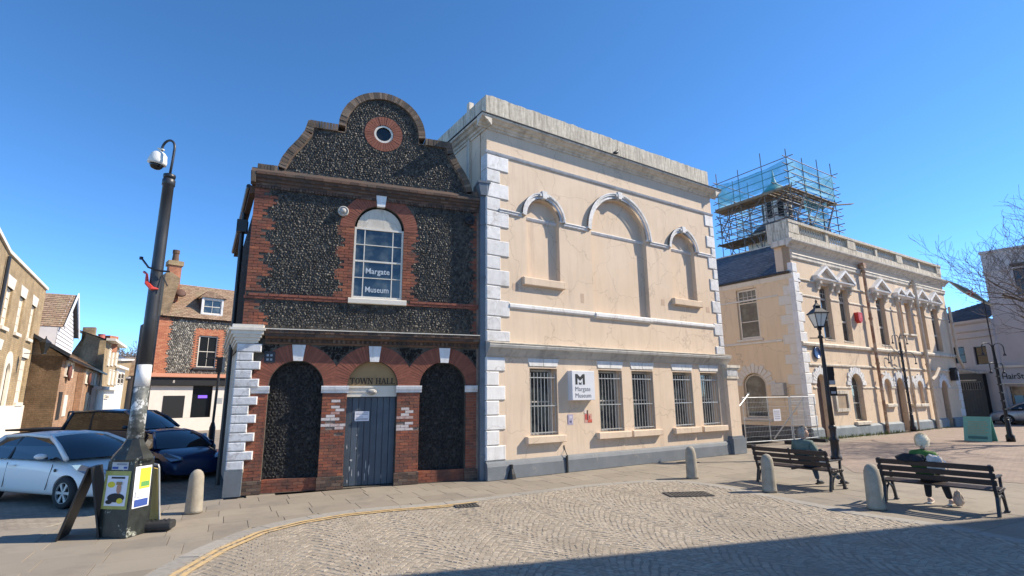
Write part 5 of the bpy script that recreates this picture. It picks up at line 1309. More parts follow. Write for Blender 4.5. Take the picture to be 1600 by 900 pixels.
# front-facing gable wall: from e0 leftwards, perpendicular to street
gl = e0+BK*7.5; top = onp(Plane((e0.x,e0.y), -123.4+180), 60, 508)
wl = [b0, e0, Vector((e0.x,e0.y,e0.z))+BK*2.8+Vector((0,0,1.9)), b0+BK*7.0+Vector((0,0,e0.z+1.9)), b0+BK*7.0]
solid('gable_wall', wl, M['stock2'], LB, SD*.3)
solid('street_wall', [b0, e0, e1, b1], M['orangebrick'], LB, BK*5)
ru = Vector((0,0,1.35))+BK*2.0
tiled('roof_tiles', e0-SD*.35+SN*.3-Vector((0,0,.1)), e1+SN*.3-Vector((0,0,.1)), e1+ru, e0-SD*.35+ru, LB)
g = G(); g.bar(e0-SD*.3+SN*.33-Vector((0,0,.15)), e1+SN*.33-Vector((0,0,.15)), .12, .12); g.bar(e0-SD*.36+SN*.3, e0-SD*.36+ru+Vector((0,0,.1)), .06, .16); g.build('gutter', M['blackmetal'], LB)
def panel(parent, P, x0, x1, z0, z1, m, name='window', out=.04, fr=None, frm=None, cols=1, rows=1):
    """framed opening standing proud on a survey plane"""
    g = G(); A, B = P.pt(x0,z0,out), P.pt(x1,z1,out); u = Vector(P.u); n = Vector(P.n)
    def q(a, b, c, d, o0, o1):
        p = [P.pt(a,c,o0),P.pt(b,c,o0),P.pt(b,d,o0),P.pt(a,d,o0),P.pt(a,c,o1),P.pt(b,c,o1),P.pt(b,d,o1),P.pt(a,d,o1)]
        return p
    F = [(0,3,2,1),(4,5,6,7),(0,1,5,4),(1,2,6,5),(2,3,7,6),(3,0,4,7)]
    g.add(q(x0,x1,z0,z1,-.02,out), F); o = fix_normals(g.build('pane' if fr else name, m, None if fr else parent))
    if fr:
        g = G()
        for a, b, c, d in ((x0-fr,x0,z0-fr,z1+fr),(x1,x1+fr,z0-fr,z1+fr),(x0,x1,z0-fr,z0),(x0,x1,z1,z1+fr)): g.add(q(a,b,c,d,-.02,out+.05), F)
        for k in range(1, cols): xx = x0+(x1-x0)*k/cols; g.add(q(xx-.02,xx+.02,z0,z1,0,out+.03), F)
        for k in range(1, rows): zz = z0+(z1-z0)*k/rows; g.add(q(x0,x1,zz-.025,zz+.025,0,out+.035), F)
        f = fix_normals(g.build(name, frm or M['cream'], parent)); o.parent = f; return f
    return o
def pxbox(P, x0, y0, x1, y1):
    a = P.hit(x0, y0); b = P.hit(x1, y1); return min(a[0],b[0]), max(a[0],b[0]), min(a[1],b[1]), max(a[1],b[1])
SB = Plane((b0.x,b0.y), -32.5)
def px2(x, y): return SB.hit(x, y)
for (xa, ya, xb, yb) in ((101.5,566,112,588),(131,580,150,600)):
    a = SB.hit(xa, (ya+yb)/2); b = SB.hit(xb, (ya+yb)/2); zt = SB.hit((xa+xb)/2, ya)[1]; zb = SB.hit((xa+xb)/2, yb)[1]
    panel(LB, SB, a[0], b[0], zb, zt, M['cream'], fr=.06, cols=2 if xa < 120 else 4)
for x, y in ((104.5,583),(136.5,592)):
    s, z = SB.hit(x, y); p = SB.pt(s, z, .1); g = G(); g.lathe([(.42,0),(.42,.06),(.2,.1)], 14); o = g.build('round_wall_plate', flat('rusty_plate', (.12,.04,.03), .8), LB, True); o.location = p; o.rotation_euler = (pi/2, 0, radians(90+32.5)); 
for xa, xb, ya, yb in ((89,94,612,655),(98,103,617,650),(132,136,613,645),(138,142,617,640),(144,148,612,640)):
    a = SB.hit(xa, (ya+yb)/2); b = SB.hit(xb, (ya+yb)/2); zt = SB.hit((xa+xb)/2, ya)[1]; zb = max(.05, SB.hit((xa+xb)/2, yb)[1])
    panel(LB, SB, a[0], b[0], zb, zt, M['cream'] if xa in (98,138) else M['blackmetal'], name='slit_window', out=.03)
g = G(); s = SB.hit(120,600)[0]; g.add([SB.pt(s-.25,0,.02),SB.pt(s+.5,0,.02),SB.pt(s+.5,0,.32),SB.pt(s-.25,0,.32)]+[SB.pt(s-.25,SB.hit(117,572)[1]-.3,.02),SB.pt(s+.5,SB.hit(117,572)[1]-.3,.02),SB.pt(s+.5,SB.hit(117,572)[1]-.3,.32),SB.pt(s-.25,SB.hit(117,572)[1]-.3,.32)],[(0,3,2,1),(4,5,6,7),(0,1,5,4),(1,2,6,5),(2,3,7,6),(3,0,4,7)]); fix_normals(g.build('buttress', M['orangebrick'], LB))
# garage doorway in the shaded gable wall
g = G(); p = b0-SD*.02; 
g.add([p+BK*1.2-SD*.03, p+BK*6-SD*.03, p+BK*6-SD*.03+Vector((0,0,2.9)), p+BK*3-SD*.03+Vector((0,0,3.6)), p+BK*1.2-SD*.03+Vector((0,0,4.2))], [(0,1,2,3,4)]); g.build('garage_doors', flat('dark_timber', (.035,.03,.028), .8), LB)
# wall lantern (hangs from the georgian house corner)
wlz = onp(GE, 58, 545, .3)
wl_ = thing('wall_lantern', 'black glazed wall lantern on a bracket at the end of the yellow brick house', 'lantern', onp(GE, 70, 541, .9)); wl_.scale = (.62,.62,.62)
g = G(); g.lathe([(.12,-.5),(.32,.25)], 4, (0,0,0), 1, .5); g.build('glass', M['glassd'], wl_)
g = G(); g.lathe([(.36,.25),(.36,.3),(.12,.5),(.04,.62),(.03,.75)], 4, (0,0,0), 1, .5); g.lathe([(.15,-.56),(.13,-.5)], 4, (0,0,0), 1, .5)
for k in range(4): a = pi/4+k*pi/2; g.tube([(.12*cos(a),.12*sin(a),-.5),(.32*cos(a),.32*sin(a),.25)], .02, 4)
g.tube([(0,0,-.5),(-.1,-.2,-.62),(-1.0,-.5,-.55)], .025, 5); g.build('frame', M['blackmetal'], wl_)
# ---- tall stock brick house further down
TB = thing('brick_house', 'tall brown brick house with broad chimney stack further down the street', 'house', (0,0,0))
Y3 = 44.0; c3 = at(170,540,Y3); P3 = Plane((c3.x,c3.y), -33); f3 = Plane((c3.x,c3.y), 56.6)
E0 = onp(P3,166,532); E1 = onp(P3,187,544); B0 = Vector((E0.x,E0.y,0)); B1 = Vector((E1.x,E1.y,0))
solid('street_wall', [B0,E0,E1,B1], M['stockbrick'], TB, BK*.4)
lf = onp(f3,109,555); rg = onp(f3,134,520); r2 = onp(f3,150,523)
solid('gable_wall', [B0, E0, r2, rg, lf, Vector((lf.x,lf.y,0))], M['stock2'], TB, SD*9)
g = G(); z0 = onp(f3,130,523).z; a = onp(f3,128,522); b = onp(f3,148,522)
solid('chimney_stack', [Vector((a.x,a.y,z0-.5)), Vector((b.x,b.y,z0-.5)), Vector((b.x,b.y,onp(f3,148,511).z)), Vector((a.x,a.y,onp(f3,128,511).z))], M['stock2'], TB, SD*1.0)
for x in (155,): 
    p = onp(f3, x, 524); g = G(); g.lathe([(.28,-.8),(.24,.2),(.28,.3)], 10, tuple(p+SD*2)); g.build('chimney_pot', flat('pink_terracotta', (.42,.12,.10), .8), TB)
p = onp(f3,163,527); g = G(); q = p+SD*3; g.box(q.x-.6,q.x+.6,q.y-.5,q.y+.5,q.z-1,q.z+.4); g.build('chimney_stack', M['redbrick_t'], TB)
g = G(); g.bar(E0+SN*.3+Vector((0,0,.1)), E1+SN*.3+Vector((0,0,.1)), .6, .2); g.build('eaves_board', M['cream'], TB)
g = G(); g.face([E0+SN*.3,E1+SN*.3,E1+BK*3+Vector((0,0,1.2)),E0+BK*3+Vector((0,0,1.2))]); g.build('roof', M['slate'], TB)
for row, (yt, yb) in enumerate(((545,571),(578,600))):
    for k, x in enumerate((170.5,176,182)):
        s0, zt = P3.hit(x, yt+k*1.2+ (0 if row == 0 else 0)); s1, zb = P3.hit(x-1.5, yb); s2 = P3.hit(x+2.6, yt)[0]
        panel(TB, P3, s0-.1, s0-.1+(s2-s0), min(zb,zt-.5), zt, M['cream'], fr=.08, cols=1, rows=2)
# ---- white house, ochre house, hazy end of the street
def street_house(name, label, Y, x0, x1, yt0, yt1, m, depth=6, wins=(), trim=None):
    c = at(x0, yt0, Y); P = Plane((c.x,c.y), -33); A = onp(P,x0,yt0); B = onp(P,x1,yt1); A0 = Vector((A.x,A.y,0)); B0 = Vector((B.x,B.y,0)); r = thing(name, label, 'house', (0,0,0))
    solid('wall', [A0,A,B,B0], m, r, BK*depth); g = G(); g.bar(A+SN*.1, B+SN*.1, .5, .25); g.build('parapet', trim or m, r)
    g = G(); g.face([A+Vector((0,0,.05)),B+Vector((0,0,.05)),B+BK*depth*.5+Vector((0,0,1)),A+BK*depth*.5+Vector((0,0,1))]); g.build('roof', M['slate'], r)
    for (xa, ya, xb, yb) in wins:
        sa, zt = P.hit(xa, ya); sb, zb = P.hit(xb, yb); panel(r, P, min(sa,sb), max(sa,sb), max(.1,min(zb,zt)), max(zb,zt), M['glassd'], fr=.08, rows=2)
    return r, P
street_house('white_house', 'white rendered low house front with railings down the street', 38.5, 150, 179, 606, 608, M['plaster'], 3, ((163,618,168,622),))
street_house('white_house', 'white rendered tall house between the brown brick house and the ochre one', 52, 180, 196, 572, 577, M['plaster'], 5, ((184,583,186.5,600),(189,583,191.5,600)))
street_house('ochre_house', 'ochre brick house with flat parapet near the end of the street', 60, 184, 206, 562, 562, M['stockbrick'], 8, (), M['plaster'])
street_house('grey_house', 'distant shaded house with dark windows closing the street', 75, 196, 215, 590, 590, mat('far_render', (.3,.3,.32), (.36,.36,.38), 1, .9), 8, ((201,596,207,602),(199,603,206,612)))
hr = thing('distant_house', 'red roofed house seen at the very end of the street', 'house', (0,0,0))
p = at(225,600,80); g = G(); g.box(p.x-6,p.x+8,p.y,p.y+8,0,6.0); g.build('wall', mat('far_wall', (.3,.28,.26), (.36,.33,.3), 1, .9), hr)
tiled('roof_tiles', (p.x-6.3,p.y-.3,5.9),(p.x+8.3,p.y-.3,5.9),(p.x+8.3,p.y+4,9),(p.x-6.3,p.y+4,9), hr, row=.4, col=.6)
# ================================================================== FLINT COTTAGE PUB
FL = Plane(gnd(307,673), 45.7)
fc = facade_thing('flint_cottage', 'flint and brick cottage with tiled roof dormer and a black shop fascia', 'house', FL)
M['redbrick_c'] = M['redbrick_t']
g = G(); g.wall([(-3.1,0),(4.5,0),(4.5,8.1),(-3.1,8.1)], [[(-.50,4.5),(.84,4.5),(.84,6.86),(-.50,6.86)],[(-.52,.9),(.76,.9),(.76,3.16),(-.52,3.16)]], 0, .3, .2); g.build('wall', M['fl_mortar'], fc)
g = G(); g.box(-3.1,4.5,.3,7,0,8.1); g.build('rear_walls', M['fl_mortar'], fc)
g = G(); g.box(-3.12,-.525,-.03,0,.94,3.17); g.box(.77,4.5,-.03,0,.94,3.17); g.box(-3.12,4.5,-.06,0,0,.93); g.build('painted_ground_floor', M['plaster'], fc)
g = G(); g.box(-2.30,-.98,-.05,-.0,.93,2.48); g.build('blank_board', M['black'], fc)
g = G(); g.sheet([(-.52,.9),(.76,.9),(.76,3.16),(-.52,3.16)], .19); g.build('doorway', M['glassd'], fc)
g = G(); g.box(-.1,.5,.15,.18,2.3,2.5); g.build('neon_sign', flat('violet_neon', (.16,.08,.7), .5, emit=.5), fc)
g = G(); g.box(1.0,1.5,-.05,-.03,1.9,2.3); g.build('small_sign', M['galv'], fc)
g = G(); g.box(-3.3,4.5,-.28,0,3.20,3.74); g.build('shop_fascia', M['black'], fc)
text_mesh('8', .28, 'lettering', M['plaster'], fc, -1.9, -.285, 3.36)
g = G(); g.prism([(0,3.98),(-.42,3.76),(-.42,3.80),(0,4.05)], -3.3, 4.5, 'x'); fix_normals(g.build('tile_weathering', flat('salmon_tile', (.42,.19,.12), .9), fc))
sash(fc, -.46,.80,4.53,6.84,.08,2,2,m=M['cream'],gm=M['glassd'],fw=.07)
g = G(); g.box(-.7,1.05,-.15,.1,4.36,4.5); g.build('sill', M['slatebed'], fc)
def bz(x, z):
    k = int(z/.3) % 2
    return (x < (-2.3 if k else -2.45)) or (((-.86 if k else -.78) < x < (1.26 if k else 1.18)) and 4.36 < z < 7.35 and not (-.52 < x < .86 and 4.4 < z < 6.88))
g = G(); bricks(g, -3.11, 4.4, 4.05, 8.0, 0, bw=.25, bh=.088, test=bz); g.build('brick_dressing', M['redbrick_p'] if 'redbrick_p' in M else mat('bright_red_brick', (.42,.15,.08), (.50,.20,.11), 9, .85, .4, 60, ramp=[(0,(.35,.11,.06)),(.5,(.50,.18,.09)),(1,(.58,.27,.15))]), fc, kind='stuff')
M['flintpale'] = mat('pale_flint', (.12,.11,.095), (.2,.18,.15), 30, .5, .5, 60, ramp=[(0,(.03,.03,.03)),(.4,(.10,.095,.085)),(.7,(.28,.26,.21)),(1,(.5,.46,.38))])
g = G(); flints(g, -2.4, 3.0, 4.05, 8.0, 0, lambda x, z: not bz(x, z) and not (-.75 < x < 1.1 and 4.3 < z < 6.9), step=.13, size=.07); g.build('flint_facing', M['flintpale'], fc, kind='stuff')
g = G()
for k in range(62): g.box(-3.1+k*.12, -3.1+k*.12+.07, -.10, 0, 7.95, 8.06)
g.build('dentils', M['darkbrick'], fc, kind='stuff')
tiled('roof_tiles', (-3.0,-.22,8.06),(4.6,-.22,8.06),(4.6,2.6,11.0),(-2.3,2.6,11.0), fc, row=.17, col=.24)
g = G(); g.prism([(-3.1,8.1),(-2.6,8.1),(-2.15,10.9),(-2.75,11.3),(-3.1,11.2)], -.1, 3); g.build('parapet_gable', M['stock2'], fc)
g = G(); g.box(-2.75,-1.95,.9,1.7,8.8,12.05); g.build('chimney_stack', M['redbrick_t'], fc); g = G(); g.box(-2.85,-1.85,.8,1.8,12.05,12.4); g.build('chimney_cap', M['stockbrick'], fc)
g = G(); g.lathe([(.24,12.4),(.2,13.0),(.24,13.05),(.24,13.3)], 12, (-2.35,1.3,0)); g.build('chimney_pot', M['darkbrick'], fc)
g = G(); g.lathe([(.38,0),(.30,.10),(.05,.14)], 14); o = g.build('wall_plate', flat('rust_disc', (.10,.05,.035), .8), fc, True); o.location = (-1.9,.6,9.95); o.rotation_euler = (pi/2-.6,0,0)
g = G(); g.wall([(-.55,8.45),(.95,8.45),(.95,9.75),(-.55,9.75)], [[(-.42,8.55),(.82,8.55),(.82,9.62),(-.42,9.62)]], .1, 1.9, .1); dm = g.build('dormer', M['whitegrey'], fc)
sash(fc, -.42,.82,8.55,9.62,.16,2,2,m=M['cream'],gm=M['glass'],fw=.06)
g = G(); g.box(-.56,-.55,.12,2.0,8.4,9.75); g.box(.95,.96,.12,2.0,8.4,9.75); g.build('dormer_cheek', M['slatebed'], fc)
tiled('dormer_tiles', (-.7,0.0,9.74),(1.1,0.0,9.74),(.35,1.0,10.4),(.05,1.0,10.4), fc, row=.15, col=.22)
tiled('dormer_tiles', (-.7,2.2,9.74),(-.7,0,9.74),(.05,1.0,10.4),(.1,2.4,10.4), fc, row=.15, col=.22); tiled('dormer_tiles', (1.1,0,9.74),(1.1,2.2,9.74),(.3,2.4,10.4),(.35,1.0,10.4), fc, row=.15, col=.22)
pb_ = thing('bracket_post', 'slim black post with short arm standing by the flint cottage', 'post', gnd(328,706))
g = G(); g.lathe([(.20,0),(.20,.25),(.13,.35),(.12,1.0),(.09,1.1),(.07,1.2)], 10); g.build('base', M['navymetal'], pb_)
g = G(); g.tube([(0,0,1.1),(.05,0,3.95)], .055, 8); g.build('shaft', M['navymetal'], pb_)
g = G(); g.tube([(.05,0,3.9),(-.55,.1,3.95),(-.62,.1,3.9)], .03, 6); g.box(-.05,.2,-.1,.1,3.3,3.95); g.build('arm', M['navymetal'], pb_)
# ================================================================== RIGHT SIDE BUILDINGS
R1 = Plane(gnd(1590,662), 142.5)
M['greyrender'] = mat('pale_grey_render', (.50,.45,.43), (.56,.51,.49), 1, .85, .2, 40, stain=(.4,.36,.34), sscale=.6, samt=(.55,.8), streak=True)
r1 = facade_thing('white_shop', 'tall pale rendered shop building at the right edge with a lettered fascia', 'building', R1)
g = G(); g.wall([(-.2,0),(3.2,0),(3.2,12.03),(-.2,12.03)], [[(1.35,8.7),(3.0,8.7),(3.0,10.85),(1.35,10.85)],[(-.05,.4),(1.5,.4),(1.5,2.5),(-.05,2.5)],[(1.7,.2),(3.05,.2),(3.05,2.5),(1.7,2.5)]], 0, .4, .25); g.build('wall', M['greyrender'], r1)
g = G(); g.box(-.19,3.19,.4,9,0,12); g.build('side_walls', M['greyrender'], r1)
g = G(); g.box(-.28,3.28,-.10,9.1,12.03,12.2); g.box(-.26,3.2,-.06,0,10.62,10.75); g.build('coping', M['greyrender'], r1)
g = G(); g.sheet([(3.0,8.7),(1.35,8.7),(1.35,10.85),(3.0,10.85)], .2); g.build('upper_window', M['glassd'], r1)
g = G(); g.box(1.25,3.1,-.12,.05,10.85,11.0); g.box(1.35,3.0,.1,.15,9.8,9.86); g.build('window_head', M['slatebed'], r1)
for q_ in ([(-.05,.4),(1.5,.4),(1.5,2.5),(-.05,2.5)],[(1.7,.2),(3.05,.2),(3.05,2.5),(1.7,2.5)]): g = G(); g.sheet(q_, .2); g.build('shop_window', M['glass'], r1)
g = G(); g.box(.10,.55,.1,.15,1.0,1.9); g.build('window_poster', flat('blue_poster', (.25,.45,.5), .6), r1)
g = G(); g.box(-.5,3.2,-.18,0,2.72,3.80); g.build('shop_fascia', mat('fascia_board', (.44,.44,.45), (.5,.5,.51), 1, .6), r1)
g = G(); g.box(-.52,3.22,-.3,0,3.80,3.95); g.box(-.52,3.22,-.22,-.18,2.66,2.75); g.build('fascia_moulding', M['cream'], r1)
t = text_mesh('HairSta', .54, 'lettering', M['ink'], r1, -.30, -.19, 3.02, .82, .01, .005)
g = G(); g.box(1.8,2.4,-.1,0,5.5,5.8); g.build('red_plate', M['red'], r1)
jr = R1.pt(R1.hit(1553,560)[0], 0); R2 = Plane(jr, 171)
r2_ = facade_thing('white_house', 'lower pale house with dark hipped slate roof behind the black gates', 'house', R2)
g = G(); g.wall([(-9,0),(.3,0),(.3,7.3),(-9,7.3)], [[(-1.33,4.1),(-.40,4.1),(-.40,5.42),(-1.33,5.42)],[(-2.88,4.3),(-1.98,4.3),(-1.98,5.52),(-2.88,5.52)]], 0, .3, .2); g.build('wall', M['greyrender'], r2_)
for b, a, c, d in ((-.40,-1.33,4.1,5.42),(-1.98,-2.88,4.3,5.52)): sash(r2_, a+.01,b-.01,c+.01,d-.01,.1,1,2,m=M['slatebed'],gm=M['glassd'],fw=.05)
for P_ in ([(.05,6.05),(.12,6.1),(.12,6.2)],[(.05,6.5),(.15,6.6),(.15,6.7)],[(.1,7.1),(.2,7.2),(.25,7.35)]): g = G(); moulding(g,-9,.3,P_); g.build('cornice', M['greyrender'], r2_)
tiled('roof_slates', (-9,-.2,7.3),(.3,-.2,7.3),(.5,2.5,9.0),(-1.2,2.5,9.0), r2_, m=M['slate'], row=.25, col=.3)
ga = facade_thing('gates', 'black timber gates under a pale lean-to canopy beside the far end of the peach hall', 'gate', R2)
g = G(); g.prism([(-3.2,3.9),(-.6,3.45),(-.6,3.6),(-3.2,4.05)], -.9, 0); g.build('canopy', M['trim'], ga)
g = G(); g.box(-3.1,-.8,-.1,0,2.9,3.5); g.build('lintel', M['black'], ga)
for x in (-3.15,-.95): g = G(); g.box(x,x+.18,-.3,0,0,3.5); g.build('post', M['black'], ga)
for k in range(9): g = G(); x = -2.97+k*.225; g.box(x, x+.215, -.1, -.04, .05, 2.3); g.build('board', M['navymetal'], ga)
for k in range(12): g = G(); x = -2.95+k*.17; g.box(x, x+.06, -.09, -.05, 2.33, 2.86); g.build('top_bar', M['navymetal'], ga)
g = G(); g.box(-3.0,-.97,-.03,-.0,2.33,2.88); g.build('light_panel', mat('frosted', (.35,.36,.36), (.4,.41,.41), 2, .5), ga); g = G(); g.box(-2.9,-1.4,-.13,-.1,2.95,3.05); g.build('canopy_light', M['trim'], ga)
# chimney and aerials between the hall end and the low house
ck = facade_thing('chimney_stack', 'dark brick chimney stack with aerials rising behind the far end of the peach hall', 'chimney', CF)
g = G(); g.box(20.6,21.6,2.0,3.0,0,8.2); g.box(20.5,21.7,1.9,3.1,8.2,8.4); g.build('stack', M['stock2'], ck)
for k in range(3): g = G(); g.lathe([(.13,8.4),(.11,8.8)], 8, (20.8+k*.28,2.5,0)); g.build('chimney_pot', M['darkbrick'], ck)
g = G(); g.tube([(20.9,2.4,8.2),(20.6,2.4,10.6)], .025, 5); g.tube([(20.2,2.4,10.4),(21.3,2.4,10.3)], .015, 4)
for k in range(6): g.tube([(20.3+k*.18,2.1,10.38),(20.3+k*.18,2.7,10.38)], .01, 4)
g.tube([(21.6,2.4,8.2),(21.9,2.4,9.4)], .02, 4); g.tube([(21.5,2.4,9.3),(22.3,2.4,9.25)], .012, 4); g.build('aerial', M['galv'], ck)
ck2 = facade_thing('chimney_stack', 'small distant pinkish stack with aerial above the dark slate roof', 'chimney', R2)
g = G(); g.prism([(-2.6,7.3),(-2.2,7.3),(-2.32,8.6),(-2.45,8.6)], 2, 2.5); g.build('stack', flat('pink_stack', (.4,.18,.16), .8), ck2); g = G(); g.tube([(-3.2,2,7.3),(-3.25,2,8.6)], .02, 4); g.tube([(-3.6,2,8.5),(-2.9,2,8.5)], .015, 4); g.build('aerial', M['galv'], ck2)
# ================================================================== CASTER OF THE FOREGROUND SHADE: terrace behind the viewer
sA, sB = gnd(640,897), gnd(1600,806); e = (sB-sA).normalized(); nrm = Vector((-e.y, e.x, 0))
tanE = tan(radians(SUN_EL)); HB_ = 12.0; sh = Vector((cos(radians(SUN_AZ)), sin(radians(SUN_AZ)), 0))*HB_/tanE
roofpt = sA+sh; tv = facade_thing('terrace', 'brick terrace behind the viewer that throws the foreground shade', 'building', Plane((0,0), 0))
tv.location = roofpt; tv.rotation_euler = (0,0,atan2(e.y,e.x))
g = G(); g.box(-1.5, 30, -9, 0, 0, HB_); g.build('wall', M['stockbrick'], tv)
for k in range(8):
    g = G(); g.box(4+k*3.2, 5.1+k*3.2, .0, .03, 4.6, 6.4); g.build('window', M['glass'], tv); g = G(); g.box(4+k*3.2, 5.1+k*3.2, .0, .03, 1.0, 2.9); g.build('window', M['glass'], tv)
# ================================================================== VEHICLES
def car_paint(name, c, rough=.22, metal=.0):
    m, nt, b, L = new_mat(name); b.inputs['Base Color'].default_value = c4(c); b.inputs['Roughness'].default_value = rough
    b.inputs['Metallic'].default_value = metal; b.inputs['Coat Weight'].default_value = .3; b.inputs['Coat Roughness'].default_value = .04
    tc = _n(nt, 'ShaderNodeTexCoord'); bp = _n(nt, 'ShaderNodeBump'); bp.inputs['Strength'].default_value = .03; bp.inputs['Distance'].default_value = .02
    L.new(_noise(nt, L, 1.5, 2, tc.outputs['Object']), bp.inputs['Height']); L.new(bp.outputs[0], b.inputs['Normal']); return m
M['white_car'] = car_paint('white_car_paint', (.86,.82,.76), .42); M['blue_car'] = car_paint('dark_blue_car_paint', (.012,.03,.085)); M['truck'] = car_paint('dark_teal_blue_paint', (.012,.035,.06)); M['silver'] = car_paint('silver_paint', (.38,.36,.35), .3, .4)
def apply_mods(o):
    dg = bpy.context.evaluated_depsgraph_get(); me = bpy.data.meshes.new_from_object(o.evaluated_get(dg)); o.modifiers.clear(); o.data = me; return o
def vehicle(name, label, cat, loc, rz, st, cab, wheels, R, paint, rimspokes=6, truck=False, W=.87):
    """st: stations (x, ztop, half width at shoulder, half width on top); cab: stations x0..x4 with belt/roof heights"""
    r = thing(name, label, cat, loc, rz)
    zb = .20 if not truck else .38
    g = G(); n = 0; rings = []
    for (x, zt, hw, ht, zs) in st:
        h = [(0,zb),(hw*.80,zb),(hw*.965,zb+.07),(hw*.99,zb+.22),(hw,(zb+zs)/2+.05),(hw*.985,zs-.10),(hw*.955,zs-.01),(ht,zt-.015),(ht*.6,zt+.010),(0,zt+.018)]
        ring = [(x, y, z) for y, z in h]+[(x, -y, z) for y, z in h[-2:0:-1]]
        rings.append(ring)
    k = len(rings[0])
    for ring in rings: g.v += ring
    for i in range(len(rings)-1):
        for j in range(k):
            g.f.append((i*k+j, (i+1)*k+j, (i+1)*k+(j+1)%k, i*k+(j+1)%k)); g.mi.append(0)
    g.f.append(tuple(range(k))); g.mi.append(0); g.f.append(tuple(range((len(rings)-1)*k+k-1, (len(rings)-1)*k-1, -1))); g.mi.append(0)
    body = fix_normals(g.build('body', paint, r, True))
    ss = body.modifiers.new('s', 'SUBSURF'); ss.levels = 2; ss.render_levels = 2; apply_mods(body)
    cg = G()
    for wx in wheels: 
        for s in (-1, 1): cg.tube([(wx, s*.42, R), (wx, s*1.3, R)], R*1.13, 28)
    cut = cg.build('cutter', paint); cut.parent = r
    bpy.context.view_layer.update()
    fix_normals(cut); b = body.modifiers.new('b', 'BOOLEAN'); b.object = cut; b.operation = 'DIFFERENCE'; b.solver = 'EXACT'
    apply_mods(body); bpy.data.objects.remove(cut)
    for p in body.data.polygons: p.use_smooth = True
    try: body.data.set_sharp_from_angle(angle=radians(38))
    except Exception: pass
    g = G()
    x0, x1 = st[0][0]+.25, st[-1][0]-.25
    g.box(x0, x1, -W*.5, W*.5, zb+.02, .6); g.build('underbody', M['rubber'], r)
    # wheel
    tyre = G(); prof = [(R*.66,-.10),(R*.93,-.105),(R*.99,-.085),(R,-.03),(R,.03),(R*.99,.085),(R*.93,.105),(R*.66,.10)]; tyre.lathe(prof, 32, caps=False); tm = tyre.mesh('tyre', M['rubber'], True)
    rim = G(); N = rimspokes
    rim.lathe([(R*.10,.05),(R*.10,.085),(R*.04,.09)], 12)
    for i in range(28):
        a, b2 = 2*pi*i/28, 2*pi*(i+1)/28; P = [(q*cos(t), q*sin(t)) for q, t in ((R*.63,a),(R*.70,a),(R*.70,b2),(R*.63,b2))]; rim.prism(P, .06, .098, 'z')
    for i in range(N):
        a = 2*pi*i/N; w0, w1 = R*.10, R*.055; c, s = cos(a), sin(a)
        P = [(R*.08*c-w1*-s*-1, 0)]; 
        q = [(R*.07, w1),(R*.66, w0*1.1),(R*.66,-w0*1.1),(R*.07,-w1)] if N < 8 else [(R*.07, w1*.6),(R*.66, w0*.4),(R*.66,-w0*.4),(R*.07,-w1*.6)]
        rim.prism([(x*c-y*s, x*s+y*c) for x, y in q], .055, .090, 'z')
    rm = rim.mesh('rim', M['galv'] if not truck else M['blackmetal'])
    dk = G(); dk.lathe([(R*.66,-.05),(R*.66,.03)], 24); dm_ = dk.mesh('hub_face', M['blackmetal'])
    for wx in wheels:
        for s in (-1, 1):
            w = link('wheel', tm, r); w.location = (wx, s*(W-.105), R); w.rotation_euler = (-s*pi/2, 0, 0)
            link('rim', rm, w); link('hub_face', dm_, w)
    # cabin: xb0, xr0, xr1, xb1 (rear belt, rear roof, front roof, front belt)
    xb0, xr0, xr1, xb1, zbelt, zroof, wb, wr = cab
    zr0 = zroof-.05
    def P(x, w, z, s): return (x, s*w, z)
    crown = .035
    g = G(); NR = 6; V = []
    for i in range(NR+1):
        x = xr0+(xr1-xr0)*i/NR; zz = zroof+crown*sin(pi*i/NR)-.03*(1-sin(pi*i/NR))
        for j in range(7):
            u = j/6*2-1; V.append((x, u*wr, zz+.045*(1-u*u)))
    g.add(V, [(i*7+j,(i+1)*7+j,(i+1)*7+j+1,i*7+j+1) for i in range(NR) for j in range(6)])
    ro = g.build('roof', paint, r, True); so_ = ro.modifiers.new('s','SOLIDIFY'); so_.thickness = .035; so_.offset = -1; apply_mods(ro)
    g = G(); V = []
    for i in range(6):
        t = i/5; x = xr1+(xb1-xr1)*t; z = (zroof-.03)+(zbelt-zroof+.03)*t+.05*sin(pi*t)*.9; w = wr+(wb*.93-wr)*t
        for j in range(7):
            u = j/6*2-1; V.append((x+.05*(1-u*u)*(1-t*.2)+.14*(1-u*u)*t, u*w, z+.045*(1-u*u)*(1-t)))
    g.add(V, [(i*7+j,(i+1)*7+j,(i+1)*7+j+1,i*7+j+1) for i in range(5) for j in range(6)]); g.build('windscreen', M['carglass'], r, True)
    g = G(); V = []
    for i in range(5):
        t = i/4; x = xr0+(xb0-xr0)*t; z = (zroof-.03)+(zbelt-zroof+.03)*t+.03*sin(pi*t); w = wr+(wb*.92-wr)*t
        for j in range(7):
            u = j/6*2-1; V.append((x-.04*(1-u*u), u*w, z+.045*(1-u*u)*(1-t)))
    g.add(V, [(i*7+j,i*7+j+1,(i+1)*7+j+1,(i+1)*7+j) for i in range(4) for j in range(6)]); g.build('rear_window', M['carglass'], r, True)
    for s in (-1, 1):
        o_ = .965
        g = G(); pts = [(xb0+.03,wb*.955,zbelt-.02),(xb1-.02,wb*.955,zbelt-.02),(xb1-.05,wb*.95,zbelt+.02),((xr1+xb1)/2+.02,(wb+wr)/2*.985,(zbelt+zroof)/2+.03),(xr1,wr*.995,zroof-.035),((xr0+xr1)/2,wr*1.0,zroof-.005),(xr0,wr*.995,zroof-.035),((xr0+xb0)/2,(wb+wr)/2*.985,(zbelt+zroof)/2)]
        g.face([(x, s*y, z) for x, y, z in (pts if s < 0 else pts[::-1])]); g.build('side_window', M['carglass'], r)
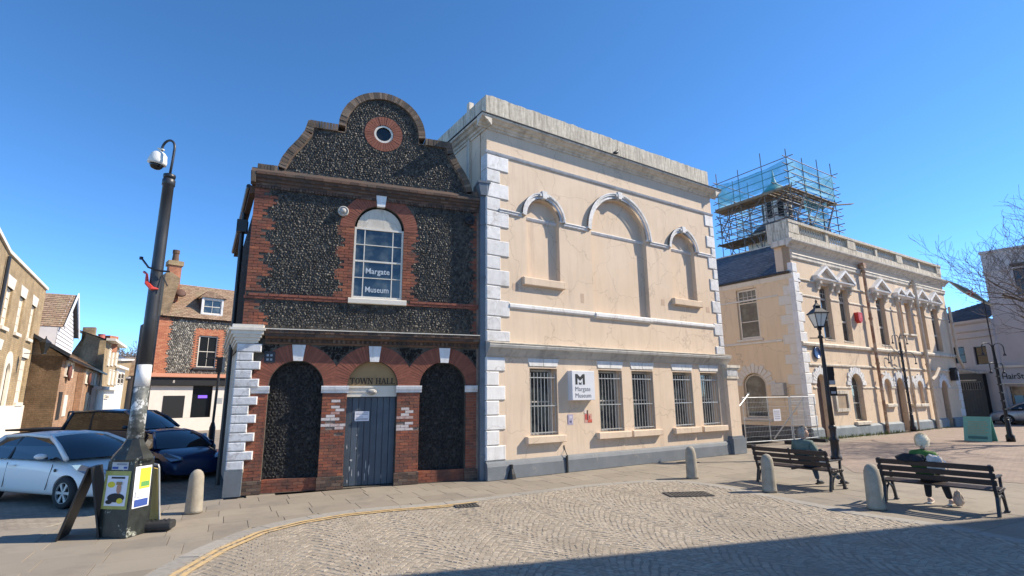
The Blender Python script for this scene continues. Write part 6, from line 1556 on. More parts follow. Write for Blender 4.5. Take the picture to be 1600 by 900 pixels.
        g = G()
        g.tube([(xr1+.03,s*wr*.985,zroof-.02),((xr1+xb1)/2+.03,s*(wb+wr)/2*.975,(zbelt+zroof)/2+.05),(xb1+.02,s*wb*.93,zbelt)], [.045,.045,.05], 6)
        g.tube([(xr0-.03,s*wr*.985,zroof-.02),((xr0+xb0)/2-.02,s*(wb+wr)/2*.975,(zbelt+zroof)/2+.02),(xb0-.02,s*wb*.93,zbelt)], [.05,.06,.08], 6)
        g.tube([(xr0,s*wr*1.0,zroof-.02),((xr0+xr1)/2,s*wr*1.01,zroof+.02),(xr1,s*wr,zroof-.02)], .04, 6); g.build('pillar', paint, r, True)
        xm = xr0+(xr1-xr0)*.42; g = G(); g.bar((xm,s*(wb*.965),zbelt-.02),(xm-.03,s*wr*1.0,zroof-.02), .06,.03); g.build('door_pillar', M['black'], r)
        mx = xb1-.50; g = G(); g.tube([(mx-.02,s*(W-.02),zbelt+.01),(mx-.02,s*(W+.10),zbelt+.04)], .025, 5); g.build('mirror_arm', M['black'], r)
        g = G(); mb = []
        g.lathe([(.02,-.10),(.075,-.08),(.095,-.02),(.09,.05),(.05,.10),(.01,.11)], 12, (0,0,0), .62); o = g.build('mirror', M['chrome'] if 'white' in name or 'hatch' in name else paint, r, True); o.location = (mx-.02, s*(W+.12), zbelt+.07); o.rotation_euler = (pi/2,0,0)
        # door seam, handle, sill strip
        g = G()
        ys = s*(W+.004)
        for sx in ((xb1-.32, -.10),(xm+.0,-.02)):
            g.bar((sx[0],s*W*.975,zbelt-.10),(sx[0]+sx[1],s*(W+.002),zb+.16),.012,.010)
        g.build('door_seam', M['black'], r)
        g = G(); g.bar((xm+.12,s*(W+.012),zbelt-.16),(xm+.32,s*(W+.012),zbelt-.15),.03,.03); g.build('door_handle', paint, r)
    return r
def lamps(r, xf, ys, z, mm, nm='headlight', L=.5, tilt=.1):
    for s in (-1, 1):
        g = G(); P = [(xf-L,s*ys*1.20,z+.13),(xf-L*.55,s*ys*1.17,z+.15),(xf-.02,s*ys*.72,z+.03),(xf+.02,s*ys*.70,z-.05),(xf-.13,s*ys*1.05,z-.09),(xf-L*.7,s*ys*1.195,z+.03)]
        c = Vector((xf-.25,s*ys*.8,z)); g.face([(p[0],p[1],p[2]) for p in (P if s < 0 else P[::-1])])
        o = g.build(nm, mm, r); so_ = o.modifiers.new('s','SOLIDIFY'); so_.thickness = .10; so_.offset = -1; apply_mods(o)
M['headlamp'] = flat('headlamp_glass', (.30,.33,.38), .08, .3, spec=.9)
def hatch_st(L, W, zh, zbelt, rear=1.0):
    f = L/2
    return [(-f,.62,W*.72,W*.5,.55),(-f+.08,.86,W*.88,W*.68,.82),(-f+.5,zbelt-.01,W*.985,W*.84,zbelt-.08),(-f+1.2,zbelt-.02,W,W*.88,zbelt-.06),(0,zbelt-.04,W,W*.88,zbelt-.07),(f-1.45,zbelt-.05,W,W*.86,zbelt-.09),
            (f-1.15,zh+.03,W*.995,W*.82,zh-.07),(f-.7,zh-.03,W*.97,W*.76,zh-.14),(f-.32,zh-.12,W*.90,W*.66,zh-.26),(f-.08,zh-.26,W*.80,W*.56,zh-.36),(f,zh-.42,W*.70,W*.48,zh-.48)]
def place_by_wheel(p, h, wx, wy):
    c, s = cos(h), sin(h); return Vector((p.x-(wx*c-wy*s), p.y-(wx*s+wy*c), 0))
h1 = radians(-19); KS = 1.1
wc = vehicle('parked_car', 'white hatchback parked at the left edge in front of the dark blue car', 'car', place_by_wheel(gnd(94,796,-.3)+Vector((0,.1,0)), h1, 1.25*1.1, -.78*1.1)+Vector((0,0,-.3)), h1, hatch_st(4.0,.87,.93,1.0), (-1.75,-1.35,.15,1.12,.98,1.44,.87,.60), (-1.28,1.25), .315, M['white_car'], 6, W=.87)
wc.scale = (1.1,1.1,1.1)
lamps(wc, 1.92, .62, .72, M['headlamp'], L=.62)
g = G(); g.box(1.86,1.985,-.35,.35,.40,.52); g.build('grille', M['black'], wc)
g = G(); g.lathe([(.035,0),(.035,.012)], 10); o = g.build('side_repeater', M['black'], wc); o.location = (.92,-.86,.76); o.rotation_euler = (pi/2,0,0)
h2 = radians(-36)
bc = vehicle('parked_car', 'dark blue car parked in the shade between the white hatchback and the pickup', 'car', place_by_wheel(gnd(244,754,-.27), h2, 1.35, -.80)+Vector((0,0,-.27)), h2, hatch_st(4.3,.90,.93,.98), (-1.9,-1.1,.10,1.05,.95,1.40,.90,.58), (-1.35,1.35), .33, M['blue_car'], 10, W=.90)
lamps(bc, 2.12, .64, .70, M['headlamp'], L=.55)
# pickup
h3 = radians(-4); f = 2.95
tst = [(-f-.7,.75,.84,.80,.70),(-f-.65,1.12,.90,.86,1.07),(-f+.6,1.18,.92,.88,1.13),(-1.0,1.22,.92,.88,1.16),(.2,1.22,.92,.86,1.16),(1.15,1.22,.92,.84,1.14),(1.6,1.22,.92,.82,1.08),(2.2,1.08,.90,.78,.95),(f-.25,1.00,.86,.72,.88),(f-.05,.80,.80,.66,.72),(f,.66,.74,.60,.6)]
tp = Vector((-14.0,19.3,-.03))
tk = vehicle('pickup_truck', 'dark blue green pickup truck parked behind the dark blue car', 'pickup', tp, h3, tst, (-1.35,-1.15,.65,1.55,1.22,1.80,.90,.74), (-1.75,1.95), .39, M['truck'], 6, True, W=.92)
lamps(tk, 2.85, .62, .82, M['headlamp'], L=.4)
g = G(); g.box(-f-.6,-1.4,-.80,.80,1.17,1.23); g.build('bed_cover', M['rubber'], tk)
g = G()
for s in (-1,1): g.tube([(-1.42,s*.72,1.15),(-1.42,s*.66,1.80)], .03, 6)
g.tube([(-1.42,.66,1.80),(-1.42,-.66,1.80)], .03, 6); g.build('roll_bar', M['blackmetal'], tk)
g = G(); g.box(f-.06,f+.05,-.6,.6,.55,.75); g.build('grille', M['black'], tk)
h4 = radians(170)
sp = gnd(1576,664); svc = vehicle('parked_car', 'silver car parked by the shop at the right edge', 'car', Vector((sp.x+1.6,sp.y-.2,0))+Vector((.2,.3,0)), radians(142.5-90+90-37.5*0-3-0), hatch_st(4.3,.9,.95,1.02), (-1.9,-1.35,.15,1.1,1.0,1.5,.9,.62), (-1.3,1.3), .33, M['silver'], 10, W=.9)

# ================================================================== CCTV POLE AND BITS ROUND ITS BASE
cp = thing('camera_pole', 'tall dark pole with dome camera on a box base covered in flyers', 'camera pole', (-6.35,9.12,0), radians(-9))
M['sticker'] = mat('flyer_scarred_black', (.012,.013,.012), (.03,.035,.03), 7, .35, .4, 50, stain=(.42,.43,.36), sscale=5, samt=(.60,.66))
a, b = .275, .215
g = G(); g.hexa([(-a,-b,0),(a,-b,0),(a,b,0),(-a,b,0)], [(-a+.03,-b+.02,1.15),(a-.03,-b+.02,1.15),(a-.03,b-.02,1.15),(-a+.03,b-.02,1.15)]); g.build('base_box', M['sticker'], cp)
g = G(); prof = [(.33,1.15),(.335,1.18),(.30,1.24),(.19,1.38),(.135,1.48),(.13,1.52)]; g.lathe(prof, 8, (0,0,0), .85, .5); g.build('shoulder', M['sticker'], cp)
g = G(); g.lathe([(.125,1.5),(.112,2.35)], 20); g.build('stickered_shaft', mat('sticker_layer', (.05,.055,.05), (.16,.17,.16), 14, .5, .3, 50, stain=(.55,.56,.55), sscale=6, samt=(.5,.56)), cp, True)
g = G(); g.lathe([(.115,2.35),(.110,2.72)], 20); g.build('white_sleeve', M['white'], cp, True)
g = G(); g.lathe([(.100,2.70),(.096,3.6),(.093,5.0),(.090,6.0),(.105,6.01),(.105,6.12),(.085,6.14)], 24); g.build('shaft', M['polegrey'], cp, True)
g = G(); g.lathe([(.09,6.14),(.10,6.18),(.10,6.22),(.06,6.24)], 16); g.build('collar', M['blackmetal'], cp, True)
g = G(); arc = [(.0,0,6.2),(.02,0,6.5),(.03,0,6.72)]+[(-.105+.135*cos(t),0,6.76+.17*sin(t)) for t in [pi*i/10 for i in range(11)]]+[(-.25,0,6.70)]
g.tube(arc, .022, 10); g.build('swan_neck', M['polegrey'], cp, True)
dm2 = link('dome_camera', None, cp); dm2.location = (-.27,0,6.70); dm2.rotation_euler = (0,.18,0)
g = G(); g.lathe([(.15,-.24),(.155,-.20),(.155,-.16),(.145,-.13),(.13,-.05),(.08,.0),(.035,.02),(.035,.05),(.06,.055),(.06,.07)], 24); g.build('housing', M['sign'] if 'sign' in M else flat('cctv_white', (.72,.71,.67), .4), dm2, True)
g = G(); g.lathe([(.02,-.345),(.07,-.33),(.105,-.29),(.12,-.24)], 20); g.build('dome_glass', M['glassd'], dm2, True)
# cable tie, bracket arm and red plastic strip
g = G(); g.tube([(-.30,-.05,4.62),(-.05,-.14,4.42),(.14,-.08,4.36),(.26,0,4.36)], .018, 6); g.lathe([(.03,0),(.03,.05)], 8, (-.31,-.05,4.6)); g.tube([(.12,.0,4.3),(.25,0,4.1)], .012, 5); g.build('bracket_arm', M['blackmetal'], cp)
g = G(); g.tube([(-.20,-.06,4.36),(-.08,-.12,4.30),(-.06,-.12,4.14),(.05,-.115,4.04),(.12,-.05,4.04)], [.025,.02,.035,.04,.012], 6); g.build('red_tape', flat('red_plastic', (.62,.06,.04), .4), cp)
def card2(par, face, x0, x1, z0, z1, m, name='flyer', out=.0, marks=()):
    """face: 0 front (-y), 1 right (+x)"""
    tl = lambda z: z/1.15
    def P(x, z, o):
        return (x*(1-.0*tl(z)), -b+.02*tl(z)-.004-o, z) if face == 0 else (a-.03*tl(z)+.004+o, x, z)
    def q(x0,x1,z0,z1,o,mm,nm,p):
        g = G(); A = [P(x0,z0,o),P(x1,z0,o),P(x1,z1,o),P(x0,z1,o)]; B = [P(x0,z0,o+.003),P(x1,z0,o+.003),P(x1,z1,o+.003),P(x0,z1,o+.003)]
        g.add(A+B, [(4,5,6,7),(0,1,5,4),(1,2,6,5),(2,3,7,6),(3,0,4,7)]); return fix_normals(g.build(nm, mm, p))
    o = q(x0,x1,z0,z1,out,m,name,par)
    for i, (u0,u1,v0,v1,mm) in enumerate(marks):
        if mm in (yl, skin_, bl) and face == 0 and v1-v0 > .12:
            cx_, cz_, rx_, rz_ = x0+(x1-x0)*(u0+u1)/2, z0+(z1-z0)*(v0+v1)/2, (x1-x0)*(u1-u0)/2, (z1-z0)*(v1-v0)/2
            g = G(); g.face([P(cx_+rx_*cos(t), cz_+rz_*sin(t), out+.0045+.002*i) for t in [2*pi*k/18 for k in range(18)]]); g.build('print', mm, o)
            continue
        q(x0+(x1-x0)*u0,x0+(x1-x0)*u1,z0+(z1-z0)*v0,z0+(z1-z0)*v1,out+.0045+.002*i,mm,'print',o)
    return o
yl = flat('flyer_yellow', (.70,.58,.04), .7); bl = flat('flyer_black', (.02,.02,.02), .7); skin_ = flat('flyer_skin', (.45,.24,.16), .7); blu = flat('flyer_blue', (.03,.07,.28), .7); gry = flat('flyer_grey', (.5,.52,.55), .7); olive = mat('olive_tape', (.30,.29,.06), (.42,.40,.12), 12, .6)
card2(cp, 0, -.255,.215,.42,1.0, olive, 'tape_border')
card2(cp, 0, -.205,.175,.47,.93, M['paper'], 'flyer', .004, [(.2,.85,.90,.96,bl),(.05,.42,.60,.80,yl),(.12,.95,.12,.42,bl),(.52,.74,.40,.74,skin_),(.60,.9,.08,.26,yl),(.08,.40,.06,.2,bl),(.5,.76,.70,.80,flat('hair_print',(.3,.2,.1),.7))])
card2(cp, 0, -.16,.14,1.02,1.14, gry, 'flyer', 0, [(.04,.40,.1,.38,blu),(.75,.95,.15,.4,blu),(.3,.9,.6,.8,flat('text_grey',(.25,.27,.33),.7))])
card2(cp, 1, -.17,.15,.42,1.06, M['paper'], 'flyer', 0, [(.3,.95,.45,.95,yl),(.4,.9,.5,.62,flat('flyer_green',(.1,.3,.08),.7)),(.1,.9,.03,.2,blu),(.1,.6,.25,.4,gry)])
# A boards
def a_board(name, label, loc, rz, H, Wd, spread, front, back, frame, extra=None, lean=False):
    r = thing(name, label, 'A-board', loc, rz)
    for s in (-1, 1):
        g = G(); y0 = s*spread; P = [(-Wd/2,y0,0),(Wd/2,y0,0),(Wd/2,y0+s*.03,0),(-Wd/2,y0+s*.03,0)]; Q = [(-Wd/2,s*.01,H),(Wd/2,s*.01,H),(Wd/2,s*.04,H),(-Wd/2,s*.04,H)]
        g.hexa(P, Q); o = fix_normals(g.build('panel', front if s < 0 else back, r))
        if extra and s < 0: extra(o, H, Wd, spread)
    return r
ab = thing('advertising_board', 'leaning black folding pavement board left of the flyer covered pole base', 'A-board', (-7.02,8.99,0), radians(112))
for y0, y1, mm in ((.16,-.12,M['black']), (-.38,-.16,M['black'])):
    g = G(); g.hexa([(-.25,y0-.013,0),(.25,y0-.013,0),(.25,y0+.013,0),(-.25,y0+.013,0)], [(-.25,y1-.013,1.07),(.25,y1-.013,1.07),(.25,y1+.013,1.07),(-.25,y1+.013,1.07)])
    fix_normals(g.build('panel', mm, ab))
yb_ = thing('advertising_board', 'yellow pavement sign board tucked behind the right side of the pole base', 'A-board', (-6.16,9.55,0), radians(-40))
g = G(); g.hexa([(-.26,.02,.05),(.26,.02,.05),(.26,.05,.05),(-.26,.05,.05)], [(-.24,-.10,.98),(.24,-.10,.98),(.24,-.07,.98),(-.24,-.07,.98)]); fix_normals(g.build('panel', M['yellow'], yb_))
g = G(); g.tube([(-.27,.03,.0),(-.25,-.08,1.0),(-.22,-.085,1.04),(.22,-.085,1.04),(.25,-.08,1.0),(.27,.03,.0)], .016, 6); g.build('frame', M['galv'], yb_)
rb = thing('rubber_weight', 'black ribbed rubber ballast block lying right of the pole base', 'ballast block', (-5.93,9.36,0), radians(12))
g = G(); prof = [(-.11,.02),(.11,.02),(.13,.06),(.12,.13),(.08,.155),(-.08,.155),(-.12,.13),(-.13,.06)]; g.prism(prof, -.22, .22, 'x'); o = fix_normals(g.build('block', M['rubber'], rb)); bv = o.modifiers.new('b','BEVEL'); bv.width = .03; bv.segments = 3; apply_mods(o)
g = G()
for k in range(5): g.box(-.17+k*.07,-.14+k*.07,-.07,.07,.154,.166)
g.build('rib', M['blackmetal'], rb, kind='stuff')
# ================================================================== BOLLARDS
bm_ = [(.155,0),(.150,.25),(.140,.55),(.128,.66),(.105,.735),(.06,.78),(.012,.795)]
labels = ['pale stone bollard left of the flint hall, right of the rubber block', 'stone bollard standing alone in front of the pale building', 'stone bollard in front of the bench with the person in grey green', 'stone bollard at the left end of the bench with the white haired person']
for i, (p, l) in enumerate(zip(((302,801),(1082,747),(1203,768),(1370,795)), labels)):
    q = gnd(*p); g = G(); pr2 = [(r*rng.uniform(.97,1.03)*.97, z*(1+.005*i)) for r, z in bm_]
    g.lathe([(.158,0)]+[(pr2[0][0]+(pr2[1][0]-pr2[0][0])*t, .05+.2*t) for t in (0,.5,1)]+pr2[2:], 20); o = g.build('bollard', M['stonebd'], None, True, label=l, cat='bollard', group='stone bollards round the paved square', loc=q, rz=i*1.3)
    o.rotation_euler = (rng.uniform(-.012,.012), -.02 if i == 3 else rng.uniform(-.01,.01), i*1.3)
# ================================================================== BENCHES
def bench(label, loc, rz, Lb):
    r = thing('park_bench', label, 'bench', loc, rz, 'wooden slatted benches on the square')
    def slat(nm, x0, x1, c, w, t, tilt):
        cy, cz = c; ca, sa = cos(tilt), sin(tilt); P = []
        for u, v in ((-w/2,-t/2),(w/2,-t/2),(w/2,t/2),(-w/2,t/2)): P.append((cy+u*ca-v*sa, cz+u*sa+v*ca))
        g = G(); g.prism(P, x0, x1, 'x'); o = fix_normals(g.build(nm, M['benchwood'], r)); bv = o.modifiers.new('b','BEVEL'); bv.width = .006; bv.segments = 1; apply_mods(o)
    for y, z in ((-.075,.80),(-.045,.675),(-.015,.555)): slat('back_slat', -.03, Lb+.03, (y,z), .095, .03, pi/2+.22)
    for y, z in ((.10,.415),(.20,.42),(.30,.425),(.40,.425),(.50,.415)): slat('seat_slat', -.03, Lb+.03, (y,z), .082, .032, 0)
    for x in (.02, Lb-.02):
        e = link('end_frame', None, r)
        g = G(); g.bar((x,-.09,.86),(x,-.0,.50),.05,.045,up=(1,0,0)); g.bar((x,-.0,.52),(x,.06,.30),.05,.05,up=(1,0,0)); g.bar((x,.06,.32),(x,-.03,0),.05,.05,up=(1,0,0)); g.build('rear_leg', M['navymetal'], e)
        g = G(); g.bar((x,.50,.62),(x,.47,.38),.05,.04,up=(1,0,0)); g.bar((x,.47,.40),(x,.60,0),.05,.045,up=(1,0,0)); g.box(x-.04,x+.04,.56,.64,0,.02); g.build('front_leg', M['navymetal'], e)
        g = G(); g.box(x-.03,x+.03,-.04,.58,.62,.645); g.box(x-.025,x+.025,.02,.54,.365,.40); g.build('armrest', M['navymetal'], e)
        g = G(); g.tube([(x,.30+.24*cos(t),.02+.30*sin(t)) for t in [pi*i/12*.98+.02 for i in range(13)]], .021, 6); g.bar((x,.30,.31),(x,.27,.37),.03,.03); g.build('arch_brace', M['navymetal'], e)
    for x in (Lb*.5,): g = G(); g.bar((x,-.03,.86),(x,.03,.50),.03,.03,up=(1,0,0)); g.box(x-.02,x+.02,.04,.52,.37,.40); g.build('centre_stay', M['navymetal'], r)
    return r
bA, bA2 = gnd(1184,752), gnd(1301,768); bB, bB2 = gnd(1383,785), gnd(1565,808)
benA = bench('dark wooden bench further away, with the person in grey green sitting on it', bA, atan2((bA2-bA).y,(bA2-bA).x), (bA2-bA).length)
benB = bench('dark wooden bench nearer the viewer at the right, with the white haired person on it', bB, atan2((bB2-bB).y,(bB2-bB).x), (bB2-bB).length)
# ================================================================== LAMP POSTS
lp = thing('street_lamp', 'black victorian lantern lamp post in front of the far hall corner', 'lamp post', gnd(1307,717))
g = G(); g.lathe([(.17,0),(.17,.07),(.135,.11),(.125,.55),(.15,.58),(.15,.63),(.095,.71),(.10,.95),(.12,.98),(.12,1.03),(.08,1.1)], 12); g.build('base', M['navymetal'], lp, True)
g = G(); g.lathe([(.085,1.05),(.075,1.9),(.068,2.8),(.06,3.7),(.055,4.0),(.085,4.03),(.085,4.09),(.05,4.12),(.045,4.28),(.075,4.32),(.075,4.36),(.04,4.4)], 12); g.build('shaft', M['navymetal'], lp, True)
g = G(); g.tube([(-.38,0,4.02),(.38,0,4.02)], .016, 6); g.build('ladder_bar', M['navymetal'], lp)
lan = link('lantern', None, lp)
g = G(); g.lathe([(.14,4.42),(.31,4.86)], 4, (0,0,0), 1, .5); g.build('glass', M['lampwhite'], lan)
g = G()
for k in range(4): t = pi/4+k*pi/2; g.tube([(.145*cos(t),.145*sin(t),4.40),(.32*cos(t),.32*sin(t),4.87)], .014, 4)
g.lathe([(.16,4.38),(.16,4.43)], 4, (0,0,0), 1, .5); g.tube([(0,-.1,4.42),(0,-.225,4.86)], .008, 4); g.build('frame', M['navymetal'], lan)
g = G(); g.lathe([(.37,4.86),(.37,4.89),(.30,4.93),(.17,5.04),(.12,5.06),(.11,5.14),(.14,5.15),(.06,5.22),(.03,5.27),(.045,5.31),(.01,5.38)], 4, (0,0,0), 1, .5); g.build('roof', M['navymetal'], lan)
g = G()
for z, w in ((2.05,.30),(2.42,.26),(2.72,.28)): g.box(-.02,w*.75,-.16,-.09,z,z+.30)
g.build('box_controls', M['navymetal'], lp)
g = G(); g.box(.0,.20,-.168,-.161,2.44,2.56); g.box(.02,.18,-.168,-.161,2.12,2.2); g.build('sticker', flat('grey_sticker', (.35,.38,.42), .6), lp)
def multi_lamp(label, loc, H, rz, arms, mm, tall=None):
    r = thing('lamp_column', label, 'lamp post', loc, rz, 'slender multi armed lamp columns')
    g = G(); g.lathe([(.16,0),(.16,.25),(.10,.32),(.09,.9),(.075,.95)], 10); g.build('base', mm, r, True)
    g = G()
    for q in (-.07, .07): g.tube([(q,0,.8),(q*.8,0,H*.9)], .035, 6)
    for k in range(7): g.box(-.1,.1,-.05,.05,1.0+k*(H-1.5)/7,1.05+k*(H-1.5)/7)
    g.build('shaft', mm, r)
    for (s, R, z) in arms:
        g = G(); g.tube([(s*.06,0,z-.6)]+[(s*(.06+R-R*cos(t)),0,z+R*.55*sin(t)) for t in [pi*i/10 for i in range(11)]]+[(s*(.06+2*R),0,z-.25)], .022, 6); g.build('arm', mm, r)
        g = G(); g.lathe([(.07,-.08),(.05,0),(.02,.04)], 8, (s*(.06+2*R),0,z-.28)); g.build('lamp_head', mm, r)
    if tall: g = G(); g.tube([(0,0,H*.85),(0,0,tall)], .025, 6); g.build('finial_rod', mm, r)
    return r
q1 = gnd(1428,674); multi_lamp('slender multi armed lamp column standing before the middle of the far hall', q1, 5.6, radians(25), [(-1,.62,4.15),(1,.62,4.15),(1,.34,5.3),(-1,.30,5.3)], M['navymetal'])
q2 = gnd(1580,690); multi_lamp('slender multi armed lamp column at the far right beside the teal board', q2, 4.0, radians(20), [(-1,.36,4.1),(1,.36,4.1),(-1,.20,3.3),(1,.20,3.3)], M['navymetal'], 6.3)
# painted spindle shaped sign on the rod
kp = thing('hanging_sign', 'long pointed pale sign board with red emblem high above the right lamp column', 'sign', (q2.x-.50,q2.y,0), 0)
def PK(x, z): return (x, z)
cx, cz = -.05, 6.62; L0 = Vector((.95,0,-.62)); dz = Vector((.25,0,.3)).normalized()
pts = [(-1.0,.0),(-.55,.085),(-.1,.11),(.35,.10),(1.0,.0),(.6,-.06),(.1,-.11),(-.35,-.10)]
P3_ = [Vector((cx,0,cz))+L0*u+Vector((.32,0,.49)).normalized()*v*1.2 for u, v in pts]
solid('board', P3_, mat('sign_cream_green', (.42,.42,.33), (.55,.53,.44), 3, .6), kp, Vector((0,.06,0)))
P4_ = [Vector((cx,-.012,cz))+L0*u*.82+Vector((.32,0,.49)).normalized()*v*.62 for u, v in pts]
solid('inner_panel', P4_, mat('sign_slate_green', (.14,.19,.18), (.24,.28,.26), 4, .6), kp, Vector((0,.01,0)))
g = G(); g.lathe([(.13,0),(.13,.03)], 10); o = g.build('emblem', flat('emblem_red', (.45,.06,.05), .6), kp); o.location = (cx,-.02,cz); o.rotation_euler = (pi/2,0,0)
g = G(); g.bar((cx-.2,-.06,cz+.03),(cx+.22,-.06,cz-.02),.03,.05); g.bar((cx-.08,-.06,cz-.15),(cx+.1,-.06,cz+.2),.03,.05); g.build('emblem_cross', M['cream'], kp)
# teal board
tb = a_board('advertising_board', 'teal folding pavement board with lines of writing by the right lamp column', gnd(1533,689), radians(-60), 1.05, .98, .30, M['teal'], M['teal'], M['teal'])
pf = flat('board_text', (.30,.30,.20), .7)
g = G()
for k in range(8):
    z = .30+k*.075; xx = -.36+rng.uniform(0,.05); yy = lambda z: -.30+(.29)*z/1.05-.036
    while xx < .30:
        w = rng.uniform(.05,.13); g.face([(xx,yy(z)-.002,z),(xx+w,yy(z)-.002,z),(xx+w,yy(z+.03)-.002,z+.03),(xx,yy(z+.03)-.002,z+.03)]); xx += w+.03
g.build('writing', pf, tb)
g = G(); yy = lambda z: -.30+.29*z/1.05-.036; g.face([(-.34,yy(.10)-.002,.10),(.36,yy(.10)-.002,.10),(.36,yy(.22)-.002,.22),(-.34,yy(.22)-.002,.22)]); g.build('band', flat('dark_teal', (.03,.14,.15), .6), tb)
# ================================================================== PEOPLE
KR = 1.0
def skin_mesh(name, nodes, edges, m, parent, lv=2, root=0, smooth=True):
    me = bpy.data.meshes.new(name); me.from_pydata([n[0] for n in nodes], edges, [])
    o = bpy.data.objects.new(name, me); COL.objects.link(o); o.parent = parent
    sk = o.modifiers.new('skin', 'SKIN'); lay = me.skin_vertices[0]
    for i, n in enumerate(nodes):
        r = n[1]; kk = KR; lay.data[i].radius = (r*kk, r*kk) if not isinstance(r, tuple) else (r[0]*kk, r[1]*kk); lay.data[i].use_root = (i == root)
    sk.use_smooth_shade = True
    s = o.modifiers.new('sub', 'SUBSURF'); s.levels = lv; s.render_levels = lv
    apply_mods(o); o.data.name = name; o.data.materials.clear(); o.data.materials.append(m)
    for p in o.data.polygons: p.use_smooth = True
    return o
SKIN = mat('skin', (.50,.30,.21), (.56,.35,.25), 12, .55, .1, 80)
def head(parent, loc, yaw, hairm, hair_pts, tilt=0):
    h = link('head', None, parent); h.location = loc; h.rotation_euler = (tilt, 0, yaw)
    bm = bmesh.new(); bmesh.ops.create_icosphere(bm, subdivisions=3, radius=1)
    for v in bm.verts:
        x, y, z = v.co; 
        x *= .074*(1-.22*max(0,-z)); yy = y*.092*(1-.10*max(0,-z)); zz = z*.115
        if y > 0: yy += .010*max(0,.5-abs(z+.25))*(1-min(1,abs(x)/.03)) ; yy -= .012*max(0, z-.2)*y
        if y > .75 and abs(v.co.x) < .22 and -.38 < z < .10: yy += .018*(1-abs(v.co.x)/.22)*(1-abs(z+.22)/.3 if abs(z+.22) < .3 else 0)
        if y > .6 and .02 < z < .25 and .2 < abs(v.co.x) < .55: yy -= .008
        v.co = (x, yy, zz)
    me = bpy.data.meshes.new('face'); bm.to_mesh(me); bm.free(); me.materials.append(SKIN)
    for p in me.polygons: p.use_smooth = True
    make_uv(me); link('face', me, h)
    g = G()
    for s in (-1, 1):
        g.lathe([(.006,-.028),(.016,-.02),(.020,0),(.020,.018),(.008,.03)], 8, (s*.076,-.005,-.01), .5)
    g.build('ear', SKIN, h, True)
    g = G()
    for s in (-1, 1): g.lathe([(.002,-.006),(.010,-.004),(.011,.003),(.003,.006)], 8, (s*.030,.083,.012), .5)
    g.build('eye', M['ink'], h, True)
    g = G(); g.tube([(-.024,.082,-.062),(0,.089,-.060),(.024,.082,-.062)], .005, 5); g.build('mouth', flat('lips', (.36,.14,.11), .6), h)
    # hair: shell of short strands over the skull
    g = G(); 
    for (th0, th1) in hair_pts['rows']: pass
    bm = bmesh.new(); bmesh.ops.create_icosphere(bm, subdivisions=3, radius=1)
    dele = [v for v in bm.verts if not hair_pts['keep'](v.co)]
    bmesh.ops.delete(bm, geom=dele, context='VERTS')
    hr2 = random.Random(3)
    for v in bm.verts:
        k = 1+hr2.uniform(-.035,.05); x, y, z = v.co; v.co = (x*hair_pts['r'][0]*k, y*hair_pts['r'][1]*k-.008, z*hair_pts['r'][2]*k+.008)
    me = bpy.data.meshes.new('hair'); bm.to_mesh(me); bm.free(); me.materials.append(hairm)
    for p in me.polygons: p.use_smooth = True
    make_uv(me); ho = link('hair', me, h)
    g = G()
    for k in range(900):
        t = hr2.uniform(0, 6.28); ph = hr2.uniform(-.75, 1.5); v = Vector((cos(ph)*cos(t), cos(ph)*sin(t), sin(ph)))
        if not hair_pts['keep'](v): continue
        p = Vector((v.x*hair_pts['r'][0], v.y*hair_pts['r'][1]-.008, v.z*hair_pts['r'][2]+.008)); d = (v*.6+Vector((hr2.uniform(-1,1)*.5, -v.y*.2-.2, -1.0*(1-v.z*.6)))).normalized()*hr2.uniform(.02,.045)
        s = v.cross(d).normalized()*.004; q = p+d*.6+v*.006; g.face([p-s, p+s, q+s*.8, p+d*1.1+v*.004])
    g.build('hair_locks', hairm, h, kind='stuff')
    return h
def hand(parent, loc, rot, m=SKIN, flip=1):
    global KR
    KR = 1.0
    """curled relaxed hand: palm and five fingers grown as skinned chains"""
    N = [((0,0,0),.022), ((0,.045,0),(.036,.015)), ((0,.085,0),(.038,.013))]; E_ = [(0,1),(1,2)]
    for i, (x, L) in enumerate(((-.030,.062),(-.010,.074),(.011,.070),(.030,.056))):
        b = len(N); N += [((x,.095,0),.0095), ((x*1.1,.095+L*.42,-.010),.0088), ((x*1.12,.095+L*.72,-.030),.008), ((x*1.1,.095+L*.80,-.052),.007)]
        E_ += [(2,b),(b,b+1),(b+1,b+2),(b+2,b+3)]
    b = len(N); N += [((-.040*flip,.035,-.006),.011), ((-.060*flip,.062,-.016),.0098), ((-.058*flip,.090,-.026),.0085)]; E_ += [(1,b),(b,b+1),(b+1,b+2)]
    o = skin_mesh('hand', N, E_, m, parent, 1); KR = 1.2; o.location = loc; o.rotation_euler = rot; return o
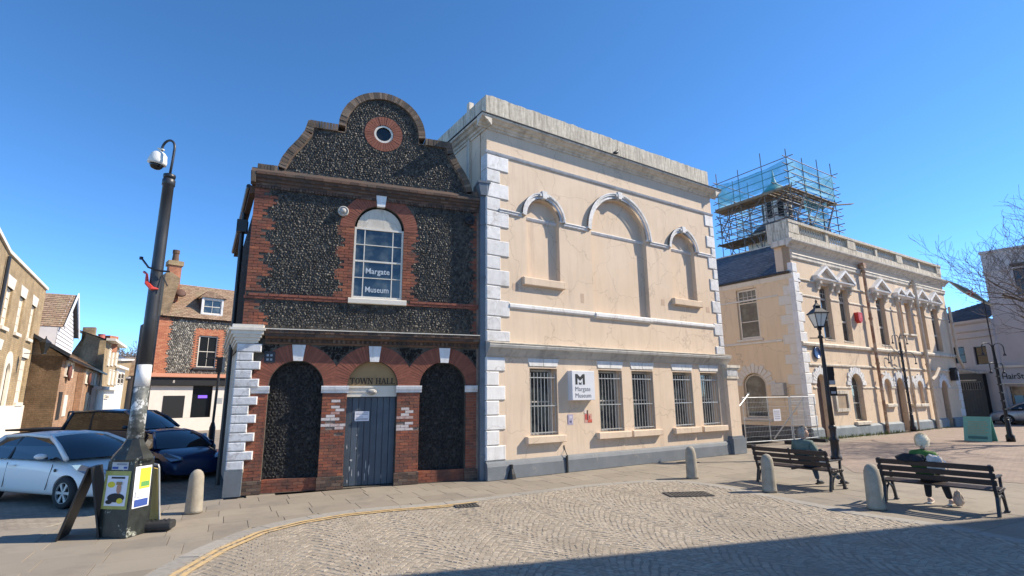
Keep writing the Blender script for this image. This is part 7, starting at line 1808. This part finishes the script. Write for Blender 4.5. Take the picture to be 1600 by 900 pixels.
# person one: grey green jacket, jeans, dark trainers, face turned to the right
JK = mat('grey_green_jacket', (.075,.115,.10), (.115,.16,.14), 9, .8, .4, 40); JN = mat('blue_jeans', (.02,.045,.09), (.035,.075,.13), 14, .85, .4, 60)
GH = mat('grey_hair', (.30,.26,.22), (.52,.46,.40), 30, .8); WH = mat('white_hair', (.68,.60,.46), (.85,.79,.64), 30, .8)
KR = 1.2
pA_ = thing('person', 'seated person with grey hair, grey green jacket, jeans and dark trainers, head turned right', 'person', bA, atan2((bA2-bA).y,(bA2-bA).x), 'people sitting on the benches')
X = 1.18
body = [((X,.22,.52),(.15,.12)), ((X,.17,.70),(.155,.115)), ((X,.13,.88),(.175,.115)), ((X,.13,1.0),(.13,.085)), ((X,.15,1.07),.058),
        ((X-.17,.12,.98),.068), ((X-.25,.17,.78),.054), ((X-.20,.36,.66),.042), ((X-.10,.48,.64),.030),
        ((X+.17,.12,.98),.068), ((X+.26,.17,.78),.054), ((X+.24,.38,.68),.042), ((X+.16,.50,.66),.030),
        ((X-.09,.34,.49),.090), ((X-.10,.62,.52),.068), ((X-.10,.70,.30),.055), ((X-.12,.80,.10),.042),
        ((X+.10,.34,.49),.090), ((X+.14,.62,.53),.068), ((X+.22,.80,.34),.055), ((X+.30,.98,.14),.042)]
ed = [(0,1),(1,2),(2,3),(3,4),(3,5),(5,6),(6,7),(7,8),(3,9),(9,10),(10,11),(11,12),(0,13),(13,14),(14,15),(15,16),(0,17),(17,18),(18,19),(19,20)]
slim = lambda B: [(n[0], (tuple(q*.8 for q in n[1]) if isinstance(n[1], tuple) else n[1]*.8)) if 1 <= i <= 12 else n for i, n in enumerate(B)]
skin_mesh('body', slim(body), ed, JN, pA_)
jk = [(tuple(n[0]), (n[1] if not isinstance(n[1], tuple) else n[1])) for n in body[:13]]
def grow(n, k): 
    r = n[1]; r = r if isinstance(r, tuple) else (r, r); return (n[0], (r[0]*k+.012, r[1]*k+.012))
jn = [grow(n, 1.05) for n in body[:13]]; jn[4] = ((X,.15,1.04),(.062,.058)); skin_mesh('jacket', jn, ed[:12], JK, pA_)
skin_mesh('neck', [((X,.15,1.05),.052),((X+.005,.165,1.14),.05)], [(0,1)], SKIN, pA_)
hk = {'rows': [], 'r': (.102,.118,.138), 'keep': lambda c: (c[1] < .35 or c[2] > .62) and c[2] > -.62}
hA = head(pA_, (X+.01,.19,1.205), radians(-62), GH, hk); hA.scale = (1.08,1.08,1.08)
g = G(); g.tube([(X-.16,.05,1.02),(X-.02,.02,.86),(X+.14,.04,.66)], .014, 5); g.build('bag_strap', M['black'], pA_)
hand(pA_, (X-.08,.50,.635), (0.1,0,radians(-20)), SKIN, -1); hand(pA_, (X+.14,.52,.655), (.1,0,radians(20)), SKIN, 1)
g = G(); g.tube([(X+.34,.22,.86),(X+.34,.24,.80)], [.05,.055], 8); g.build('dark_cuff', M['black'], pA_, True)
def shoe(parent, loc, rz, m, sole):
    s = link('shoe', None, parent); s.location = loc; s.rotation_euler = (0,0,rz)
    skin_mesh('upper', [((0,-.05,.05),(.038,.042)),((0,.02,.055),(.040,.048)),((0,.10,.042),(.044,.032)),((0,.17,.034),(.038,.024))], [(0,1),(1,2),(2,3)], m, s, 2)
    g = G(); g.prism([(-.035,-.085),(.035,-.085),(.045,.05),(.048,.13),(.03,.205),(-.03,.205),(-.048,.13),(-.045,.05)], 0, .022, 'z'); g.build('sole', sole, s); return s
TR = mat('dark_trainers', (.015,.022,.03), (.03,.04,.05), 12, .6); shoe(pA_, (X-.12,.82,0), 0, TR, M['rubber']); shoe(pA_, (X+.32,1.02,.03), radians(-10), TR, M['rubber'])
# person two
GR = mat('green_jumper', (.045,.12,.025), (.08,.18,.04), 9, .9, .5, 50); DT = mat('dark_trousers', (.012,.013,.018), (.022,.024,.032), 9, .85, .4, 50)
pB_ = thing('person', 'seated person with short white hair and green jumper, dark coat hung over the bench back', 'person', bB, atan2((bB2-bB).y,(bB2-bB).x), 'people sitting on the benches')
X = .70
body = [((X,.24,.53),(.16,.13)), ((X,.19,.70),(.150,.12)), ((X,.16,.86),(.150,.105)), ((X,.17,.98),(.11,.075)), ((X,.20,1.05),.052),
        ((X-.145,.16,.945),.062), ((X-.215,.21,.78),.050), ((X-.18,.40,.68),.040), ((X-.10,.50,.66),.030),
        ((X+.145,.16,.945),.062), ((X+.215,.21,.78),.050), ((X+.18,.40,.68),.040), ((X+.10,.50,.66),.030),
        ((X-.10,.36,.50),.085), ((X-.10,.56,.50),.066), ((X-.11,.56,.28),.056), ((X-.12,.56,.10),.044),
        ((X+.11,.36,.50),.085), ((X+.14,.58,.50),.066), ((X+.17,.60,.28),.056), ((X+.20,.62,.10),.044)]
skin_mesh('body', slim(body), ed, DT, pB_)
jn = [grow(n, 1.05) for n in body[:13]]; jn[4] = ((X,.19,1.02),(.060,.055)); skin_mesh('jumper', jn, ed[:12], GR, pB_)
skin_mesh('neck', [((X,.195,1.03),.045),((X,.215,1.13),.044)], [(0,1)], SKIN, pB_)
hk = {'rows': [], 'r': (.112,.122,.136), 'keep': lambda c: (c[1] < .45 or c[2] > .6) and c[2] > -.68}
hB = head(pB_, (X,.24,1.195), radians(8), WH, hk); hB.scale = (.95,.95,.95)
hand(pB_, (X-.10,.52,.655), (.1,0,radians(-20)), SKIN, -1); hand(pB_, (X+.10,.52,.655), (.1,0,radians(20)), SKIN, 1)
SH = mat('pinkish_shoes', (.42,.30,.25), (.5,.37,.31), 10, .7); shoe(pB_, (X-.12,.60,0), radians(5), SH, M['cream']); shoe(pB_, (X+.20,.66,0), radians(-8), SH, M['cream'])
def cloth(name, label, cat, loc, rz, rows, m, th_=.02, seed=1, parent=None):
    """draped sheet given as rows of points, wrinkled and given thickness"""
    g = G(); rr = random.Random(seed); V = []; n = len(rows[0]); K_ = 4
    R = []
    for i in range(len(rows)-1):
        for a_ in range(K_):
            t = a_/K_; row = []
            for j in range(n-1):
                for b_ in range(K_):
                    u = b_/K_; p = (Vector(rows[i][j])*(1-u)+Vector(rows[i][j+1])*u)*(1-t)+(Vector(rows[i+1][j])*(1-u)+Vector(rows[i+1][j+1])*u)*t; row.append(p)
            row.append(Vector(rows[i][-1])*(1-t)+Vector(rows[i+1][-1])*t); R.append(row)
    w = len(R[0])
    for i, row in enumerate(R):
        for j, p in enumerate(row): V.append(p+Vector((rr.uniform(-.006,.006), .020*sin(j*.9+i*.7)+.014*sin(j*2.1-i)+rr.uniform(-.005,.005), rr.uniform(-.006,.006))))
    g.add(V, [(i*w+j,i*w+j+1,(i+1)*w+j+1,(i+1)*w+j) for i in range(len(R)-1) for j in range(w-1)])
    o = g.build(name, m, parent, True, label=label, cat=cat, loc=loc, rz=rz)
    s = o.modifiers.new('s','SOLIDIFY'); s.thickness = th_; sb = o.modifiers.new('u','SUBSURF'); sb.levels = 1; sb.render_levels = 1; apply_mods(o); return o
rzB = atan2((bB2-bB).y,(bB2-bB).x)
coat = thing('coat', 'black coat draped over the top of the nearer bench behind the green jumper', 'coat', bB, rzB)
cloth('coat_body', None, None, None, None, [[(X-.34,-.0,.90),(X-.22,-.02,.95),(X-.08,-.02,.95),(X+.08,0,.93)],[(X-.40,-.06,.875),(X-.22,-.08,.89),(X-.08,-.07,.90),(X+.10,-.06,.885)],[(X-.34,-.14,.84),(X-.22,-.14,.78),(X-.08,-.14,.80),(X+.06,-.13,.82)]], mat('black_coat', (.010,.010,.013), (.02,.02,.026), 8, .85, .3, 50), .04, 3, coat)
bag = thing('bag', 'white and beige cloth bag between the person in green and the bench back', 'bag', bB, rzB)
cloth('bag_body', None, None, None, None, [[(X+.10,.03,.93),(X+.18,.01,.96),(X+.27,.03,.93)],[(X+.10,-.01,.88),(X+.22,-.02,.91),(X+.34,.0,.85)],[(X+.06,.045,.60),(X+.2,.045,.58),(X+.42,.045,.60)]], mat('beige_cloth', (.42,.36,.32), (.58,.52,.50), 5, .85, .3, 50), .05, 5, bag)
g = G(); g.tube([(X+.14,.0,.97),(X+.28,.0,.94),(X+.37,.02,.84),(X+.38,.05,.70)], .012, 5); g.build('handle', M['white'], bag)
pk = thing('bag', 'crumpled pink and beige carrier bag on the ground beside the shoes under the nearer bench', 'bag', bB, rzB)
g = G(); nV = []
rr = random.Random(9)
bm = bmesh.new(); bmesh.ops.create_icosphere(bm, subdivisions=3, radius=1)
for v in bm.verts:
    k = 1+rr.uniform(-.13,.13); v.co = (X+.33+v.co.x*.07*k*(1.1-v.co.z*.3), .60+v.co.y*.08*k, max(.0, .14+v.co.z*.15*k))
me = bpy.data.meshes.new('bag_body'); bm.to_mesh(me); bm.free(); me.materials.append(mat('pink_beige_bag', (.44,.28,.22), (.52,.44,.35), 9, .7)); make_uv(me); link('bag_body', me, pk)
g = G(); g.tube([(X+.36,.6,.33),(X+.37,.6,.42),(X+.43,.6,.42),(X+.44,.6,.33)], .008, 5); g.build('handle', M['cream'], pk)
KR = 1.0
# ================================================================== TREES
def bare_tree(name, label, base, H, R, seed, thick=.28, levels=6, cat='tree', group=None, leanto=None, droop=0, first=.25, nb=5, minr=.008, kids=(5,4,4,4,3)):
    rr = random.Random(seed); r = thing(name, label, cat, base, 0, group); tr = G(); tw = G()
    def grow_(p, d, L, rad, lev):
        seg = 4 if lev < 3 else 3; pts = [p]; rs = [rad]
        for k in range(seg):
            d = (d+Vector((rr.uniform(-1,1),rr.uniform(-1,1),rr.uniform(-.5,.8)-droop*lev*.1))*(.16+.05*lev)).normalized(); p = p+d*L/seg; pts.append(p); rs.append(max(minr, rad*(1-.45*(k+1)/seg)))
        (tr if lev < 2 else tw).tube(pts, rs, 7 if lev < 2 else (5 if lev < 4 else 3), cap=False)
        if lev >= levels: return
        n = nb if lev == 0 else kids[min(lev, len(kids)-1)]
        for k in range(n):
            t = first+(1-first)*(k+rr.random()*.8)/n if lev > 0 else .55+.45*(k+rr.random()*.5)/n; t = min(t, .999)
            i = min(int(t*seg), seg-1); q = pts[i]+(pts[i+1]-pts[i])*(t*seg-i)
            a = Vector((rr.uniform(-1,1),rr.uniform(-1,1),rr.uniform(-.2,.7))); a = (a-d*a.dot(d)).normalized()
            sp_ = rr.uniform(.55,1.05); nd = (d*cos(sp_)+a*sin(sp_)).normalized()
            if leanto is not None and lev < 2 and k < 3: nd = (nd+leanto*.7).normalized()
            grow_(q, nd, L*rr.uniform(.58,.80), max(minr, rs[i]*rr.uniform(.5,.68)), lev+1)
    grow_(Vector((0,0,0)), Vector((0,0,1)), H*.42, thick, 0)
    tr.build('trunk', M['bark'], r, True); tw.build('crown', M['twig'], r)
    return r
M['twig'] = mat('twigs', (.13,.11,.10), (.2,.17,.15), 5, .9)
bare_tree('bare_tree', 'leafless tree whose twigs reach in from the right edge over the shop', (25.6,22.0,0), 14.2, 6, 5, .24, 6, leanto=Vector((-.75,.15,.15)), kids=(4,4,4,3,3,2), minr=.006, nb=4)
bare_tree('bare_tree', 'leafless tree out to the right throwing branch shadows across the square', (35,24,0), 11, 6, 8, .24, 5, leanto=Vector((-.5,.1,.1)))
for i, (x, y, h, l) in enumerate(((190,88,13,'left of two'),(214,92,14,'right of two'))):
    p = at(x, 600, y); bare_tree('bare_tree', 'distant bare tree over the end of the street, '+l, (p.x,p.y,0), h, 5, 20+i, .22, 5, group='bare trees beyond the end of the street', minr=.03, nb=7)
# inspection covers
for (x, y, w, l, lb_) in ((1075,722,.6,.45,'small metal cover plate in the paving before the rightmost barred windows'),):
    p = gnd(x, y); g = G(); g.box(-w/2,w/2,-l/2,l/2,-.01,.0035); o = g.build('cover_plate', M['gully'], None, label=lb_, cat='cover', loc=p, rz=radians(33))
